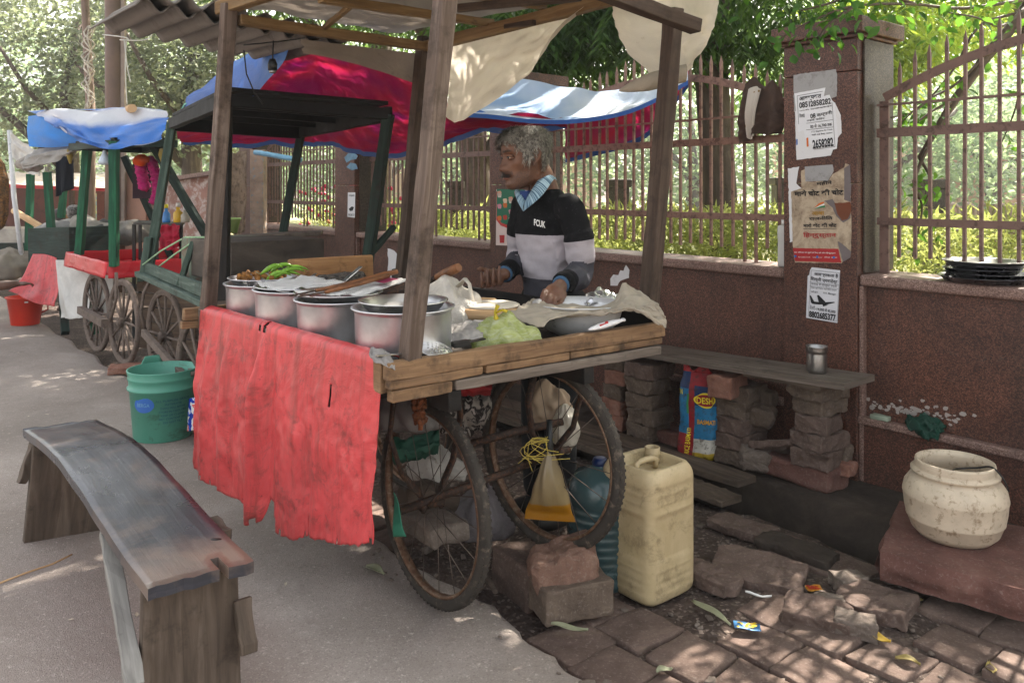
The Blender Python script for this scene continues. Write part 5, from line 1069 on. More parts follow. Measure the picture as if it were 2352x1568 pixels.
# ---------------------------------------------------------------- bench at the left
def bench():
    a0, a1 = P(340, 1354, 2.007), P(583, 1290, 2.147); f0, f1 = P(52, 984, 3.34), P(222, 966, 3.46)
    for q in (a0, a1, f0, f1): q.z = .42
    t = thing('wooden_bench', 'worn low wooden bench with a bowed dark seat in the left foreground', 'bench', (a0 + f1) / 2 - V(0, 0, .42))
    m = MB(); nu, nv = 46, 12; th = .03
    def sp(u, v, lo):
        p = a0.lerp(a1, v).lerp(f0.lerp(f1, v), u); bow = .048 * math.sin(math.pi * min(1, u * 1.02)) ** 1.3 - .012 * math.sin(u * 6.28)
        side = (a1 - a0).normalized(); ew = .003 * nz((u * 9, v > .5, 3)) if v in (0, 1) else 0
        dn = (f0 - a0).normalized(); en = .022 * nz((v * 4.5, u > .5, 1)) + .012 * nz((v * 14, u > .5, 1)) if u in (0, 1) else 0
        return p + V(0, 0, bow + .006 * (v - .5) - (th if lo else 0) + .0025 * nz((u * 14, v * 5, 0))) + side * ew - dn * en
    L = 1.74; W_ = .255
    up = m.grid(lambda u, v: sp(u, v, 0), nu, nv, L, W_, keep=lambda u, v: not (u < .045 and .66 < v < .75)); lo = m.grid(lambda u, v: sp(u, v, 1), nu, nv, L, W_, keep=lambda u, v: not (u < .045 and .66 < v < .75))
    for i in range(nu):
        for j in (0, nv): q = (up[i][j], up[i + 1][j], lo[i + 1][j], lo[i][j]); m.face(q if j else q[::-1], [(L * i / nu, 0), (L * (i + 1) / nu, 0), (L * (i + 1) / nu, .03), (L * i / nu, .03)])
    for j in range(nv):
        for i in (0, nu):
            if i == 0 and j == 8: i = 2
            q = (up[i][j], up[i][j + 1], lo[i][j + 1], lo[i][j]); m.face(q[::-1] if i < nu else q, [(9 + W_ * j / nv, 0), (9 + W_ * (j + 1) / nv, 0), (9 + W_ * (j + 1) / nv, .03), (9 + W_ * j / nv, .03)])
    for j in (8, 9): m.face((up[0][j], up[2][j] if False else up[1][j], lo[1][j], lo[0][j])); m.face((up[1][j], up[2][j], lo[2][j], lo[1][j]))
    m.build('seat', BTOP, t)
    dn = (f0 - a0).normalized(); sd_ = (a1 - a0).normalized()
    def leg(u, spread, slant):
        p0 = a0.lerp(f0, u); p1 = a1.lerp(f1, u); zt_ = .42 - .03 + .048 * math.sin(math.pi * u) ** 1.3 - .004
        q = [p0 + sd_ * .012, p1 - sd_ * .012]; lo_ = [q[0] - sd_ * spread + dn * slant, q[1] + sd_ * spread + dn * slant]; o = dn * .035
        mm = MB(); mm.hexa([V(q[0].x, q[0].y, zt_), V(q[1].x, q[1].y, zt_), V(q[1].x, q[1].y, zt_) + o, V(q[0].x, q[0].y, zt_) + o, V(lo_[0].x, lo_[0].y, 0), V(lo_[1].x, lo_[1].y, 0), V(lo_[1].x, lo_[1].y, 0) + o, V(lo_[0].x, lo_[0].y, 0) + o]); mm.build('leg', WBENCH, t, bevel=.004)
    leg(.045, .01, -.0); leg(.90, .03, .03)
    def brace(pa_, pb_, w_, h_): part1('brace', WBRACE, t, lambda m: m.beam(pa_, pb_, w_, h_, up=sd_, n=10, jit=.003), bevel=.003)
    brace(P(246, 1222, 2.42), P(312, 1580, 1.98), .028, .042)
    part1('brace', WBENCH, t, lambda m: m.beam(P(556, 1375, 2.2), P(572, 1500, 2.16), .02, .045, up=sd_, n=6, jit=.003), bevel=.003); part1('brace', WBENCH, t, lambda m: m.beam(P(80, 1018, 3.28), P(48, 1112, 3.22), .03, .05, up=dn, n=6, jit=.004), bevel=.003)
    part1('brace', WBENCH, t, lambda m: m.beam(P(488, 1195, 2.45), P(520, 1228, 2.35), .03, .03, up=sd_, n=3, jit=.005), bevel=.003); part1('nail_hole', BLACKM, t, lambda m: m.lathe([(.016, 0), (.001, .0005)], P(496, 1241, 2.22) * 1 + V(0, 0, .004), 14, sx=1.0, sy=.55))
bench()
# ---------------------------------------------------------------- buckets
def bucket(name, label, c, r0, r1, h, mat, bands=True, tear=False, mouth=True):
    t = thing(name, label, 'bucket', c); m = MB()
    def rz_(z): return lerp(r0, r1, z / h)
    pr = [(r0 * .96, 0), (r0, .006)]
    if bands: pr += [(rz_(h * .72), h * .72), (rz_(h * .72) + .01, h * .725), (rz_(h * .75) + .01, h * .75), (rz_(h * .765), h * .766), (rz_(h * .86), h * .86), (rz_(h * .87) + .004, h * .872), (rz_(h * .9) + .003, h * .9), (rz_(h * .91), h * .91), (rz_(h) + .004, h * .985), (r1 + .005, h), (r1 - .004, h), (rz_(h * .7) - .006, h * .7), (r0 - .006, .012), (.001, .012)]
    else: pr += [(rz_(h * .96), h * .96), (r1 + .012, h * .97), (r1 + .014, h), (r1 - .004, h), (r0 - .006, .012), (.001, .012)]
    m.lathe(pr, c, 48, wob=lambda a, z: 1 + .012 * math.sin(2 * a + 1) * z / h); m.build('bucket_body', mat, t); return t
gc = G(362, 1018); gc = gc + V(-.03, .14, 0)
GB = plain('green_bucket_plastic', '559884', .42, 0, .4, var=.12, scale=4, dirt='3f5a4a', dirtpos=.62)
bk = bucket('green_bucket', 'tall green plastic bucket with a torn rim and a blue oval print on the road', gc, .155, .182, .385, GB)
part1('torn_rim', GB, bk, lambda m: m.grid(lambda u, v: gc + V(math.cos(2.0 + u * .7) * .182, math.sin(2.0 + u * .7) * .182, .375 + .05 * v * min(1, (1 - u) * 4) * min(1, u * 8 + .2)), 8, 3), solid=.004)
def cyl(c, r, a, z): return c + V(math.cos(a) * r, math.sin(a) * r, z)
A0 = math.atan2(-gc.y, -gc.x)
def bk_r(z): return lerp(.155, .182, z / .385) + .0015
part1('oval_print', INKB, bk, lambda m: m.grid(lambda u, v: cyl(gc, bk_r(.215), A0 - .62 + .36 * (v) * math.cos(u * 6.2832), .215 + .042 * v * math.sin(u * 6.2832)), 28, 3))
def btxt(m):
    for k in range(7):
        wd_ = [.62, .3, .45, .5, .42, .5, .36][k]; put_text(m, ['ALL PURPOSE GRADE', 'INTERIOR', 'SHAKE WELL BEFORE', 'STORE IN COOL DRY', 'KEEP LID CLOSED', 'NET CONTENT 20 L', 'DO NOT TILT'][k], None, V(1, 0, 0), V(0, 1, 0), .011, wd_ * .3, fmap=lambda a, b, k=k: cyl(gc, bk_r(.24 - .02 * k) + .001, A0 + .32 + a / .17, .235 - .02 * k + b))
part1('lettering', flat('faded_blue_ink', '2a5f78', .7), bk, btxt)
def btxt2(m):
    put_text(m, 'BERGA', None, V(1, 0, 0), V(0, 1, 0), .02, .075, fmap=lambda a, b: cyl(gc, bk_r(.215) + .002, A0 - .62 + a / .17, .215 + b))
part1('oval_lettering', flat('pale_blue_ink', '6f9fc0', .7), bk, btxt2)
rc = G(38, 750) + V(0, .15, 0)
rbk = bucket('red_bucket', 'bright orange red plastic bucket standing on the wet road at the far left', rc, .13, .168, .285, plain('orange_red_plastic', 'd9361c', .35, 0, .45, var=.08, scale=4, bump=0), False)
part1('handle', flat('red_handle', 'a02018'), rbk, lambda m: m.tube([cyl(rc, .165, .2, .24), cyl(rc, .22, .1, .2), cyl(rc, .225, .05, .15), cyl(rc, .165, 0, .12)], .008, 8)); part1('label_strip', INKW, rbk, lambda m: m.grid(lambda u, v: cyl(rc, .166, math.atan2(-rc.y, -rc.x) - .05 + .2 * u, .236 + .015 * v), 8, 1))
# snack wrapper leaning behind the green bucket
m = MB(); q = [P(430, 990, 4.5), P(456, 985, 4.45), P(458, 908, 4.45), P(434, 915, 4.5)]
m.grid(lambda u, v: q[0].lerp(q[1], u).lerp(q[3].lerp(q[2], u), v) + V(0, -.01 * math.sin(u * 3.1) + .006 * nz((u * 6, v * 8, 0)), 0), 10, 14); mm = NT('wrapper_print', .25, 0, .5); uvn = mm.noise(mm.co('Object'), 14, 3, .5, 1.5); mm.col(mm.ramp(uvn, [(.36, '16308f'), (.44, '1d49b8'), (.47, 'd8d5d0'), (.54, 'd6353a'), (.62, 'c9a24a')], 'CONSTANT')); tag(m.build('snack_wrapper', mm.mat, solid=.003), 'blue and red snack wrapper propped behind the green bucket', 'wrapper')
# ---------------------------------------------------------------- bench by the wall, bricks, sack
def wpx(x, y, n=.02):
    t = wall_t(x, n); p = Wp(t, n, 0); return V(p.x, p.y, H - (y - HY) / F * p.y)
wb = thing('wall_bench', 'long grey plank seat resting on brick piles against the wall', 'bench', Wp(-.5, .25, .5))
def seatp(m):
    n = 30
    m.grid(lambda u, v: Wp(lerp(-1.25, .19, u), lerp(.11, .385, v), lerp(.49, .545, u) + .003 * nz((u * 20, v * 4, 0))), n, 6, 1.45, .28)
    m.grid(lambda u, v: Wp(lerp(-1.25, .19, u), lerp(.385, .11, v), lerp(.465, .515, u)), n, 6, 1.45, .28)
    m.grid(lambda u, v: Wp(lerp(-1.25, .19, u), .385 + .003 * nz((u * 30, v, 2)), lerp(lerp(.49, .545, u), lerp(.465, .515, u), v)), n, 1, 1.45, .03, uo=(3, 3)); m.grid(lambda u, v: Wp(.19, lerp(.11, .385, u), lerp(.545, .515, v)), 1, 1, .28, .03)
part1('seat', WGREY, wb, seatp); part1('batten', WBENCH, wb, lambda m: m.beam(Wp(-.35, .30, .488), Wp(.08, .335, .50), .09, .022, n=6, jit=.002))
WE = frame_from(WU)
ORD = ['topmost', 'second', 'third', 'fourth', 'fifth', 'lowest']
def stack(name, where, x, n_, zs, size, group, mats, seed, names=ORD, jx=.012):
    t = wall_t(x, n_); r2 = random.Random(seed); k0 = len(zs)
    for k in range(k0 - 1):
        z0, z1 = zs[k], zs[k + 1]; o_ = names[0] if k == k0 - 2 else (names[-1] if k == 0 else names[k0 - 2 - k])
        sz = (size[0] * r2.uniform(.86, 1.12), size[1] * r2.uniform(.86, 1.08), (z1 - z0) * .99)
        brick('brick', '%s brick down in %s' % (o_, where) if o_ not in ('topmost', 'lowest') else '%s brick of %s' % (o_, where), Wp(t + r2.uniform(-jx, jx), n_ + r2.uniform(-jx, jx), (z0 + z1) / 2), sz, WE @ rotm(0, 0, r2.uniform(-7, 7)), r2.choice(mats + [PAVE, BRICK]), group, r=.22, amp=.010, chips=.35, n=8, fr=17)
stack('brick', 'the pile under the seat end with the steel tumbler', 1882, .215, [.10, .185, .262, .345, .42, .485], (.17, .20), 'bricks of the seat pile below the tumbler', [BRICK, BRICK, PAVE, BRICK, BRICKR], 2)
stack('brick', 'the middle pile right of the rice sack', 1700, .22, [.0, .085, .165, .245, .33, .40], (.185, .20), 'bricks of the middle seat pile', [BRICK, BRICK, BRICK, BRICK, BRICKR], 3)
stack('brick', 'the front column left of the rice sack', 1487, .27, [.0, .09, .175, .26, .345, .43], (.19, .20), 'bricks of the left seat pile, front column', [BRICKR, BRICK, BRICK, BRICK, BRICK], 4)
stack('brick', 'the column farthest left under the plank seat', 1430, .20, [.0, .08, .165, .25, .335, .42, .455], (.16, .19), 'bricks of the left seat pile, rear column', [BRICKR, BRICKR, BRICK, BRICK, BRICK, BRICKR], 5)
brick('foundation_stone', 'long reddish stone carrying the brick pile below the steel tumbler', Wp(wall_t(1838, .21), .21, .052), (.40, .19, .105), WE @ rotm(0, 0, 3), REDST, None, 'stone', .5, .014, .2, 2.0, 7, 9)
brick('orange_brick', 'orange brown brick set end-on at the top left of the middle seat pile', Wp(wall_t(1672, .3), .30, .405), (.13, .2, .11), WE @ rotm(0, 0, 8), BRICKR, None, 'brick', .2, .008, .2, 7.0)
brick('loose_brick', 'half brick leaning against the middle seat pile', wpx(1750, 955, .2), (.12, .1, .10), WE @ rotm(20, 15, 30), BRICK, None, 'brick', .4, .012, .2, 5.0)
brick('loose_brick', 'small half brick on top of another to the right of the middle pile', wpx(1752, 912, .12), (.13, .1, .08), WE @ rotm(0, 5, 10), BRICK, None, 'brick', .4, .01, .2, 6.0)
brick('stone_slab', 'flat broken slab leaning between the middle and right seat piles', wpx(1790, 1030, .22), (.24, .18, .035), WE @ rotm(-28, -14, 5), PAVE, None, 'stone', .5, .012, .2, 8.0); brick('rubble_stone', 'dark angular stone at the foot of the middle seat pile', wpx(1735, 1052, .3), (.15, .12, .10), WE @ rotm(10, 0, 30), RUBB, None, 'stone', .4, .02, .3, 9.0)
brick('brick_bat', 'small reddish brick end beside the lowest brick below the tumbler', wpx(1936, 1073, .14), (.10, .09, .06), WE, BRICKR, None, 'brick', .4, .01, .2, 3.0); brick('brick_bat', 'pale upright brick end right of the pile below the tumbler', wpx(1936, 1042, .10), (.07, .08, .09), WE, BRICK, None, 'brick', .4, .01, .2, 4.4)
brick('ledge_stone', 'dusty flat stone behind the rice sack at the foot of the wall', wpx(1560, 1005, .2), (.4, .16, .06), WE, REDST, None, 'stone', .5, .015, .2, 5.5)
# steel tumbler
tc = wpx(1874, 868, .24); tc.z = .536; tt = Wp(wall_t(1876, .25), .25, .5365)
m = MB(); m.lathe([(.036, 0), (.043, .006), (.045, .02), (.046, .088), (.0445, .094), (.048, .10), (.049, .108), (.0475, .122), (.049, .126), (.046, .124), (.044, .1), (.043, .02), (.001, .015)], tt, 40); tag(m.build('steel_tumbler', STEELD), 'steel tumbler standing on the plank seat below the notices', 'tumbler')
# rice sack
def sack():
    c = Wp(wall_t(1602, .33), .33, .0); e = frame_from((.86, -.5, 0)); hh = .445; m = MB(); ns = 64; nr = 50
    def pt(a, z):
        u = z / hh; w_ = .108 * (1 - .10 * u - .25 * max(0, u - .85) / .15 * .8) * (1 - .25 * max(0, .08 - u) / .08); d = .062 * (1 - .2 * u) * (1 - .75 * max(0, u - .82) / .18) * (1 - .2 * max(0, .08 - u) / .08)
        n_ = 2.6; ca, sa = math.cos(a), math.sin(a); rr = (abs(ca) ** n_ + abs(sa) ** n_) ** (-1 / n_); k = 1 + .10 * nz((ca * 2, sa * 2, z * 9)) + .05 * nz((ca * 4, sa * 4, z * 26), 1, 4)
        lean = .012 * math.sin(u * 3); return c + e @ V(ca * rr * w_ * k + lean, sa * rr * d * k, z)
    rows = [[m.vert(pt(2 * math.pi * i / ns, hh * k / nr)) for i in range(ns)] for k in range(nr + 1)]
    for k in range(nr):
        for i in range(ns):
            a = (i + .5) / ns * 360; z = (k + .5) / nr; front = 180 < a < 360; x = math.cos(R(a))
            if not front: mi = 0
            elif x < -.42: mi = 2 if .3 < z < .82 else (0 if z <= .3 else 1)
            elif x < -.1 or z > .86: mi = 0
            elif z > .64: mi = 1
            elif z > .26: mi = 2
            elif z > .1: mi = 3
            else: mi = 4
            m.m = mi; i2 = (i + 1) % ns; m.face((rows[k][i], rows[k][i2], rows[k + 1][i2], rows[k + 1][i]), None, True)
    m.m = 0; m.face(rows[0][::-1])
    def wov(n, c_): return plain(n, c_, .5, 0, .4, var=.25, scale=14, dirt='3a2e28', dirtpos=.58, bump=.5, bscale=30, bdist=.006)
    t = m.build('rice_sack', [wov('sack_red', '86181f'), wov('sack_navy', '122c54'), wov('sack_cyan', '186a94'), wov('sack_pale', 'b9b5aa'), wov('sack_yellow', 'b0952a')]); tag(t, 'red and blue printed rice sack standing between the brick piles', 'sack')
    part1('crimped_top', wov('sack_top', 'a51d22'), t, lambda m: m.grid(lambda u, v: pt(math.pi, hh).lerp(pt(0, hh), u) + V(0, 0, -.006 + .05 * v * (.6 + .4 * math.cos(u * 9))) + e @ V(0, .012 * math.sin(u * 11) * v, 0), 20, 5), solid=.004)
    def fm(zc, x0): return lambda a, b: pt(R(270) + (x0 + a) / .085, zc + b) + e @ V(0, -.003, 0)
    def oval(m): m.grid(lambda u, v: fm(.315, .042)(v * .05 * math.cos(u * 6.2832) * (1 + .08 * math.cos(u * 6.2832 * 4)), v * .036 * math.sin(u * 6.2832) * (1 + .08 * math.cos(u * 6.2832 * 4))) + e @ V(0, -.0005 - .0 * v, 0), 36, 3)
    part1('oval_border', INKY, t, oval); part1('oval_badge', flat('badge_red', '8c1a20', .5), t, lambda m: m.grid(lambda u, v: fm(.315, .042)(v * .044 * math.cos(u * 6.2832), v * .030 * math.sin(u * 6.2832)) + e @ V(0, -.0025, 0), 30, 3))
    def tx(m): put_text(m, 'DESHI', None, V(1, 0, 0), V(0, 1, 0), .032, .076, bold=.02, fmap=lambda a, b: fm(.315, .042)(a, b) + e @ V(0, -.005, 0)); put_text(m, 'BOON', None, V(1, 0, 0), V(0, 1, 0), .028, .05, bold=.02, fmap=lambda a, b: fm(.345, -.085)(a, b) + e @ V(0, -.002, 0))
    part1('lettering', INKY, t, tx); part1('lettering', flat('gold_ink', 'c9922c', .5), t, lambda m: (put_text(m, 'BASMATI', None, V(1, 0, 0), V(0, 1, 0), .024, .08, bold=.03, fmap=lambda a, b: fm(.205, .045)(a, b) + e @ V(0, -.002, 0))))
    part1('side_lettering', INKY, t, lambda m: put_text(m, 'RICE BASMATI', None, V(1, 0, 0), V(0, 1, 0), .02, .13, bold=.02, fmap=lambda a, b: fm(.1, -.03)(-b, a) + e @ V(0, -.002, 0)))
    part1('green_stripe', INKG, t, lambda m: m.grid(lambda u, v: fm(.29, -.035)(-.004 + .008 * u, -.05 + .10 * v) + e @ V(0, -.001, 0), 2, 10))
sack()
# planks over the drain
def dplank(label, t0, t1, n0, n1, z, mat, tilt=0): m = MB(); m.beam(Wp(t0, (n0 + n1) / 2, z), Wp(t1, (n0 + n1) / 2 + tilt, z), n1 - n0, .03, n=14, jit=.004); return tag(m.build('drain_plank', mat, bevel=.004), label, 'plank', 'planks laid over the drain')
dplank('long dark plank over the drain nearest the brick piles', -2.7, -.25, .385, .535, .012, WBENCH); dplank('long dark plank over the drain nearest the wheels', -2.7, -.52, .55, .69, .008, WBENCH, .01); dplank('short broken plank end over the drain behind the jerrycan', -.53, -.20, .56, .70, -.02, WBENCH, .02)
# slab and white pot
sl = [G(2021, 1264, .1), G(2066, 1149, .1), G(2440, 1230, .1), G(2420, 1372, .1)]
def slab(m):
    def fn(u, v): p = sl[0].lerp(sl[3], u).lerp(sl[1].lerp(sl[2], u), v); return p + V(.012 * nz((u * 5, v * 5, 1)), .012 * nz((u * 6, v * 5, 2)), .004 * nz((u * 6, v * 6, 3)))
    a = m.grid(fn, 36, 26, .7, .5); 
    def side(p, n, k):
        m.grid(lambda u, v: p(u) + V(0, 0, -.105 * v) + n * (.012 * math.sin(v * 3.1) + .02 * nz((u * 9, v * 3, k)) * min(1, v * 3)), 36, 8)
    side(lambda u: fn(u, 0), V(-.4, -.8, 0), 1); side(lambda u: fn(0, 1 - u), V(-.9, .2, 0), 2)
part1('stone_slab', REDST, None, slab)
tag(bpy.data.objects['stone_slab.001'], 'thick pinkish sandstone slab bridging the drain under the white pot', 'stone')
pc_ = P(2193, 1210, 3.06); pc_.z = .1
PW = plain('soiled_white_plastic', 'c4b49e', .5, 0, .4, var=.12, scale=14, dirt='80694f', dirtpos=.6, bump=.1)
t = thing('plastic_pot', 'soiled white round plastic pot without a lid on the sandstone slab', 'pot', pc_)
part1('pot_body', PW, t, lambda m: m.lathe([(.09, 0), (.125, .006), (.148, .03), (.163, .07), (.1665, .073), (.1665, .078), (.172, .11), (.176, .15), (.178, .155), (.178, .16), (.172, .19), (.155, .215), (.134, .228), (.142, .234), (.150, .238), (.150, .246), (.138, .25), (.134, .254), (.138, .26), (.134, .268), (.136, .274), (.134, .282), (.128, .283), (.124, .26), (.13, .225), (.16, .19), (.165, .12), (.11, .012), (.001, .01)], pc_, 64, wob=lambda a, z: 1 + .006 * math.sin(2 * a + 1)))
hs = [pc_ + V(-.052, -.115, .275), pc_ + V(-.045, -.07, .27), pc_ + V(.0, -.03, .262), pc_ + V(.06, -.04, .268), pc_ + V(.09, -.085, .285), pc_ + V(.115, -.115, .25), pc_ + V(.13, -.12, .21)]
part1('wire_handle', BLACKM, t, lambda m: m.tube([ctrl(hs, i / 30) for i in range(31)], .0035, 6)); 
# loose stones of the broken pavement
def loose(label, x, y, sz, rz, mat=PAVE, z=-.05, seed=1.0, r=.5, amp=.016, tilt=(0, 0)): return brick('loose_stone', label, G(x, y, z) + V(0, 0, sz[2] * .25), sz, rotm(tilt[0], tilt[1], rz), mat, 'loose stones of the broken pavement', 'stone', r * .5, amp * .75, .2, seed, 13, 11)
loose('large flat pale paving fragment on the soil beyond the jerrycan', 1742, 1318, (.33, .22, .045), -24, seed=1.5, tilt=(6, 3)); loose('flat worn paving fragment in front of the sandstone slab corner', 2010, 1392, (.24, .20, .05), -40, seed=2.5); loose('rough stone lump between the two yellow packets', 1878, 1420, (.22, .14, .055), -28, seed=3.5, tilt=(4, 0))
loose('small angular chip below the orange packet', 1905, 1394, (.11, .07, .05), -35, RUBB, seed=4.5); loose('dark stub of stone beside the dry yellow leaf', 1965, 1448, (.13, .09, .07), -20, RUBB, seed=5.5); loose('long paving fragment sunlit at one corner, below the jerrycan', 1620, 1330, (.26, .13, .05), -48, seed=6.5)
loose('small stone at the foot of the sandstone slab', 1950, 1345, (.12, .09, .06), 10, RUBB, seed=7.5); loose('thin paving flake near the drain edge behind the large fragment', 1705, 1215, (.26, .15, .035), -45, PAVE, seed=8.5); loose('dark paving flake along the drain edge', 1830, 1268, (.3, .13, .04), -46, CONC, seed=9.5)
m = MB(); r2 = random.Random(11)
for i in range(520):
    t_ = r2.uniform(-2.5, 1.6); n_ = r2.uniform(.68, 2.25); p = Wp(t_, n_, -.066 + (.06 if n_ > 2.08 else .016 * nz((t_ * 2.3, n_ * 2.3, 0)))); k = r2.uniform(.003, .013) * (1 if r2.random() < .85 else 1.8); m.rbox(p + V(0, 0, k * .3), (k * 2, k * 1.5, k), rotm(r2.uniform(-20, 20), r2.uniform(-20, 20), r2.uniform(0, 180)), .6, 2, k * .3, 60, i)
tag(m.build('gravel', RUBB), 'small stones and crumbs scattered over the pavement soil', 'gravel', kind='stuff')
m = MB()
for i in range(150):
    p = V(rnd.uniform(-4.5, .2), rnd.uniform(1.8, 7.5), .0045); 
    if (p - W0).dot(WN) < 2.15: continue
    k = rnd.uniform(.003, .011); m.leaf(p, V(rnd.gauss(0, 1), rnd.gauss(0, 1), .05), V(rnd.gauss(0, .2), 0, 1), k * 3, k * 1.3, .1)
tag(m.build('road_litter', plain('pale_litter', 'b8ab96', .8, var=.4, scale=3)), 'tiny pale leaf bits and paper scraps scattered over the road', 'litter', kind='stuff')
# litter one can tell apart
def lay(name, label, cat, x, y, L, W_, ang, mat, z=-.05, curl=.012, n=6, pt_=True, group=None):
    c = G(x, y, z); e = rotm(0, 0, ang); m = MB()
    def fn(u, v): w_ = W_ * (math.sin(math.pi * min(.97, .06 + u)) ** .7 if pt_ else 1); return c + e @ V((u - .5) * L, (v - .5) * w_, .006 + .5 * curl * (abs(v - .5) * 2) ** 2 + curl * .45 * math.sin(u * 5 + x) + .25 * curl * nz((u * 4, v * 3, x)) + .002)
    m.grid(fn, 12, n, L, W_); return tag(m.build(name, mat, solid=.0008), label, cat, group)
lay('fallen_leaf', 'long pale green leaf on the soil right of the jerrycan', 'leaf', 1632, 1410, .19, .036, -62, LGRN); lay('fallen_leaf', 'ragged pale leaf at the crumbled road edge', 'leaf', 1308, 1447, .12, .03, -12, LGRN, -.02); lay('fallen_leaf', 'curled yellow green leaf on the road beside the near wheel', 'leaf', 860, 1312, .10, .045, -38, LGRN, 0)
lay('fallen_leaf', 'dry yellow leaf between the stones at lower right', 'leaf', 2018, 1468, .075, .04, -45, plain('yellow_leaf', 'b0902f', .7)); lay('fallen_leaf', 'brown dry leaf near the front corner of the sandstone slab', 'leaf', 2092, 1382, .09, .05, 10, LDRY); lay('fallen_leaf', 'green brown leaf at the right edge below the slab', 'leaf', 2320, 1420, .10, .04, -20, LDRY); lay('fallen_leaf', 'dry leaf with a bent tip under the slab edge at right', 'leaf', 2262, 1400, .11, .045, -35, LDRY); lay('fallen_leaf', 'small yellow leaf on the sunlit blocks at lower right', 'leaf', 2085, 1522, .07, .03, -30, LDRY)
lay('fallen_leaf', 'yellowish leaf scrap in front of the grey block', 'leaf', 1387, 1385, .06, .03, 20, LDRY); lay('fallen_leaf', 'small green leaf on the blocks at the bottom of the view', 'leaf', 1527, 1545, .06, .03, 30, LGRN); lay('fallen_leaf', 'brown leaf upright on the blocks at the lower right corner', 'leaf', 2276, 1540, .07, .03, 70, LDRY)
def packet(label, x, y, L, W_, ang, c0, c1):
    o = lay('torn_packet', label, 'packet', x, y, L, W_, ang, flat('packet_' + c0, c0, .35), -.05, .006, 4, False); e = rotm(0, 0, ang); c = G(x, y, -.05) + V(0, 0, .0135); r2 = random.Random(int(x)); part1('print', flat('print_' + c1, c1, .4), o, lambda m: [m.face([m.vert(c + e @ V(a + .006 * math.cos(k * 1.26) * r2.uniform(.5, 1.6), b + .006 * math.sin(k * 1.26) * r2.uniform(.5, 1.5), .004 * nz((a * 90, b * 90, 0)))) for k in range(5)]) for a, b in [(r2.uniform(-.36, .36) * L, r2.uniform(-.34, .34) * W_) for _ in range(14)]]); bpy.data.objects[[q.name for q in o.children][0]]['kind'] = 'stuff'
packet('yellow and blue torn packet lying on the soil', 1716, 1444, .085, .045, -10, '3f6f9c', 'c9a820'); packet('orange and yellow packet near the drain', 1870, 1356, .055, .04, 0, 'c98a2c', 'a8281e'); packet('tiny printed wrapper on the road before the near wheel', 1090, 1366, .03, .025, 30, 'a09aa0', '5b2a3a'); packet('bright blue plastic scrap beside the grey block', 1208, 1368, .06, .02, -10, '1f5fb0', '2a70c8')
lay('white_twine', 'knotted white string with yellow specks beside the large paving fragment', 'string', 1742, 1372, .09, .012, -15, INKW); m = MB(); m.tube([G(-10, 1342), G(60, 1315), G(120, 1295), G(165, 1273)], .004, 5); tag(m.build('twig', WPALE), 'thin straight twig lying on the road beyond the bench leg', 'twig')
brick('flat_brick', 'pinkish flat brick chocking the nearest wheel of the tray cart', G(300, 846, .02), (.3, .16, .06), rotm(0, 0, 20), BRICKR, None, 'brick', .4, .01, .1, 2.2)
# ledge and coping items
so_ = wpx(2025, 952, .01); m = MB(); m.rbox(Wp(wall_t(2022, 0), 0, .3235), (.085, .04, .022), WE, .4, 4, .003, 20, 1.0); tag(m.build('soap_bar', plain('soap', '8f9a88', .6)), 'greenish bar of soap on the wall ledge', 'soap')
g0 = Wp(wall_t(2128, .01), .01, .315); crumple('green_rag', 'crumpled dark green rag on the wall ledge beside the soap', 'rag', [[g0 + WU * -.09 + V(0, 0, .03) - WN * .015, g0 + V(0, 0, .06) - WN * .015, g0 + WU * .08 + V(0, 0, .03) - WN * .015], [g0 + WU * -.085 + V(0, 0, .015) + WN * .02, g0 + V(0, 0, .04) + WN * .03, g0 + WU * .08 + V(0, 0, .02) + WN * .02], [g0 + WU * -.05 + V(0, 0, .0) + WN * .03, g0 + WU * .01 + V(0, 0, -.03) + WN * .04, g0 + WU * .06 + V(0, 0, -.02) + WN * .035]], plain('dark_green_rag', '12382c', .85, var=.3), .03, 5, 26)
pw_ = Wp(wall_t(2262, -.12), -.12, .986); zz = 0
for k, (lab, r_, dx) in enumerate((('lowest and widest dark steel plate of the stack on the right coping', .185, 0), ('second lowest dark steel plate of the stack on the right coping', .17, .01), ('middle dark steel plate of the stack on the right coping', .155, -.012), ('fourth dark steel plate of the stack on the right coping', .15, .006), ('topmost bright rimmed steel plate of the stack on the right coping', .165, -.004))):
    h = .024; m = MB(); m.lathe([(r_ * .8, 0), (r_ * .86, .004), (r_ * .95, h - .004), (r_, h), (r_ + .004, h + .002), (r_, h + .004), (r_ * .93, h), (r_ * .84, .008), (.001, .006)], pw_ + WU * dx + V(0, 0, zz), 48); tag(m.build('steel_plate', metal('dark_plate', '55555a', .25, .1) if k < 4 else STEELD), lab, 'plate', 'stacked steel plates on the coping'); zz += .017
m = MB(); jb = Wp(-.372, -.06, .986); m.rbox(jb + V(0, 0, .11), (.06, .07, .22), WE, .4, 5, .004, 9, 2.0); o = tag(m.build('milk_can', plain('milky_plastic', 'c9c6c2', .5, var=.05)), 'white plastic can on the coping tucked behind the notice pillar', 'can'); part1('cap', INKW, o, lambda m: m.tube([jb + V(0, 0, .22), jb + V(0, 0, .245)], [.02, .02], 16))
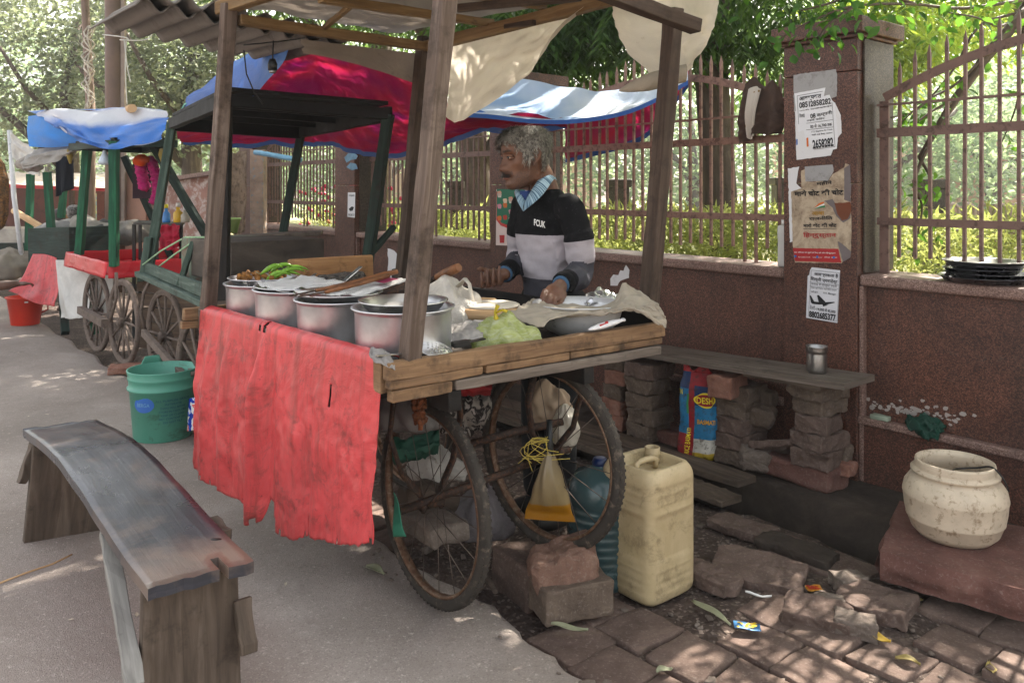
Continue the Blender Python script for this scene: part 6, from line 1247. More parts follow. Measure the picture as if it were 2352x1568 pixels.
# cloth hung on the railing
ct = wall_t(1750, -.13)
def hung(m):
    top = [Wp(ct - .10, -.12, 1.97), Wp(ct - .04, -.11, 2.01), Wp(ct + .03, -.11, 1.95), Wp(ct + .075, -.12, 1.98), Wp(ct + .13, -.12, 1.90)]
    md = [Wp(ct - .13, -.10, 1.80), Wp(ct - .05, -.07, 1.80), Wp(ct + .03, -.05, 1.80), Wp(ct + .09, -.08, 1.80), Wp(ct + .155, -.10, 1.78)]
    lo = [Wp(ct - .12, -.10, 1.64), Wp(ct - .05, -.08, 1.66), Wp(ct + .01, -.06, 1.69), Wp(ct + .08, -.08, 1.68), Wp(ct + .125, -.1, 1.69)]
    m.grid(lambda u, v: patch([top, md, lo], u, v) + WN * (.03 * math.sin(u * 17) * v + .012 * nz((u * 9, v * 9, 0))), 36, 30, .3, .35)
hg = tag(part1('hung_cloth', CLOTHD, None, hung), 'dark brown cloth with floral lining hung on the railing left of the notice pillar', 'cloth')
def lining(m):
    a = [Wp(ct - .055, -.085, 1.93), Wp(ct + .0, -.06, 1.95), Wp(ct + .045, -.06, 1.93)]; b = [Wp(ct - .05, -.05, 1.80), Wp(ct - .01, -.025, 1.80), Wp(ct + .03, -.03, 1.80)]; c = [Wp(ct - .045, -.06, 1.68), Wp(ct - .02, -.05, 1.66), Wp(ct + .005, -.05, 1.68)]
    m.grid(lambda u, v: patch([a, b, c], u, v) + WN * (.014 * math.sin(u * 9)), 14, 24, .14, .3)
part1('floral_lining', FLORAL, hg, lining)

# ---------------------------------------------------------------- notices on the pillars
def poly(m, pts, n=.0205, jag=0.0, sub=1, seed=0):
    q = []
    for k in range(len(pts)):
        a, b = pts[k], pts[(k + 1) % len(pts)]; N = max(1, int(math.hypot(b[0] - a[0], b[1] - a[1]) / 6)) if jag else 1
        for i in range(N):
            x, y = lerp(a[0], b[0], i / N), lerp(a[1], b[1], i / N)
            if jag: x += jag * nz((x * .15, y * .15, seed)) * 1.6 + jag * nz((x * .5, y * .5, seed + 3)); y += jag * nz((x * .15, y * .15, seed + 9)) * 1.6
            q.append(m.vert(wpx(x, y, n)))
    m.face(q[::-1])
def zc(x, y, ox, oy, s): return ((ox + x / s) * .784, (oy + y / s) * .784)
def wtext(m, body, a, b, hpx, n=.0235, bold=.012):
    pa_, pb_ = wpx(a[0], a[1], n), wpx(b[0], b[1], n); c = (pa_ + pb_) / 2; ex = (pb_ - pa_).normalized(); ey = WN.cross(ex).normalized(); hh = hpx / F * c.y
    put_text(m, body, c, ex, ey, hh, (pb_ - pa_).length, bold)
def wline(m, a, b, w_, n=.0232):
    pa_, pb_ = wpx(a[0], a[1], n), wpx(b[0], b[1], n); ex = (pb_ - pa_).normalized(); ey = WN.cross(ex).normalized() * (w_ / F * pa_.y / 2); m.face([m.vert(q) for q in (pa_ - ey, pb_ - ey, pb_ + ey, pa_ + ey)])
def Z5(*p): return [zc(x, y, 2250, 150, 3.92) for x, y in p]
def Z6(*p): return [zc(x, y, 2250, 450, 2.96) for x, y in p]
t = thing('paper_notice', 'torn white job notice with phone numbers at the top of the pillar', 'notice', wpx(1875, 450, .02))
part1('backing_paper', PAPG, t, lambda m: poly(m, Z5((290, 280), (400, 258), (780, 208), (795, 300), (790, 520), (300, 700)), .0195, .8)); part1('old_paper', PAPW, t, lambda m: poly(m, Z5((310, 690), (770, 590), (835, 740), (845, 940), (800, 1000), (720, 1200), (330, 1250), (318, 1000)), .0202, .8, seed=4))
part1('sheet', flat('notice_white', 'dedee2', .8, var=.03), t, lambda m: poly(m, Z5((302, 487), (662, 420), (640, 520), (705, 500), (738, 570), (768, 595), (803, 995), (790, 1120), (720, 1138), (440, 1060), (410, 910), (345, 930)), .0212, .5, seed=2))
def nt1(m):
    L = lambda *p: Z5(*p)
    def T(s, x0, y0, x1, y1, h, b=.015): a, c = Z5((x0, y0), (x1, y1)); wtext(m, s, a, c, h / 3.92 * .784, .0225, b)
    T('आवश्यकत', 358, 560, 612, 522, 62, .03); T('0851', 358, 625, 480, 606, 68, .03); T('2858282', 486, 606, 722, 572, 68, .03); T('कम्पनी', 560, 738, 735, 706, 62, .02); T('08', 485, 750, 545, 738, 55, .02); T('लड़के चाहिए', 445, 800, 650, 770, 30); T('00 से 16,700 तक', 485, 868, 735, 838, 52, .02)
    T('सिलाई', 360, 745, 420, 735, 56, .01); T('I.T.I. Diploma Air Trade', 500, 930, 740, 900, 22); T('वर्दी टाई बेल्ट सामान', 500, 965, 740, 938, 24); T('2658282', 512, 1072, 750, 1040, 104, .035); T('पदवी सुपरवाइजर', 360, 690, 730, 625, 18); T('फ्री खाना रहना', 540, 660, 735, 630, 18)
    for (a, b) in (((335, 515), (630, 462)), ((440, 830), (745, 788)), ((440, 905), (748, 872)), ((525, 1128), (770, 1098))): q = Z5(a, b); wline(m, q[0], q[1], .9, .0222)
    for (a, b) in (((335, 515), (352, 840)), ((735, 590), (770, 1098))): q = Z5(a, b); wline(m, q[0], q[1], .9, .0222)
part1('lettering', INK, t, nt1); part1('colour_scrap', INKOR, t, lambda m: poly(m, Z5((440, 1000), (462, 990), (466, 1095), (445, 1100)), .0222)); part1('colour_scrap', INKB, t, lambda m: poly(m, Z5((325, 1010), (340, 1010), (340, 1075), (325, 1080)), .0222))
t = thing('paper_poster', 'stained torn poster with red and black Hindi lines in the middle of the pillar', 'poster', wpx(1875, 600, .02))
part1('torn_left_strip', PAPW, t, lambda m: poly(m, Z6((172, 130), (270, 112), (258, 180), (245, 260), (290, 300), (215, 760), (190, 770)), .0196, .9)); part1('sheet', PAPT, t, lambda m: poly(m, Z6((285, 150), (320, 140), (330, 245), (520, 240), (560, 180), (660, 120), (668, 85), (700, 95), (715, 300), (725, 700), (720, 850), (640, 950), (232, 945), (215, 800), (200, 330), (290, 300)), .0203, .8, seed=5)); part1('blank_patch', PAPG, t, lambda m: poly(m, Z6((318, 112), (560, 95), (572, 150), (520, 235), (325, 245)), .0210, .7, seed=6))
TG = plain('torn_grey', '6b6262', .8)
for pts_, nn_, sd_ in ((Z6((490, 410), (560, 395), (590, 440), (720, 430), (715, 560), (650, 600), (590, 540), (560, 470)), .0213, 7), (Z6((660, 130), (712, 90), (722, 300), (715, 420), (660, 400)), .0212, 8), (Z6((600, 760), (640, 780), (720, 850), (715, 900), (650, 940)), .0214, 9)): part1('bare_patch', TG, t, lambda m: poly(m, pts_, nn_, .8, seed=sd_))
part1('red_band', INKR, t, lambda m: poly(m, Z6((216, 818), (608, 826), (636, 945), (234, 932)), .0216, .5, seed=3)); part1('flame_scrap', INKBR, t, lambda m: poly(m, Z6((575, 430), (720, 420), (722, 490), (690, 570), (640, 580), (600, 520)), .0217, 1.0, seed=11))
def nt2(m, which):
    def T(s, x0, y0, x1, y1, h, b=.02): a, c = Z6((x0, y0), (x1, y1)); wtext(m, s, a, c, h / 2.96 * .784, .0235, b)
    if which == 0: T('मारो चोट की चोट', 228, 345, 655, 330, 56, .035); T('महीने', 420, 262, 555, 250, 42, .02); T('राजनीति', 355, 562, 560, 555, 36, .02); T('मारो वोट की चोट', 305, 622, 595, 618, 40, .03); q = Z6((305, 652), (595, 650)); wline(m, q[0], q[1], 1.0, .0232)
    if which == 1: T('हिन्दुस्तान', 305, 708, 592, 708, 58, .015)
    if which == 2: T('आओ', 378, 515, 488, 512, 40, .03)
    if which == 3: T('इस अभियान के जुड़ने के लिए करें फोन हिन्दुस्तान', 228, 856, 585, 864, 16, .01); T('facebook  twitter  मिस कॉल', 260, 895, 600, 900, 11, 0)
for k, mt in enumerate((INK, INKR, INKO, INKW)): part1('lettering', mt, t, lambda m: nt2(m, k))
part1('blue_marks', INKB, t, lambda m: [poly(m, Z6((x, y), (x + 18, y), (x + 18, y + 20), (x, y + 20)), .0236) for x, y in ((228, 880), (418, 885), (562, 890))])
for mt, pts in ((INKOR, ((402, 470), (440, 432), (482, 416), (486, 430), (450, 446))), (INKW, ((404, 474), (450, 448), (488, 432), (490, 446), (455, 456))), (INKG, ((400, 482), (450, 458), (494, 450), (494, 466), (450, 470)))): part1('flag_mark', mt, t, lambda m: poly(m, Z6(*pts), .0236))
t = thing('paper_flyer', 'clean white airport job flyer with a black airplane low on the pillar', 'flyer', wpx(1890, 680, .02))
part1('sheet', flat('flyer_white', 'd2d2d8', .8, var=.04), t, lambda m: poly(m, Z6((365, 1010), (380, 985), (626, 1012), (602, 1468), (330, 1422), (344, 1060), (358, 1050)), .0205))
def nt3(m):
    def T(s, x0, y0, x1, y1, h, b=.02): a, c = Z6((x0, y0), (x1, y1)); wtext(m, s, a, c, h / 2.96 * .784, .0225, b)
    T('आवश्यकता है', 398, 1042, 608, 1065, 44, .02); T('दिल्ली एयरपोर्ट', 368, 1085, 604, 1115, 46, .02); T('अनपढ़ से ग्रेजुएट लड़के', 372, 1128, 598, 1152, 26, .005); T('टिकट सुपरवाइजर स्टोरकीपर हेल्पर', 372, 1160, 595, 1185, 20, 0); T('लोडर', 372, 1195, 432, 1200, 20, 0); T('H.R. Manager', 480, 1208, 590, 1222, 20, .01); T('सैलरी', 362, 1330, 408, 1336, 40, 0); T('-14,000 से 45,000', 412, 1342, 585, 1372, 36, .02); T('8802685377', 356, 1388, 588, 1424, 58, .04)
    for a, b in (((376, 1010), (620, 1036)), ((350, 1412), (598, 1452)), ((376, 1010), (350, 1412)), ((620, 1036), (598, 1452)), ((362, 1112), (612, 1140)), ((362, 1146), (608, 1172))): q = Z6(a, b); wline(m, q[0], q[1], .6, .0222)
def nt4(m):
    poly(m, Z6((372, 1290), (400, 1282), (470, 1290), (520, 1286), (575, 1285), (580, 1292), (520, 1305), (440, 1308), (385, 1302)), .0226); poly(m, Z6((372, 1292), (362, 1232), (372, 1230), (400, 1282)), .0227); poly(m, Z6((440, 1290), (425, 1228), (440, 1226), (505, 1292)), .0227); poly(m, Z6((470, 1302), (478, 1325), (500, 1318), (525, 1308)), .0227)
part1('lettering', INK, t, nt3); part1('airplane_print', INK, t, nt4)
# poster on the pillar behind the vendor
def wpxp(x, y, n=.02): return wpx(x, y, n)
t = thing('tea_poster', 'pale poster with a green panel of pictures behind the vendor on the pillar', 'poster', wpx(1165, 500, .02))
part1('sheet', flat('poster_pale', 'd5c3bd', .7, var=.05), t, lambda m: poly(m, [(1140, 435), (1212, 437), (1212, 566), (1139, 563)], .0205)); part1('red_curve', flat('curve_red', 'b8302c', .6), t, lambda m: m.face([m.vert(wpx(x, y, .0212)) for x, y in [(1140, 505), (1150, 518), (1165, 524), (1185, 525), (1206, 520), (1206, 440), (1140, 440)]][::-1])); part1('green_panel', flat('poster_green', '1f6a50', .6), t, lambda m: m.face([m.vert(wpx(x, y, .0217)) for x, y in [(1141, 498), (1152, 512), (1166, 517), (1186, 518), (1206, 514), (1206, 436), (1141, 434)]][::-1]))
r2 = random.Random(4); cs = ['d9a48a', 'c96a2c', 'd8c4a8', 'c98a9a', 'b83c30', 'd8d2c8']
for k, c_ in enumerate(cs):
    sm_ = flat('spot_' + c_, c_, .6)
    for i in range(3):
        x, y = 1147 + 13 * ((i * 2 + k) % 5), 446 + 14 * ((i + k * 2) % 5) + r2.uniform(-3, 3)
        if y < 508: part1('picture_spot', sm_, t, lambda m: poly(m, [(x - 5, y - 3), (x - 4, y - 5), (x + 3, y - 6), (x + 5, y - 2), (x + 4, y + 5), (x - 3, y + 5)], .0221))
part1('cup_print', INKR, t, lambda m: poly(m, [(1147, 540), (1159, 540), (1158, 558), (1148, 558)], .0215)); part1('lettering', INKR, t, lambda m: (wtext(m, 'Ac', (1168, 535), (1182, 535), 8, .0215), wtext(m, 'मजेदार', (1166, 546), (1186, 546), 4, .0215), wtext(m, 'स्वाद गरम', (1164, 551), (1186, 551), 3.5, .0215)))
t = thing('paper_scrap', 'torn white paper scrap on the wall left of the right front cart post', 'notice', wpx(1420, 620, -.028)); part1('sheet', PAPW, t, lambda m: poly(m, [(1402, 640), (1408, 630), (1420, 632), (1425, 620), (1432, 622), (1438, 608), (1446, 620), (1444, 638), (1425, 645), (1418, 656), (1402, 656)], -.0275, .8))
t = thing('paper_scrap', 'torn notice with a dark portrait smudge on the low wall left of the middle post', 'notice', wpx(900, 610, -.028)); part1('sheet', PAPW, t, lambda m: poly(m, [(890, 570), (905, 575), (918, 590), (917, 652), (886, 652), (892, 600)], -.0275, 1.2)); part1('dark_print', INK, t, lambda m: poly(m, [(900, 618), (910, 616), (912, 645), (899, 646)], -.0268, .8))
t = thing('paper_scrap', 'two blue torn scraps on the dark pillar beyond the green cart', 'notice', wpx(805, 360, .02)); part1('sheet', plain('blue_scrap', '5f7f93', .8, var=.3, scale=20), t, lambda m: (poly(m, [(791, 362), (800, 352), (815, 352), (822, 358), (818, 366), (804, 368), (796, 374)], .0207, .8), poly(m, [(795, 384), (805, 374), (818, 376), (822, 388), (808, 391)], .0207, .8)))
t = thing('paper_flyer', 'small white airport flyer on the dark pillar beyond the green cart', 'flyer', wpx(808, 470, .02)); part1('sheet', PAPW, t, lambda m: poly(m, [(799, 442), (816, 442), (815, 500), (798, 498)], .0207)); part1('lettering', INK, t, lambda m: (wtext(m, 'आवश्यकता', (801, 450), (814, 450), 5, .0215), wtext(m, '8802685377', (800, 493), (814, 494), 5, .0215), poly(m, [(801, 480), (808, 474), (813, 476), (810, 484), (804, 485)], .0215)))
# ---------------------------------------------------------------- people
def union(mb, voxel=.0045, smooth=3):
    me = bpy.data.meshes.new('tmp'); me.from_pydata(mb.v, [], mb.f); o = bpy.data.objects.new('tmp', me); COL.objects.link(o)
    r_ = o.modifiers.new('r', 'REMESH'); r_.mode = 'VOXEL'; r_.voxel_size = voxel; r_.use_smooth_shade = True
    if smooth: s_ = o.modifiers.new('s', 'SMOOTH'); s_.iterations = smooth; s_.factor = .5
    dg = bpy.context.evaluated_depsgraph_get(); m2 = bpy.data.meshes.new_from_object(o.evaluated_get(dg))
    out = MB(); out.v = [tuple(v.co) for v in m2.vertices]
    for p in m2.polygons: out.face(list(p.vertices), [(0, 0)] * len(p.vertices), True)
    nr = [v.normal.copy() for v in m2.vertices]
    bpy.data.objects.remove(o); bpy.data.meshes.remove(me); bpy.data.meshes.remove(m2); return out, nr
def limb(m, pts, rads, seg=14, sub=6, flat=1.0, up=None):
    pts = [Vector(p) for p in pts]; n = (len(pts) - 1) * sub; P_, R_ = [], []
    for i in range(n + 1):
        u = i / n; P_.append(ctrl(pts, u)); k = min(len(rads) - 2, int(u * (len(rads) - 1))); f = u * (len(rads) - 1) - k; f = f * f * (3 - 2 * f); R_.append(lerp(rads[k], rads[k + 1], f))
    d0 = (P_[0] - P_[1]).normalized(); d1 = (P_[-1] - P_[-2]).normalized()   # rounded ends
    P_ = [P_[0] + d0 * R_[0] * .85, P_[0] + d0 * R_[0] * .5] + P_ + [P_[-1] + d1 * R_[-1] * .5, P_[-1] + d1 * R_[-1] * .85]; R_ = [R_[0] * .4, R_[0] * .82] + R_ + [R_[-1] * .82, R_[-1] * .4]
    m.tube(P_, R_, seg, flat=flat, up=up)
HEADT = [(-.120, .066, .022, .018), (-.112, .081, .0, .032), (-.098, .088, -.022, .040), (-.085, .082, -.038, .046), (-.075, .085, -.048, .049), (-.066, .081, -.056, .052), (-.058, .085, -.062, .054), (-.048, .083, -.067, .057), (-.03, .081, -.076, .063), (-.01, .080, -.086, .069), (.008, .079, -.091, .071), (.024, .086, -.095, .072), (.045, .087, -.097, .073), (.07, .078, -.095, .070), (.092, .058, -.084, .060), (.108, .032, -.060, .042), (.117, .0, -.03, .016)]
def headpt(a, z, off=0.0):
    T_ = HEADT; z = max(T_[0][0], min(T_[-1][0], z)); k = 0
    while k < len(T_) - 2 and z > T_[k + 1][0]: k += 1
    u = (z - T_[k][0]) / (T_[k + 1][0] - T_[k][0]); f, b, w_ = [lerp(T_[k][i], T_[k + 1][i], u) for i in (1, 2, 3)]
    c, h = (f + b) / 2, (f - b) / 2; ca, sa = math.cos(a), math.sin(a); n_ = 2.25; rr = (abs(ca) ** n_ + abs(sa) ** n_) ** (-1 / n_)
    x, y = c + h * ca * rr, w_ * sa * rr
    g = lambda v, m_, s_: math.exp(-((v - m_) / s_) ** 2)
    if ca > 0:
        x += .0016 * math.sin(z * 400 + abs(y) * 60) * g(z, .055, .018) * ca - .0045 * g(abs(y) - (.020 + .4 * max(0, -.045 - z)), 0, .0035) * g(z, -.06, .018) - .003 * g(z, -.012, .004) * g(abs(y), .032, .014)
        ns = 0
        if -.056 < z < .02: ns = lerp(.0, .030, min(1, (.02 - z) / .056) ** .8) if z > -.038 else .030 * max(0, (z + .056) / .018) ** .7
        x += ns * g(y, 0, .0125 + .005 * (z < -.025)) + .006 * g(z, -.038, .012) * g(abs(y), .014, .007)
        x -= .012 * g(abs(y), .031, .015) * g(z, .006, .014); x += .006 * g(z, .026, .007) * g(abs(y), .03, .022)
        x += .006 * g(abs(y), .05, .014) * g(z, -.02, .014); x -= .011 * g(abs(y), .047, .018) * g(z, -.052, .02); y *= 1 - .10 * g(z, -.05, .022) * (1 - ca * ca)
        x += .004 * g(z, -.073, .005) * g(y, 0, .02) + .003 * g(z, -.058, .005) * g(y, 0, .02) - .007 * g(z, -.066, .003) * g(y, 0, .020)
    q = Vector((x, y, z)); d = Vector((ca, sa, .25 if z > .06 else 0)).normalized(); return q + d * off
def head_mesh(m, org, e, s_, off=0.0, nz_=60, na=64):
    rows = []
    for k in range(nz_ + 1):
        z = lerp(HEADT[0][0], HEADT[-1][0], k / nz_); rows.append([m.vert(org + e @ (headpt(2 * math.pi * i / na, z, off) * s_)) for i in range(na)])
    for k in range(nz_):
        for i in range(na): i2 = (i + 1) % na; m.face((rows[k][i], rows[k][i2], rows[k + 1][i2], rows[k + 1][i]), None, True)
    m.face(rows[0][::-1]); m.face(rows[-1])
def ears(m, org, e, s_):
    for sg in (-1, 1):
        c = V(-.012, sg * .070, .002)
        pts = [c + V(.006, sg * .004, -.026), c + V(-.004, sg * .010, -.022), c + V(-.016, sg * .016, -.004), c + V(-.020, sg * .018, .012), c + V(-.012, sg * .017, .026), c + V(.002, sg * .013, .030), c + V(.010, sg * .008, .020), c + V(.008, sg * .004, .008)]
        m.tube([org + e @ (ctrl(pts, i / 20) * s_) for i in range(21)], [.0055 * s_] * 21, 8)
        m.blob(org + e @ ((c + V(-.006, sg * .008, .004)) * s_), (.014 * s_, .005 * s_, .024 * s_), e @ rotm(0, 0, sg * 25), 14, 10); m.blob(org + e @ ((c + V(.004, sg * .006, -.030)) * s_), (.008 * s_, .005 * s_, .010 * s_), e, 10, 8)
def finger(m, pts, r0=.0095): limb(m, pts, [r0, r0 * 1.0, r0 * .92, r0 * .78], 9, 4)
def skinmat(name, c, dark):
    m = NT(name, .5, 0, .4); o = m.co('Object'); at = m.n('ShaderNodeAttribute'); at.attribute_name = 'beard'; f = m.noise(o, 14, 5, .65); L = lin(c)
    col = m.ramp(f, [(.3, [x * .62 for x in L[:3]]), (.7, [min(1, x * 1.25) for x in L[:3]])]); sp = m.ramp(m.noise(o, 320, 2), [(.4, 0.25), (.6, 1)])
    col = m.mix(m.math('MULTIPLY', at.outputs['Fac'], sp), col, dark); m.col(col); m.bump(m.noise(o, 70, 5, .65), .25, .004); m.b.inputs['Subsurface Weight'].default_value = .06; m.b.inputs['Subsurface Radius'].default_value = (.01, .004, .002); return m.mat
SKIN = skinmat('brown_skin', '6d4a38', '2b2421'); HANDD = None
def hairmat(name, a, b):
    m = NT(name, .55, 0, .4); o = m.co('UV'); f = m.noise(m.co('Object'), 26, 4, .6); g = m.sep(m.vor(m.co('Object'), 90, out='Color'))[0]
    m.col(m.mix(m.ramp(m.math('ADD', m.math('MULTIPLY', f, .5), m.math('MULTIPLY', g, .5)), [(.34, 0), (.66, 1)]), a, b)); return m.mat
HAIR = hairmat('grey_hair', '57514a', '9b958a'); HAIRD = hairmat('dark_hair', '151210', '2c2622'); BROW = hairmat('brow_hair', '2e2a27', '5b554e')
def set_beard(o, org, e, s_, amt=1.0):
    me = o.data; at = me.attributes.new('beard', 'FLOAT', 'POINT'); ei = e.inverted(); off = Vector(wloc(o)); vals = []
    for v in me.vertices:
        q = (ei @ (v.co + off - org)) / s_; b = 0
        if -.125 < q.z < -.02 and abs(q.y) < .085 and q.x > -.03:
            jaw = -.052 - .022 * max(0, (q.x - .05) / .03) + .05 * max(0, min(1, (.055 - q.x) / .05)); b = max(0, min(1, (jaw - q.z) / .014)) * (.3 + .7 * max(0, min(1, (q.x + .02) / .03))) * .62
            if q.x > .066 and -.062 < q.z < -.046: b = max(b, .75)
            if q.x > .062 and -.078 < q.z < -.060 and abs(q.y) < .022: b *= .15
        vals.append(b * amt)
    at.data.foreach_set('value', vals)

# ---- the vendor
f_, l_ = V(-.82, -.57, 0), V(.57, -.82, 0); Z = V(0, 0, 1)
pel = V(.185, 3.66, .86); man = thing('person', 'grey haired man in a striped sweater standing behind the cart, hand in the dough basin', 'person', V(pel.x, pel.y, -.06))
neckb = V(.150, 3.59, 1.375); SL = neckb + l_ * .185 + V(0, 0, -.035); SR = neckb - l_ * .185 + V(0, 0, -.035); EL = P(1334, 622, 3.45); WL = P(1290, 652, 3.24); ER = V(.03, 3.80, 1.075); WR = P(1158, 630, 3.53)
hs_ = 1.10; fh = V(-.93, -.37, -.10).normalized(); he = Matrix((fh, Z.cross(fh).normalized(), fh.cross(Z.cross(fh).normalized()))).transposed(); ho = P(1204, 362, 3.50)
m = MB(); head_mesh(m, ho, he, hs_); ears(m, ho, he, hs_)
limb(m, [neckb + V(.01, .02, -.06), neckb.lerp(ho, .45) + V(.02, .01, 0), ho + he @ V(-.03, 0, -.05)], [.07, .058, .06], 16)
chest = neckb + V(0, 0, -.19); limb(m, [pel, pel.lerp(chest, .5) - f_ * .01, chest - f_ * .02, neckb + V(0, 0, -.06) - f_ * .01], [.10, .09, .09, .06], 20)
sl_, sr_ = SL - l_ * .035 + V(0, 0, -.045), SR + l_ * .035 + V(0, 0, -.045); limb(m, [sl_, EL, WL], [.036, .036, .036, .032, .028], 12); limb(m, [sr_, ER, WR], [.036, .036, .036, .032, .028], 12)
hipL, hipR = pel + l_ * .085, pel - l_ * .085; footL, footR = V(hipL.x - .02, hipL.y - .03, -.02), V(hipR.x - .02, hipR.y + .02, -.02)
for a, b in ((hipL, footL), (hipR, footR)): limb(m, [a, a.lerp(b, .5) + f_ * .015, b], [.08, .055, .05, .034], 12); limb(m, [b, b + f_ * .16 + V(0, 0, -.015)], [.034, .03, .024], 10)
# right hand: palm turned up, fingers curled upward
pr_ = WR + V(-.045, -.01, -.005); m.blob(pr_, (.048, .026, .030), None, 18, 12); limb(m, [WR, pr_], [.026, .028], 10)
for k in range(4):
    x = -.004 - .0245 * k; b_ = WR + V(x - .012, -.030, -.018 - .004 * k); hgt = [.055, .050, .048, .040][k]
    finger(m, [b_ + V(.006, .018, -.006), b_ + V(-.003, -.010, -.020), b_ + V(-.006, -.016, hgt * .45 - .01), b_ + V(-.004 - .004 * (k == 3), -.006, hgt)], [.0090, .0092, .0088, .0080][k])
finger(m, [WR + V(-.055, .012, .01), WR + V(-.085, .01, .018), WR + V(-.10, .0, .024), WR + V(-.112, -.012, .022)], .0105)
# left hand: back of the hand up, fingers pressed into the dough
hd_ = P(1265, 690, 3.13) - WL; hn = hd_.normalized(); pl = WL + hd_ * .55; hx_ = hn.cross(V(0, -1, .4)).normalized(); m.blob(pl, (.044, .022, .055), Matrix((hx_, hn.cross(hx_).normalized(), hn)).transposed() @ rotm(0, 0, 0), 18, 12); limb(m, [WL, pl], [.028, .034], 10)
for k in range(4):
    o_ = hx_ * (.036 - .0245 * k); b_ = pl + hn * .04 + o_; finger(m, [b_ - hn * .02, b_ + hn * .012 + V(0, -.008, .004), b_ + hn * .03 + V(-.002, -.012, -.022), b_ + hn * .034 + V(0, -.002, -.050)], [.0098, .0102, .0098, .0088][k])
tb = pl + hx_ * (-.045 if (hx_.x > 0) else .045); finger(m, [pl + V(-.03, -.005, 0), tb + V(-.004, -.02, -.012), tb + V(-.006, -.035, -.03), tb + V(0, -.045, -.045)], .0115)
bm, nr = union(m, .0042, 2); body = bm.build('body', [SKIN], man); set_beard(body, ho, he, hs_)
# face details
def hp(a, z, off): return ho + he @ (headpt(a, z, off) * hs_)
for sg in (-1, 1):
    ec = ho + he @ (V(.0705, sg * .031, .007) * hs_); part1('eye', flat('eye_white', '8a7a6a', .25), man, lambda m: m.blob(ec, (.0115, .0125, .0125), he, 16, 12)); ey_ = bpy.data.objects[[o.name for o in man.children if o.name.startswith('eye')][-1]]
    part1('iris', flat('iris_dark', '1a110c', .15), ey_, lambda m: m.blob(ec + he @ V(.0085, sg * .001, -.001), (.0050, .0078, .0078), he, 12, 8))
    for dz, r_ in ((.0074, .0058), (-.0080, .0048)): part1('eyelid', SKIN, man, lambda m: m.tube([ho + he @ (V(.081 - .014 * ((t - .3) / .7) ** 2 - (.004 if dz < 0 else 0), sg * (.014 + .034 * t), .0075 + dz * (1 - ((t - .45) / .62) ** 2)) * hs_) for t in [i / 8 for i in range(9)]], [.002] + [r_] * 7 + [.002], 6))
    m = MB()
    for i in range(70): t = i / 69; b_ = ho + he @ (V(.0935 - .018 * t ** 2, sg * (.010 + .042 * t), .026 + .004 * math.sin(t * 2.6) + rnd.uniform(-.0035, .0035)) * hs_); m.leaf(b_, he @ V(.15, sg * 1, .25 + rnd.uniform(-.3, .4)), he @ V(1, 0, 0), .014, .0022, .05)
    m.build('eyebrow', BROW, man)
m = MB()
for i in range(460): t = rnd.uniform(-1, 1); b_ = ho + he @ (V(.096 - .018 * t * t, .034 * t, -.0525 + rnd.uniform(-.004, .003) - .007 * abs(t)) * hs_); m.leaf(b_, he @ V(.25, t * .8, -1 + rnd.uniform(-.2, .2)), he @ V(1, 0, 0), .015, .0018, .05)
m.build('moustache', BROW, man); part1('lip', flat('lip_skin', '7a4a3c', .45), man, lambda m: m.tube([ho + he @ (V(.0915 - .016 * t * t, .022 * t, -.0735 - .003 * t * t) * hs_) for t in [-1, -.6, -.2, .2, .6, 1]], [.001, .0035, .0045, .0045, .0035, .001], 8)); part1('mouth_line', flat('mouth_dark', '2a1512', .6), man, lambda m: m.tube([ho + he @ (V(.0915 - .015 * t * t, .022 * t, -.067 - .004 * t * t) * hs_) for t in [-1, -.5, 0, .5, 1]], .0016, 6))
# hair: a rough cap and many locks
def hairline(a):
    a = abs((a + math.pi) % (2 * math.pi) - math.pi); d = math.degrees(a)
    pts = [(0, .070), (30, .066), (48, .058), (62, .030), (72, -.006), (84, -.012), (90, .028), (112, .030), (122, -.02), (140, -.06), (180, -.07)]
    for (a0, z0), (a1, z1) in zip(pts, pts[1:]):
        if a0 <= d <= a1: return lerp(z0, z1, (d - a0) / (a1 - a0))
m = MB(); na, nk = 72, 26; rows = []
for k in range(nk + 1):
    row = []
    for i in range(na):
        a = 2 * math.pi * i / na; z = lerp(hairline(a), .117, k / nk); th = .004 + .009 * math.sin(min(1, k / nk * 1.6) * 1.57) * (1.0 if z > .03 else .55) + .006 * nz((math.cos(a) * 3, math.sin(a) * 3, z * 40)); row.append(m.vert(hp(a, z, th)))
    rows.append(row)
for k in range(nk):
    for i in range(na): i2 = (i + 1) % na; m.face((rows[k][i], rows[k][i2], rows[k + 1][i2], rows[k + 1][i]), [(i / na, k / nk)] * 4, True)
m.face(rows[-1])
r2 = random.Random(9)
for i in range(4200):
    a = r2.uniform(0, 2 * math.pi); zl = hairline(a); z = lerp(zl, .116, r2.random() ** .8); fr_ = math.cos(a) > .35; th = .009 + .008 * (z > .04); p = hp(a, z, th * r2.uniform(.5, 1)); dn = hp(a, z - .012, th) - hp(a, z, th); ac = hp(a + .1, z, th) - hp(a, z, th)
    nrm_ = (p - (ho + he @ V(-.01, 0, .02))).normalized(); d = (dn.normalized() * (.8 if not fr_ else .35) + ac.normalized() * r2.gauss(.55 if fr_ else .1, .32) + nrm_ * r2.uniform(.0, .35)).normalized(); L = r2.uniform(.03, .06)
    s_ = d.cross(nrm_).normalized() * .0015; q = [p, p + d * L * .5 + nrm_ * .002, p + d * L - nrm_ * .003]
    v = [m.vert(q[0] - s_), m.vert(q[0] + s_), m.vert(q[1] + s_), m.vert(q[1] - s_), m.vert(q[2])]; m.face((v[0], v[1], v[2], v[3])); m.face((v[3], v[2], v[4]))
m.build('hair', HAIR, man)
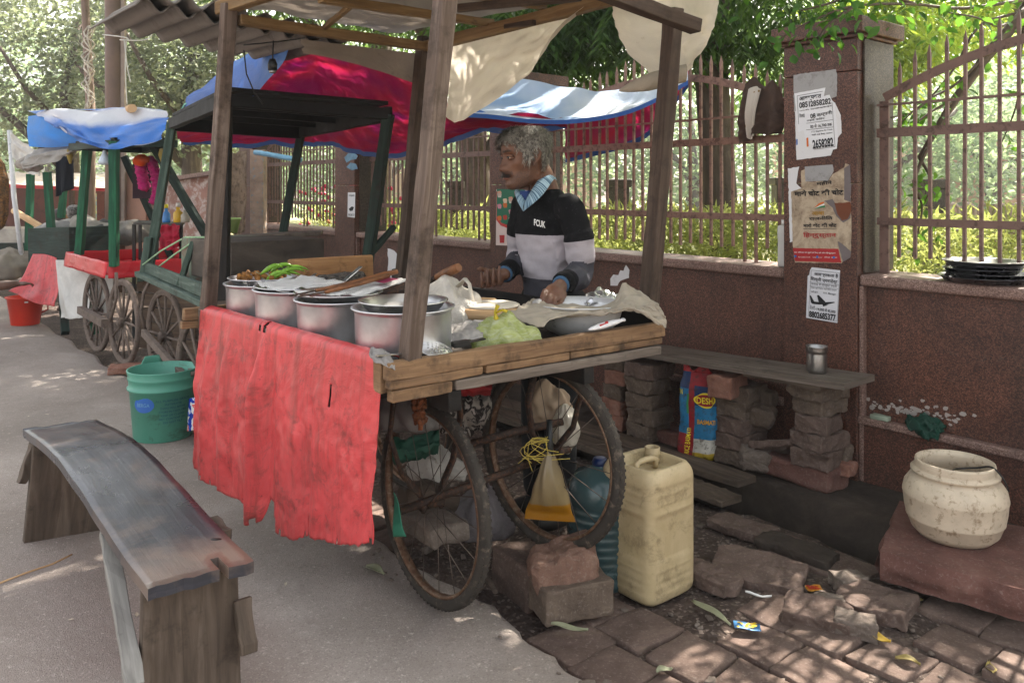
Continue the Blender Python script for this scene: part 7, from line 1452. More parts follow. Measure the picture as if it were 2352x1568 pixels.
# sweater
m = MB(); 
def torso(m, k=1.0):
    secs = [(-.0, .140, .112), (.04, .140, .116), (.13, .138, .116), (.24, .144, .116), (.36, .156, .116), (.42, .154, .110), (.47, .128, .096), (.51, .086, .074), (.545, .062, .060)]; rings = []
    base, topc = pel + V(0, 0, .02), neckb + V(0, 0, .02)
    for (h, wl, wf) in secs:
        u = h / .545; c = base.lerp(topc, u) + f_ * (.012 * math.sin(u * 3.14)); ring = []
        for i in range(44):
            a = 2 * math.pi * i / 44; n_ = 2.35; rr = (abs(math.cos(a)) ** n_ + abs(math.sin(a)) ** n_) ** (-1 / n_); ring.append(m.vert(c + l_ * (math.cos(a) * rr * wl * k) + f_ * (math.sin(a) * rr * wf * k)))
        rings.append(ring)
    for k_ in range(len(rings) - 1):
        for i in range(44): i2 = (i + 1) % 44; m.face((rings[k_][i], rings[k_][i2], rings[k_ + 1][i2], rings[k_ + 1][i]), None, True)
    m.face(rings[0][::-1]); m.face(rings[-1])
torso(m); SLs, SRs = SL + V(0, 0, -.022) - l_ * .03, SR + V(0, 0, -.022) + l_ * .03
WLc, WRc = WL.lerp(EL, .12), WR.lerp(ER, .16)
limb(m, [SLs, SL.lerp(EL, .5) + l_ * .012, EL, WLc], [.066, .064, .062, .060, .055, .044], 18, 8); limb(m, [SRs, SR.lerp(ER, .5), ER, WRc], [.066, .062, .058, .056, .050, .043], 18, 8)
sm, nr = union(m, .0065, 5)
armL = [SLs, SL.lerp(EL, .5), EL, WLc]; armR = [SRs, SR.lerp(ER, .5), ER, WRc]
def arm_param(q, pts):
    best = (9, 0); L = [0]
    for a, b in zip(pts, pts[1:]): L.append(L[-1] + (b - a).length)
    for k, (a, b) in enumerate(zip(pts, pts[1:])):
        u = max(0, min(1, (q - a).dot(b - a) / (b - a).length_squared)); d = (q - a.lerp(b, u)).length
        if d < best[0]: best = (d, (L[k] + u * (b - a).length) / L[-1])
    return best
vs = [Vector(v) for v in sm.v]
for i, v in enumerate(vs):
    dL, uL = arm_param(v, armL); dR, uR = arm_param(v, armR); el = 0
    if dL < .10 and uL > .25: el = math.exp(-((uL - .62) / .2) ** 2); ph = nz((v.x * 7, v.y * 7, v.z * 16), 1, 2); am = .008 + .018 * el + (.008 if uL > .8 else 0)
    else: ph = nz((v.x * 6 + v.z * 4, v.y * 6, v.z * 11), 1, 5); am = .009 if v.z > 1.08 else .016
    am2 = .0045 * nz((v.x * 22, v.y * 22, v.z * 34), 1, 8)
    q = v + nr[i] * (am * ph + am2); sm.v[i] = tuple(q)
band = []
def seg(u, *th):
    for k in range(len(th) - 1):
        if u < th[k + 1]: return k + (u - th[k]) / (th[k + 1] - th[k])
    return len(th) - 1.0
for c in vs:
    dL, uL = arm_param(c, armL); dR, uR = arm_param(c, armR); lat = (c - (pel.lerp(neckb, max(0, min(1, (c.z - pel.z) / .5))))).dot(l_)
    if dL < .09 and uL > .10 and lat > .125 + .03 * (c.z < 1.2): b_ = seg(uL + .02 * (c - EL).dot(l_), 0, .30, .51, .93, 1.1)
    elif dR < .066 and uR > .15 and (lat < -.15 or uR > .72): b_ = seg(uR, 0, .3, .6, .90, 1.1)
    else: b_ = seg(1.6 - c.z, 0, .405, .592, 1.2)
    band.append(b_)
def knit(n, c): 
    m = NT(n, .95, 0, .15); o = m.co('Object'); f = m.noise(o, 9, 5, .65); L = lin(c); cc = m.ramp(f, [(.3, [x * .85 for x in L[:3]]), (.7, [min(1, x * 1.1) for x in L[:3]])]); cc = m.mix(m.ramp(m.noise(o, 120, 2), [(.66, 0), (.74, .3)]), cc, '6b6668'); m.col(cc); m.bump(m.noise(o, 240, 3, .7), .4, .003); m.b.inputs['Sheen Weight'].default_value = .0; return m.mat
SWK = knit('black_knit', '141416'); SW = knit('striped_knit', '141416'); _n = NT.__new__(NT); _n.mat = SW; _n.t = SW.node_tree; _n.b = _n.t.nodes['Principled BSDF']
_a = _n.n('ShaderNodeAttribute'); _a.attribute_name = 'band'; _f = _n.math('DIVIDE', _a.outputs['Fac'], 4.0); _v = _n.noise(_n.co('Object'), 9, 5, .65); _c = _n.ramp(_f, [(0, '141416'), (.25, 'b8b0b6'), (.5, '4c4b52'), (.75, '151517')], 'CONSTANT'); _c = _n.mix(_n.ramp(_v, [(.3, .0), (.8, .3)]), _c, '2a282b'); _n.col(_n.mix(_n.ramp(_n.noise(_n.co('Object'), 130, 2), [(.66, 0), (.74, .25)]), _c, '77727a'))
sw = sm.build('sweater', [SW], man); _at = sw.data.attributes.new('band', 'FLOAT', 'POINT'); _at.data.foreach_set('value', band)
for wc, el_, nm in ((WLc, EL, 'a'), (WRc, ER, 'b')):
    d = (wc - el_).normalized(); part1('cuff', SWK, man, lambda m: [m.ring(lambda a: (wc + d * (.012 * k - .012), (lambda q: q)(d.orthogonal().normalized() * math.cos(a) + d.cross(d.orthogonal().normalized()) * math.sin(a)), d), .001, 4, 3) for k in range(0)] or m.tube([wc - d * .012, wc - d * .004, wc + d * .02, wc + d * .034], [.044, .046, .044, .039], 28)); part1('shirt_cuff', plain('shirt_blue', '3c5a76', .8, var=.2, scale=60), man, lambda m: m.tube([wc + d * .03, wc + d * .040, wc + d * .043], [.0355, .035, .029], 24))
SHIRT = NT('striped_shirt', .85, 0, .2); _uv = SHIRT.co('UV'); SHIRT.col(SHIRT.mix(SHIRT.ramp(SHIRT.noise(SHIRT.co('UV', (260, 6, 1)), 1, 2), [(.44, 0), (.56, 1)]), '9db7c4', '4d6a80'))
def collar(m):
    inn = [P(1268, 402, 3.60), P(1250, 398, 3.535), P(1224, 432, 3.455), P(1207, 462, 3.425)]; out = [P(1278, 414, 3.60), P(1271, 414, 3.50), P(1244, 450, 3.40), P(1202, 486, 3.395)]
    m.grid(lambda u, v: ctrl(inn, u).lerp(ctrl(out, u), v) + V(0, -.008 * math.sin(v * 3.1), .006 * math.sin(v * 3.1)), 24, 6, .16, .04)
    inn = [P(1193, 432, 3.60), P(1190, 436, 3.54), P(1199, 452, 3.45), P(1206, 464, 3.43)]; out = [P(1184, 438, 3.60), P(1183, 446, 3.53), P(1190, 466, 3.44), P(1201, 487, 3.40)]
    m.grid(lambda u, v: ctrl(inn, u).lerp(ctrl(out, u), v) + V(-.003 * math.sin(v * 3.1), -.004 * math.sin(v * 3.1), .004), 24, 6, .12, .04)
part1('collar', SHIRT.mat, man, collar, solid=.003); part1('undershirt', flat('navy_vest', '23386b', .9), man, lambda m: m.grid(lambda u, v: P(lerp(1194, 1222, u), lerp(438, 470, v), 3.47 - .03 * math.sin(u * 3.1)), 6, 6))
def logo(m):
    a, b = P(1229, 510, 3.44), P(1254, 516, 3.42); ex = (b - a).normalized(); put_text(m, 'FCUK', (a + b) / 2 + V(-.004, -.012, 0), ex, V(0, 0, 1), .028, .052, bold=.03)
part1('chest_lettering', INKW, man, logo)
m = MB()
for a, b in ((hipL, footL), (hipR, footR)): limb(m, [a + V(0, 0, .03), a.lerp(b, .5) + f_ * .015, b + V(0, 0, .06)], [.105, .08, .072, .066], 14)
tm, _ = union(m, .009, 3); tm.build('trousers', [plain('black_trousers', '111113', .9, var=.3)], man)
for b in (footL, footR): part1('shoe', plain('dark_shoe', '1c1714', .6), man, lambda m: m.blob(b + f_ * .06 + V(0, 0, -.015), (.12, .045, .04), frame_from(f_), 18, 10))

# ---- people farther off
def simple_person(label, cat_loc, J, head, hs, skin_c, hair_c, parts, voxel=.011, faced=V(0, -1, 0)):
    t = thing('person', label, 'person', cat_loc); e = Matrix((faced, Z.cross(faced).normalized(), Z)).transposed(); m = MB(); head_mesh(m, head, e, hs, 0, 24, 24); ears(m, head, e, hs)
    limb(m, [J['neck'] + V(0, 0, -.05), head + V(0, 0, -.06)], [.06, .055], 10); limb(m, [J['pelvis'], J['neck'] + V(0, 0, -.12)], [.13, .15, .14], 16)
    for s_ in 'LR':
        limb(m, [J['sh' + s_], J['el' + s_], J['wr' + s_]], [.06, .048, .042, .03], 10); d = (J['wr' + s_] - J['el' + s_]).normalized(); h = J['wr' + s_] + d * .05; m.blob(h, (.05, .035, .022), frame_from(d), 12, 8); sd_ = d.cross(Z).normalized()
        for k in range(4): finger(m, [h + sd_ * (.026 - .017 * k), h + sd_ * (.028 - .018 * k) + d * .05, h + sd_ * (.028 - .018 * k) + d * .075 + V(0, 0, -.012), h + sd_ * (.028 - .018 * k) + d * .085 + V(0, 0, -.03)], .0095)
        finger(m, [h - d * .02 + sd_ * .03, h + sd_ * .055, h + d * .02 + sd_ * .06, h + d * .035 + sd_ * .058], .010)
        limb(m, [J['hip' + s_], J['kn' + s_], J['an' + s_]], [.085, .07, .06, .04], 10); limb(m, [J['an' + s_], J['an' + s_] + J['toe'] * .16], [.04, .028], 8)
    o, _ = union(m, voxel, 2); o.build('body', [skinmat('skin_' + str(len(bpy.data.materials)), skin_c, '2a2019')], t)
    m = MB(); na = 24; rows = [[m.vert(head + e @ (headpt(2 * math.pi * i / na, lerp(hairline(2 * math.pi * i / na), .117, k / 6), .012) * hs)) for i in range(na)] for k in range(7)]
    for k in range(6):
        for i in range(na): i2 = (i + 1) % na; m.face((rows[k][i], rows[k][i2], rows[k + 1][i2], rows[k + 1][i]), None, True)
    m.face(rows[-1]); m.build('hair', hair_c, t)
    for nm, mat, segs in parts:
        m = MB()
        for pts, rr in segs: limb(m, pts, rr, 14)
        o, _ = union(m, .014, 2); o.build(nm, [mat], t)
    return t
def seated(label, x, y, d, faced, skin, hair, top, k=1.0):
    h = P(x, y, d); n_ = h + V(0, 0, -.17); p = V(n_.x, n_.y, n_.z - .5); lf = Z.cross(faced).normalized(); J = {'neck': n_, 'pelvis': p, 'toe': faced}
    for s_, sg in (('L', 1), ('R', -1)):
        J['sh' + s_] = n_ + lf * (.19 * sg) + V(0, 0, -.06); J['el' + s_] = J['sh' + s_] + V(0, 0, -.27) + lf * (.04 * sg); J['wr' + s_] = J['el' + s_] + faced * .22 + V(0, 0, -.02); J['hip' + s_] = p + lf * (.1 * sg); J['kn' + s_] = J['hip' + s_] + faced * .4; J['an' + s_] = J['kn' + s_] + V(0, 0, -.4)
    segs = [([p, n_ + V(0, 0, -.13)], [.16, .17, .15])] + [([J['sh' + s_], J['el' + s_], J['el' + s_].lerp(J['wr' + s_], .5)], [.075, .062, .055]) for s_ in 'LR']
    return simple_person(label, V(p.x, p.y, max(0, p.z - .45)), J, h, 1.05, skin, hair, [('shirt', top, segs), ('trousers', plain('dark_trousers', '2a2a30', .9), [([J['hip' + s_], J['kn' + s_], J['an' + s_]], [.10, .08, .06]) for s_ in 'LR'])], .014, faced)
seated('seated man with black hair and dark shirt far behind the green posts', 143, 497, 11.5, V(.3, 1, 0).normalized(), '6b4733', HAIRD, plain('dark_shirt', '23232a', .9))
seated('seated man with greying hair and a white shirt far behind the green posts', 171, 492, 11.0, V(-.2, 1, 0).normalized(), '6b4733', hairmat('greying', '2f2b28', '6f6a66'), plain('white_shirt', 'c9c9cc', .9))
seated('seated man with dark hair half hidden by the dark post of the tray cart', 243, 522, 11.2, V(-.9, -.4, 0).normalized(), '7a5540', HAIRD, plain('violet_shirt', '4a4a6a', .9))
# crouching washer whose forearm reaches in from the left edge
h = V(-5.95, 7.9, .92); n_ = h + V(-.02, .02, -.2); p = V(-6.15, 8.05, .22); J = {'neck': n_, 'pelvis': p, 'toe': V(1, 0, 0)}
for s_, sg in (('L', 1), ('R', -1)):
    J['sh' + s_] = n_ + V(0, .18 * sg, -.06); J['hip' + s_] = p + V(0, .1 * sg, 0); J['kn' + s_] = p + V(.36, .16 * sg, .26); J['an' + s_] = p + V(.2, .15 * sg, -.16)
J['elR'] = P(-38, 655, 7.75); J['wrR'] = P(40, 652, 7.85); J['elL'] = V(-5.65, 8.15, .5); J['wrL'] = V(-5.4, 8.1, .4)
simple_person('crouching person beside the red bucket, forearm reaching in from the left edge', V(p.x, p.y, 0), J, h, 1.0, '5d3d2c', HAIRD, [('shirt', plain('maroon_shirt', '3a2226', .9), [([p, n_ + V(0, 0, -.1)], [.16, .17, .15]), ([J['shR'], J['elR'].lerp(J['shR'], .4)], [.075, .06]), ([J['shL'], J['elL']], [.075, .06])]), ('trousers', plain('grey_trousers', '3b3a40', .9), [([J['hipL'], J['knL'], J['anL']], [.10, .08, .06]), ([J['hipR'], J['knR'], J['anR']], [.10, .08, .06])])], .012, V(1, -.1, 0).normalized())
# ---------------------------------------------------------------- more trees
b1 = P(1092, 470, 10.2); b1.z = 0
tree('neem_tree', 'dark trunked tree deeper in the park behind the middle post of the cart', b1, tp(b1, b1 + V(.05, 0, 1.2), b1 + V(-.1, .1, 2.6), b1 + V(.1, 0, 5)), [.24, .2, .18, .1],
     [(tp(b1 + V(0, 0, 1.5), b1 + V(.5, .1, 2.4), b1 + V(1.3, 0, 3.6)), [.12, .1, .06]), (tp(b1 + V(0, 0, 2.4), b1 + V(-.7, 0, 3.4), b1 + V(-1.8, -.6, 4.6)), [.1, .08, .04])],
     [(b1 + V(0, -.6, 4.2), (2.2, 1.8, .9), 2), (b1 + V(-1.2, -1.2, 6), (3.0, 2.6, 1.2), 3), (b1 + V(1.6, -.4, 6.2), (2.6, 2.4, 1.2), 2.5), (b1 + V(-3.4, -2.6, 6.6), (2.6, 2.4, 1.0), 2.6)], LNEEM, 4400, .15, .05, droop=.5, spray=10, seed=8, keep=shade_keep)
b2 = V(7.4, 10.4, 0)
tree('neem_tree', 'leafy tree standing in the park beyond the right railing', b2, tp(b2, b2 + V(0, 0, 2), b2 + V(.2, .1, 5)), [.22, .18, .1], [(tp(b2 + V(0, 0, 2.2), b2 + V(-1.2, -.4, 3.6), b2 + V(-2.4, -.6, 4.6)), [.1, .07, .04])],
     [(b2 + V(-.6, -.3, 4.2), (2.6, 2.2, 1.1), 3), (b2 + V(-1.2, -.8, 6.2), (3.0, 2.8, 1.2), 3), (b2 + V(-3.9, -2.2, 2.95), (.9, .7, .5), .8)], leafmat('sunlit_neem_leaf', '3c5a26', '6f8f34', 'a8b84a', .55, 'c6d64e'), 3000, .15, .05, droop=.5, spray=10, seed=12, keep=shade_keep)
b3 = V(-2.2, 13.5, 0)
tree('neem_tree', 'tall tree behind the far end of the wall, mostly hidden by the carts', b3, tp(b3, b3 + V(0, 0, 3), b3 + V(.2, .1, 6)), [.24, .2, .1], [(tp(b3 + V(0, 0, 3), b3 + V(-1.6, -.6, 4.6), b3 + V(-3, -1, 5.4)), [.1, .07, .04])],
     [(b3 + V(0, -.6, 5.2), (3.2, 2.6, 1.5), 3), (b3 + V(-1, -1.5, 7.2), (3.6, 3.0, 1.4), 3)], LNEEM, 3000, .17, .055, droop=.5, spray=10, seed=21, keep=shade_keep)
# dusty trees at the far left
for k, (x, y, d, lab, n_, cl) in enumerate(((150, 430, 17.5, 'dusty grey green tree behind the utility pole at the far left', 15000, [((-.8, 0, 3.2), (2.3, 1.6, 1.6), 3), ((1.2, .3, 3.6), (2.2, 1.6, 1.7), 3), ((-1.8, .4, 5.2), (2.4, 1.8, 1.4), 2), ((.8, 0, 5.4), (2.6, 1.8, 1.4), 2.5)]),
                                         (430, 430, 16.0, 'dusty tree behind the corrugated roof edge at upper left', 13000, [((-.4, 0, 3.2), (1.9, 1.4, 1.4), 3), ((1.4, .4, 3.4), (2.0, 1.5, 1.5), 3), ((.2, 0, 4.9), (2.4, 1.6, 1.3), 2.4)]))):
    b = P(x, y, d); b.z = 0; tree('dusty_tree', lab, b, tp(b, b + V(.1, 0, 1.6), b + V(0, .1, 3.4), b + V(.2, .2, 5)), [.26, .2, .16, .08], [(tp(b + V(0, 0, 1.8), b + V(-.9, -.3, 2.8), b + V(-1.9, -.5, 3.7)), [.11, .08, .04]), (tp(b + V(0, 0, 2), b + V(.9, -.4, 3), b + V(1.8, -.5, 4)), [.1, .07, .04]), (tp(b + V(0, 0, 2.6), b + V(-.3, -.9, 3.4), b + V(-.6, -1.3, 4.2)), [.07, .05, .03])],
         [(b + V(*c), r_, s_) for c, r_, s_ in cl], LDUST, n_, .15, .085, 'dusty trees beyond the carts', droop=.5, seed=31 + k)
for k, (x, y, r_, h, lab) in enumerate(((9.5, 21, 3.4, 4.2, 'hazy tree across the park, right of the notice pillar'), (14, 24, 3.6, 4.6, 'hazy tree across the park at the right edge'), (5.0, 23, 3.2, 4.2, 'hazy tree across the park behind the neem trunk'), (1.0, 24, 3.4, 4.4, 'hazy tree across the park behind the vendor'), (-4, 26, 3.6, 4.6, 'hazy tree across the park behind the shaded railing'), (18.5, 27, 4, 5, 'hazy far tree at the right edge of the park'), (-17, 30, 4.5, 5, 'hazy tree far down the road at the left edge'), (-10, 31, 4.4, 4.8, 'hazy tree far behind the blue tarpaulin'))):
    b = V(x, y, 0); tree('park_tree', lab, b, tp(b, b + V(.1, 0, 1.5), b + V(0, 0, 3.5)), [.24, .18, .1], [(tp(b + V(0, 0, 1.6), b + V(-.9, -.4, 2.8), b + V(-1.6, -.6, 3.6)), [.1, .07, .04]), (tp(b + V(0, 0, 1.6), b + V(1, -.4, 2.6), b + V(1.9, -.4, 3.6)), [.1, .07, .04])],
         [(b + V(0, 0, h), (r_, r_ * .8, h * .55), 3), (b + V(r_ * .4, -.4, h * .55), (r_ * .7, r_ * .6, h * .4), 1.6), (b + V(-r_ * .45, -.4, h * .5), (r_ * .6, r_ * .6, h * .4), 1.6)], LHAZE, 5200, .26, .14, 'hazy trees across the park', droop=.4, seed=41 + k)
m = MB(); r2 = random.Random(6)
for i in range(9000):
    x = r2.uniform(-26, 34); y = 33 + .12 * abs(x - 4) + r2.uniform(-2, 2); z = r2.uniform(.1, 9 + 2.5 * nz((x * .35, 0, 0), 1, 3)); m.leaf(V(x, y, z), V(r2.gauss(0, 1), r2.gauss(0, 1), r2.gauss(-.3, .6)), V(0, -.5, 1), .62, .36)
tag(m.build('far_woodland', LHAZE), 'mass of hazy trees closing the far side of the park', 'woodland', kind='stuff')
# broad leaved tree leaning in from the right
bb = V(3.35, 4.75, 0); t = thing('broad_leaved_tree', 'broad leaved tree reaching in from the right edge over railing and notice pillar', 'tree', bb)
part1('trunk', WTREE, t, lambda m: m.tube([bb, bb + V(.0, .0, 1.2), bb + V(-.1, -.02, 2.4), P(2430, -90, 4.6)], [.12, .10, .08, .06], 10))
br = [P(2430, -90, 4.6), P(2352, 28, 4.55), P(2270, 125, 4.5), P(2190, 235, 4.45), P(2150, 300, 4.4), P(2112, 362, 4.4)]
part1('branch', WTREE, t, lambda m: m.tube([ctrl(br, i / 24) for i in range(25)], [lerp(.042, .012, i / 24) for i in range(25)], 8))
tw = [[P(2352, 28, 4.55), P(2250, 60, 4.4), P(2190, 160, 4.3), P(2110, 250, 4.2), P(2045, 270, 4.1)], [P(2300, 90, 4.5), P(2200, 190, 4.4), P(2130, 230, 4.35), P(2060, 290, 4.3)], [P(2190, 235, 4.45), P(2150, 250, 4.35), P(2100, 285, 4.3), P(2070, 300, 4.25)], [P(2352, 0, 4.5), P(2210, 20, 4.2), P(2100, 10, 3.9), P(1960, 15, 3.6), P(1850, 55, 3.5), P(1790, 90, 3.45)], [P(2100, 10, 3.9), P(2000, -20, 3.7), P(1900, 10, 3.55), P(1840, 25, 3.5)], [P(1960, 15, 3.6), P(1900, 60, 3.5), P(1880, 95, 3.45)], [P(2130, 340, 4.3), P(2100, 420, 4.25), P(2118, 480, 4.25), P(2095, 590, 4.2)], [P(2112, 362, 4.4), P(2140, 420, 4.3), P(2120, 470, 4.3)], [P(2352, 60, 4.5), P(2340, 160, 4.45), P(2335, 240, 4.4), P(2300, 330, 4.4)], [P(2352, 20, 4.5), P(2300, 60, 4.3), P(2240, 40, 4.1), P(2180, 30, 4.0)]]
for w_ in tw: part1('branch', WTREE, t, lambda m: m.tube([ctrl(w_, i / 16) for i in range(17)], [lerp(.010, .003, i / 16) for i in range(17)], 6))
m = MB(); r2 = random.Random(3); dens = [26, 26, 20, 90, 44, 20, 34, 14, 16, 60]; sp = [.13, .10, .10, .16, .15, .12, .10, .08, .10, .16]
for w_, dn, s_ in zip(tw, dens, sp):
    for i in range(dn):
        u = r2.uniform(.15, 1); p = ctrl(w_, u) + V(r2.gauss(0, s_ * .5), r2.gauss(0, s_ * .6), r2.gauss(-.01, s_ * .45)); m.oval_leaf(p, V(r2.gauss(0, .8), r2.gauss(0, .8), -.7 + r2.gauss(0, .5)), V(r2.gauss(0, .7), r2.gauss(0, .7), 1), r2.uniform(.045, .075), r2.uniform(.025, .04), .12)
for i in range(3600):                                # crown above the picture
    p = V(r2.gauss(2.3, .95), r2.gauss(3.9, 1.1), r2.gauss(3.9, .5))
    if p.z < 1.4 + (431 + 10) / 1881.6 * p.y or not shade_keep(p): continue
    m.oval_leaf(p, V(r2.gauss(0, 1), r2.gauss(0, 1), -.5 + r2.gauss(0, .5)), V(0, 0, 1), .13, .08, .12)
m.build('crown', LBIG, t)
# ---------------------------------------------------------------- park furniture and building
def ppost(lab, x0, x1, ytop, d): 
    a, b = P(x0, ytop, d), P(x1, ytop, d); c = (a + b) / 2; w_ = (b - a).length; o = thing('park_pillar', lab, 'pillar', V(c.x, c.y, 0), 'small pillars inside the park'); o['kind'] = 'thing'
    part1('shaft', GRL, o, lambda m: m.box(V(c.x, c.y, c.z / 2 - .04), (w_ * .82, w_ * .82, c.z - .08)), bevel=.01); part1('cap', GRL, o, lambda m: m.box(V(c.x, c.y, c.z - .04), (w_, w_, .08)), bevel=.01)
ppost('small brown pillar in the park seen through the right railing', 2108, 2168, 412, 7.2); ppost('small brown pillar in the park between vendor and right front post', 1390, 1448, 412, 8.4); ppost('small brown pillar in the park left of the notice pillar', 2018 - 245, 2070 - 245, 408, 9.0); ppost('small brown pillar in the park left of the middle post', 1028, 1066, 416, 9.2)
hr = thing('hoop_railing', 'pale low railing of rounded hoops in the park beyond the right fence', 'railing', P(2250, 560, 7.0))
for k in range(8):
    x = 2176 + 36 * k; part1('hoop', flat('hoop_paint', 'a8938c', .6) if 'HOOP' not in MATS else MATS['HOOP'], hr, lambda m: m.tube([P(x, 590, 7), P(x, 482, 7)] + [P(x + 13 - 13 * math.cos(i / 6 * math.pi), 482 - 13 * math.sin(i / 6 * math.pi), 7) for i in range(1, 6)] + [P(x + 26, 482, 7), P(x + 26, 590, 7)], .016, 8)); MATS['HOOP'] = bpy.data.materials['hoop_paint']
part1('rail', MATS['HOOP'], hr, lambda m: m.tube([P(2160, 535, 7), P(2460, 535, 7)], .012, 6))
bd = thing('park_building', 'low pale pink building with a white canopy across the park', 'building', P(2110, 470, 26))
part1('wall', flat('pale_pink_wall', 'c9a08e', .9), bd, lambda m: m.box(P(2110, 405, 27), (9, 2, 3.2))); part1('canopy', flat('white_canopy', 'dcdad6', .8), bd, lambda m: m.box(P(2105, 392, 25.4), (6.5, 1.4, .45))); part1('roof', flat('pink_roof', 'b3806e', .9), bd, lambda m: m.hexa([P(1900, 372, 25.8), P(1900, 340, 27), P(1900, 345, 27.5), P(1900, 376, 27.5), P(2330, 372, 25.8), P(2330, 340, 27), P(2330, 345, 27.5), P(2330, 376, 27.5)]))
for k in range(4): part1('column', flat('canopy_column_%d' % k, 'cfc4bc', .8), bd, lambda m: m.box(P(2035 + k * 48, 430, 25), (.2, .2, 1.6)))
bd2 = thing('park_building', 'pale building glimpsed between the bars left of the vendor', 'building', P(1080, 470, 30)); part1('wall', MATS.get('pp') or flat('rose_wall', 'c8a79a', .9), bd2, lambda m: m.box(P(1080, 420, 30), (9, 2, 2.6))); part1('window', flat('dark_pane', '3b3838', .3), bd2, lambda m: [m.box(P(x, 420, 28.95), (.9, .06, 1.1)) for x in (960, 1040, 1130, 1200)]); part1('roof', flat('grey_roof', '8d857f', .9), bd2, lambda m: m.box(P(1080, 372, 30), (9.6, 2.6, .2)))
# ---------------------------------------------------------------- far left
up = thing('utility_pole', 'thick brown steel utility pole behind the blue tarpaulin', 'pole', P(264, 700, 11) * 1); ub = P(264, 600, 11); ub.z = 0; up.location = ub
part1('shaft', plain('pole_paint', '6b564b', .6, .2, var=.2, scale=4), up, lambda m: (m.tube([ub, ub + V(0, 0, 2), ub + V(-.02, 0, 6.5)], [.125, .122, .115], 20)))
part1('side_channel', plain('pole_channel', '8a7a70', .6), up, lambda m: m.box(ub + V(.13, -.03, 2.6), (.05, .06, 3.6))); part1('cable', plain('white_cable', 'c9c6c2', .6), up, lambda m: [m.tube([ctrl(s_, i / 14) for i in range(15)], .008, 5) for s_ in ([P(348, -10, 10.8), P(352, 50, 10.8), P(340, 90, 10.8), P(275, 92, 10.8)], [P(285, 90, 10.8), P(292, 150, 10.8), P(300, 190, 10.8)], [P(290, 95, 10.8), P(288, 160, 10.8), P(292, 240, 10.8)], [P(235, 80, 10.85), P(285, 86, 10.8), P(296, 92, 10.8)])])
lp = thing('lamp_post', 'thin pale post wound with dusty cables left of the brown utility pole', 'pole', V(P(203, 600, 12).x, 12, 0)); part1('shaft', WPOLE, lp, lambda m: m.tube([V(P(208, 0, 12).x, 12, 0), P(208, 250, 12), P(195, 0, 12), P(188, -150, 12)], [.07, .065, .055, .05], 10)); part1('cable_wrap', plain('dusty_cable', 'b5aea4', .9, var=.3, scale=20), lp, lambda m: [m.tube([P(203 + 9 * math.sin(i * .8 + k) * (1 + .8 * math.sin(i * .21 + k * 2)), 60 + i * 7, 11.9 - .05 * math.cos(i * .8 + k)) for i in range(28)], .012, 5) for k in range(4)])
m = MB(); m.tube([P(22, 300, 9.2), P(32, 450, 9.1), P(52, 605, 9.0)], [.026, .026, .026], 10); tag(m.build('white_post', plain('white_pole_paint', 'c9c9cc', .7, var=.1, dirt='8a8a90')), 'leaning whitish bamboo post at the far left edge', 'pole')
def skirt2(name, label, mat, rows, n=20): m = MB(); m.grid(lambda u, v: patch(rows, u, v) + V(0, .04 * nz((u * 6, v * 6, 1)), .03 * nz((u * 5, v * 5, 2))), n, n, .9, .9); return tag(m.build(name, mat, solid=.004), label, 'cloth')
skirt2('white_cloth', 'white cloth stretched from the leaning post toward the blue tarpaulin', TWHITE, [[P(24, 302, 9.1), P(50, 325, 9.0), P(80, 345, 8.9)], [P(26, 330, 9.1), P(55, 350, 9.0), P(95, 372, 8.8)], [P(30, 360, 9.1), P(58, 392, 9.0), P(90, 405, 8.8)]]); skirt2('grey_cloth', 'grey cloth bundle tied under the left end of the blue tarpaulin', plain('bundle_grey', '8d8a86', .9, var=.25), [[P(78, 345, 8.2), P(130, 338, 7.9), P(190, 330, 7.6)], [P(50, 372, 8.1), P(110, 352, 7.8), P(180, 342, 7.5)], [P(55, 388, 8.1), P(112, 375, 7.8), P(150, 360, 7.6)]])
plasticbag('cloth_bundle', 'knotted grey rag bundle hanging at the top of the left green post', P(66, 378, 8.3), (.12, .09, .08), plain('rag_bundle', '8d857d', .9, var=.3, scale=12), None, 2.0, .03, 9, flatb=False, cat='cloth'); m = MB(); m.grid(lambda u, v: P(lerp(128, 168, u), lerp(355, 452 - 20 * u, v), 8.4) + V(0, .04 * math.sin(u * 9) * v, 0), 14, 14, .3, .4); tag(m.build('dark_cloth', plain('navy_rag', '1e222c', .9), solid=.004), 'dark navy cloth hanging beside the green post at far left', 'cloth')
m = MB(); m.tube([P(32, 484, 9.4), P(125, 540, 8.9)], .035, 10); tag(m.build('wooden_pole', WPALE), 'pale wooden pole slanting across the green posts at far left', 'pole')
stall = thing('far_stall', 'far stall with a beige sheet roof edged in red and a maroon back wall', 'stall', P(150, 560, 13)); part1('roof', TCREAM, stall, lambda m: m.grid(lambda u, v: P(lerp(-60, 320, u), lerp(lerp(395, 400, u), lerp(420, 436, u), v), lerp(13.6, 12.2, v)) + V(0, 0, .02 * nz((u * 9, v * 4, 0))), 30, 8, 3, 1)); part1('red_edge', INKR, stall, lambda m: m.beam(P(-60, 424, 12.2), P(300, 438, 12.2), .04, .05))
part1('back_wall', plain('maroon_wall', '5d3a33', .9, var=.3, scale=2, dirt='2d1e1b'), stall, lambda m: m.box(P(120, 505, 13.8), (3.6, .15, 1.5))); [part1('post', WDARK, stall, lambda m: m.beam(P(x, 560, 12.4), P(x, 434, 12.4), w_, w_)) for x, w_ in ((253, .12), (165, .06))]; part1('counter', plain('pale_counter', '9a948c', .8), stall, lambda m: m.box(P(0, 560, 12.6), (2.2, .8, .5)))
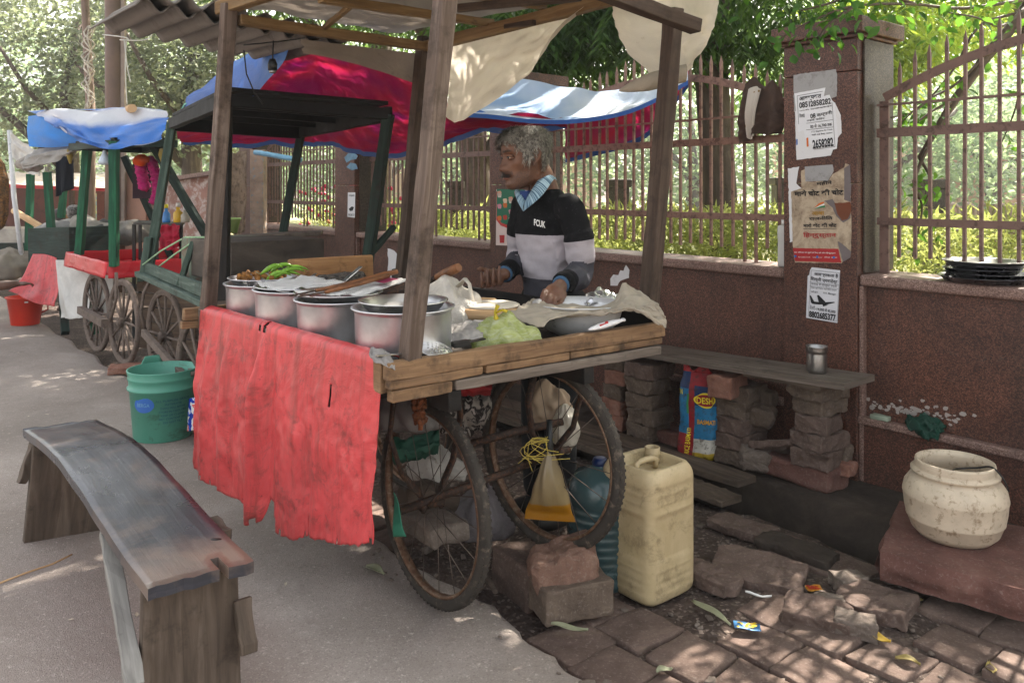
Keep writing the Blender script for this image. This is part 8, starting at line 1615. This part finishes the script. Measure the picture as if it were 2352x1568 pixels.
part1('packet_rack', plain('yellow_blue_pack', '9a9c5a', .6, var=.8, scale=6, dirt='2f6f9c', dirtpos=.5), stall, lambda m: m.box(P(205, 485, 12.6), (.18, .1, .55)))
for k, (x, y, lab) in enumerate(((155, 532, 'grey sack heap behind the green posts, nearest the pale board'), (245, 540, 'dark grey sack lying behind the dark post of the tray cart'), (200, 530, 'pale dusty sack on the far green cart'), (292, 538, 'round grey sack beside the dark post'))): plasticbag('sack', lab, P(x, y, 8.9), (.32, .22, .14), plain('sack_%d' % k, ['7f7d7b', '3d3c3b', '9a938a', '8d867e'][k], .95, var=.25, scale=8), None, k + 1.0, .06, 5, cat='sack')
plasticbag('dusty_bundle', 'grey brown tarpaulin bundle on the ground at the far left edge', P(18, 615, 9.0), (.32, .3, .22), plain('bundle_brown', '7d7468', .9, var=.3, scale=6), None, 12.0, .07, 4, cat='bundle')
o = plasticbag('shawl_bundle', 'brown and gold patterned cloth bulging in at the left edge of the view', P(-8, 445, 6.4), (.10, .09, .30), SHAWL, None, 3.0, .03, 6, flatb=False, cat='cloth')
# peeled wall beyond the carts
fw = thing('peeling_wall', 'pinkish wall with peeling white plaster at the end of the boundary wall', 'wall', P(400, 560, 11.2)); part1('face', plain('peeling_plaster', '9a7468', .9, var=.2, scale=3, dirt='cfc6c0', dirtpos=.53), fw, lambda m: m.hexa([P(296, 600, 11.4), P(296, 600, 11.7), P(296, 430, 11.7), P(296, 430, 11.4), P(520, 600, 10.4), P(520, 600, 10.7), P(520, 398, 10.7), P(520, 398, 10.4)])); part1('coping', COPE, fw, lambda m: m.beam(P(296, 428, 11.5), P(520, 396, 10.5), .35, .05)); fw['kind'] = 'thing'
part1('end_pier', plain('pink_pier', 'b08674', .9, var=.1), fw, lambda m: m.box(P(320, 500, 11.2), (.32, .32, 1.3)))
sk = skirt2('sackcloth', 'tan sackcloth sheet hanging between the far pillar and the poster covered column', plain('sackcloth', '8a7764', .95, var=.3, scale=6, dirt='574838', dirtpos=.55), [[P(518, 345, 8.9), P(540, 350, 8.9), P(566, 345, 8.8)], [P(520, 440, 8.85), P(541, 445, 8.85), P(566, 440, 8.75)], [P(520, 535, 8.8), P(541, 538, 8.8), P(562, 534, 8.75)]])
pcx = P(594, 460, 8.7); pk = thing('poster_column', 'column pasted with layers of faded posters beside the sackcloth', 'column', V(pcx.x, pcx.y, 0)); pk['kind'] = 'thing'; part1('shaft', plain('poster_layers', '9a8474', .85, var=.35, scale=9, dirt='4f93a8', dirtpos=.62), pk, lambda m: m.box(V(pcx.x, pcx.y, .9), (.14, .14, 1.8))); 
m = MB(); m.tube([P(586, 350, 7.2), P(600, 352, 7.15), P(690, 368, 6.9), P(692, 369, 6.9)], .022, 10); tag(m.build('tube_light', plain('blue_tube', '6fa0bd', .4)), 'bluish tube hanging under the hem of the red tarpaulin', 'tube')
fp = P(533, 535, 8.2); m = MB(); m.lathe([(.05, 0), (.08, .13), (.088, .135), (.088, .15), (.078, .15), (.001, .1)], fp, 20); tag(m.build('flower_pot', plain('lime_pot', '9ab86a', .6, var=.1)), 'pale green flower pot in front of the sackcloth', 'flower pot')
tb = thing('side_table', 'dark metal frame table with bottles on it beyond the green cart', 'table', P(362, 600, 7.4)); part1('top', BLACKM, tb, lambda m: m.hexa([P(306, 516, 7.6), P(306, 511, 7.6), P(318, 506, 8.0), P(318, 511, 8.0), P(418, 519, 7.2), P(418, 514, 7.2), P(425, 509, 7.6), P(425, 514, 7.6)]))
for x, d in ((308, 7.6), (416, 7.2), (322, 8.0), (360, 7.45)): part1('leg', BLACKM, tb, lambda m: m.beam(P(x, 515, d), V(P(x, 515, d).x, d, 0), .025, .025))
def bottle(lab, x, d, h, r_, c, capc): q = P(x, 511, d); m = MB(); m.lathe([(r_ * .9, 0), (r_, .01), (r_, h * .6), (r_ * .4, h * .8), (r_ * .4, h), (.001, h)], q, 18); o = tag(m.build('bottle', plain('bottle_' + c, c, .2, var=.15)), lab, 'bottle'); part1('cap', flat('cap_' + capc + str(x), capc), o, lambda m: m.tube([q + V(0, 0, h), q + V(0, 0, h + .035)], [r_ * .5, r_ * .45], 12))
bottle('spray bottle with blue and yellow top on the dark side table', 382, 7.4, .13, .035, '3f7fc0', 'd8cf2a'); bottle('bottle of yellow oil on the dark side table', 409, 7.3, .14, .042, 'c9a02a', 'd8d4cc'); bottle('clear bottle beside the yellow oil on the dark side table', 425, 7.3, .11, .04, 'b0a898', 'c8c8c8')
skirt2('crimson_cloth', 'crimson cloth hanging from the dark side table', plain('crimson_cloth', '9c1230', .9, var=.3, scale=8), [[P(368, 518, 7.2), P(390, 516, 7.15), P(412, 518, 7.1)], [P(368, 545, 7.2), P(390, 548, 7.15), P(412, 545, 7.1)], [P(368, 575, 7.2), P(388, 572, 7.15), P(412, 570, 7.1)]])
def garland(lab, pts, c, r_=.045): m = MB(); q = [ctrl(pts, i / 26) for i in range(27)]; [m.blob(p, (r_, r_, r_ * .8), None, 10, 7, .02, 40, k) for k, p in enumerate(q)]; tag(m.build('flower_garland', plain('garland_' + c, c, .9, var=.35, scale=40)), lab, 'garland')
garland('magenta flower garland with an orange top hanging beside a green post', [P(322, 372, 7.3), P(326, 400, 7.3), P(332, 430, 7.3)], 'b0206a'); garland('second magenta garland curving down right of the first one', [P(346, 368, 7.3), P(358, 400, 7.3), P(362, 440, 7.3), P(356, 462, 7.3)], 'a01c62'); m = MB(); m.blob(P(325, 368, 7.25), (.07, .06, .05), None, 12, 8, .02, 30); tag(m.build('marigold_bunch', plain('marigold', 'c9501c', .9)), 'orange marigold bunch at the top of the magenta garland', 'flowers'); m = MB(); m.box(P(326, 410, 7.4), (.16, .02, .36)); tag(m.build('hanging_mat', plain('dark_mat', '33222a', .9)), 'dark cloth square hanging behind the first magenta garland', 'cloth')
bl = thing('light_bulb', 'white and blue bulb hanging under the blue tarpaulin', 'lamp', P(240, 365, 6.8)); part1('glass', plain('bulb_glass', 'b9c4d0', .2), bl, lambda m: m.lathe([(.012, .06), (.02, .03), (.045, -.02), (.05, -.04), (.03, -.06), (.001, -.062)], P(240, 362, 6.8), 16, capb=False)); part1('cord', BLACKM, bl, lambda m: m.tube([P(240, 330, 6.8), P(240, 352, 6.8)], .006, 5))
for k, (x, d, lab) in enumerate(((160, 7.6, 'small yellow tassel under the left end of the blue tarpaulin'), (372, 6.6, 'small yellow tassel near the right end of the blue tarpaulin'))): m = MB(); m.tube([P(x, 342, d), P(x, 356, d), P(x + 2, 376, d)], [.02, .03, .012], 8); tag(m.build('tassel', plain('tassel_%d' % k, '8d7a3c', .9, var=.3)), lab, 'tassel')
m = MB(); q = P(-34, 445, 6.42); m.tube([V(q.x, q.y, 0), V(q.x, q.y, 1.0), V(q.x + .02, q.y, 1.95)], [.025, .024, .02], 8); tag(m.build('wooden_stake', WPOLE), 'thin wooden stake carrying the brown and gold cloth at the left edge', 'stake')
# ---------------------------------------------------------------- morning haze in the air
m = MB(); m.hexa([V(-40, -3, -1.4), V(-40, 45, -1.4), V(-40, 45, 17), V(-40, -3, 17), V(48, -3, -1.4), V(48, 45, -1.4), V(48, 45, 17), V(48, -3, 17)])
hz = bpy.data.materials.new('haze'); hz.use_nodes = True; hn = hz.node_tree; hn.nodes.remove(hn.nodes['Principled BSDF']); pv = hn.nodes.new('ShaderNodeVolumePrincipled'); pv.inputs['Density'].default_value = HAZE; pv.inputs['Color'].default_value = (.93, .95, .97, 1); pv.inputs['Anisotropy'].default_value = .3
hn.links.new(pv.outputs[0], hn.nodes['Material Output'].inputs['Volume']); ho_ = m.build('haze', hz); ho_['kind'] = 'stuff'; ho_['label'] = 'thin pale haze filling the air over street and park'
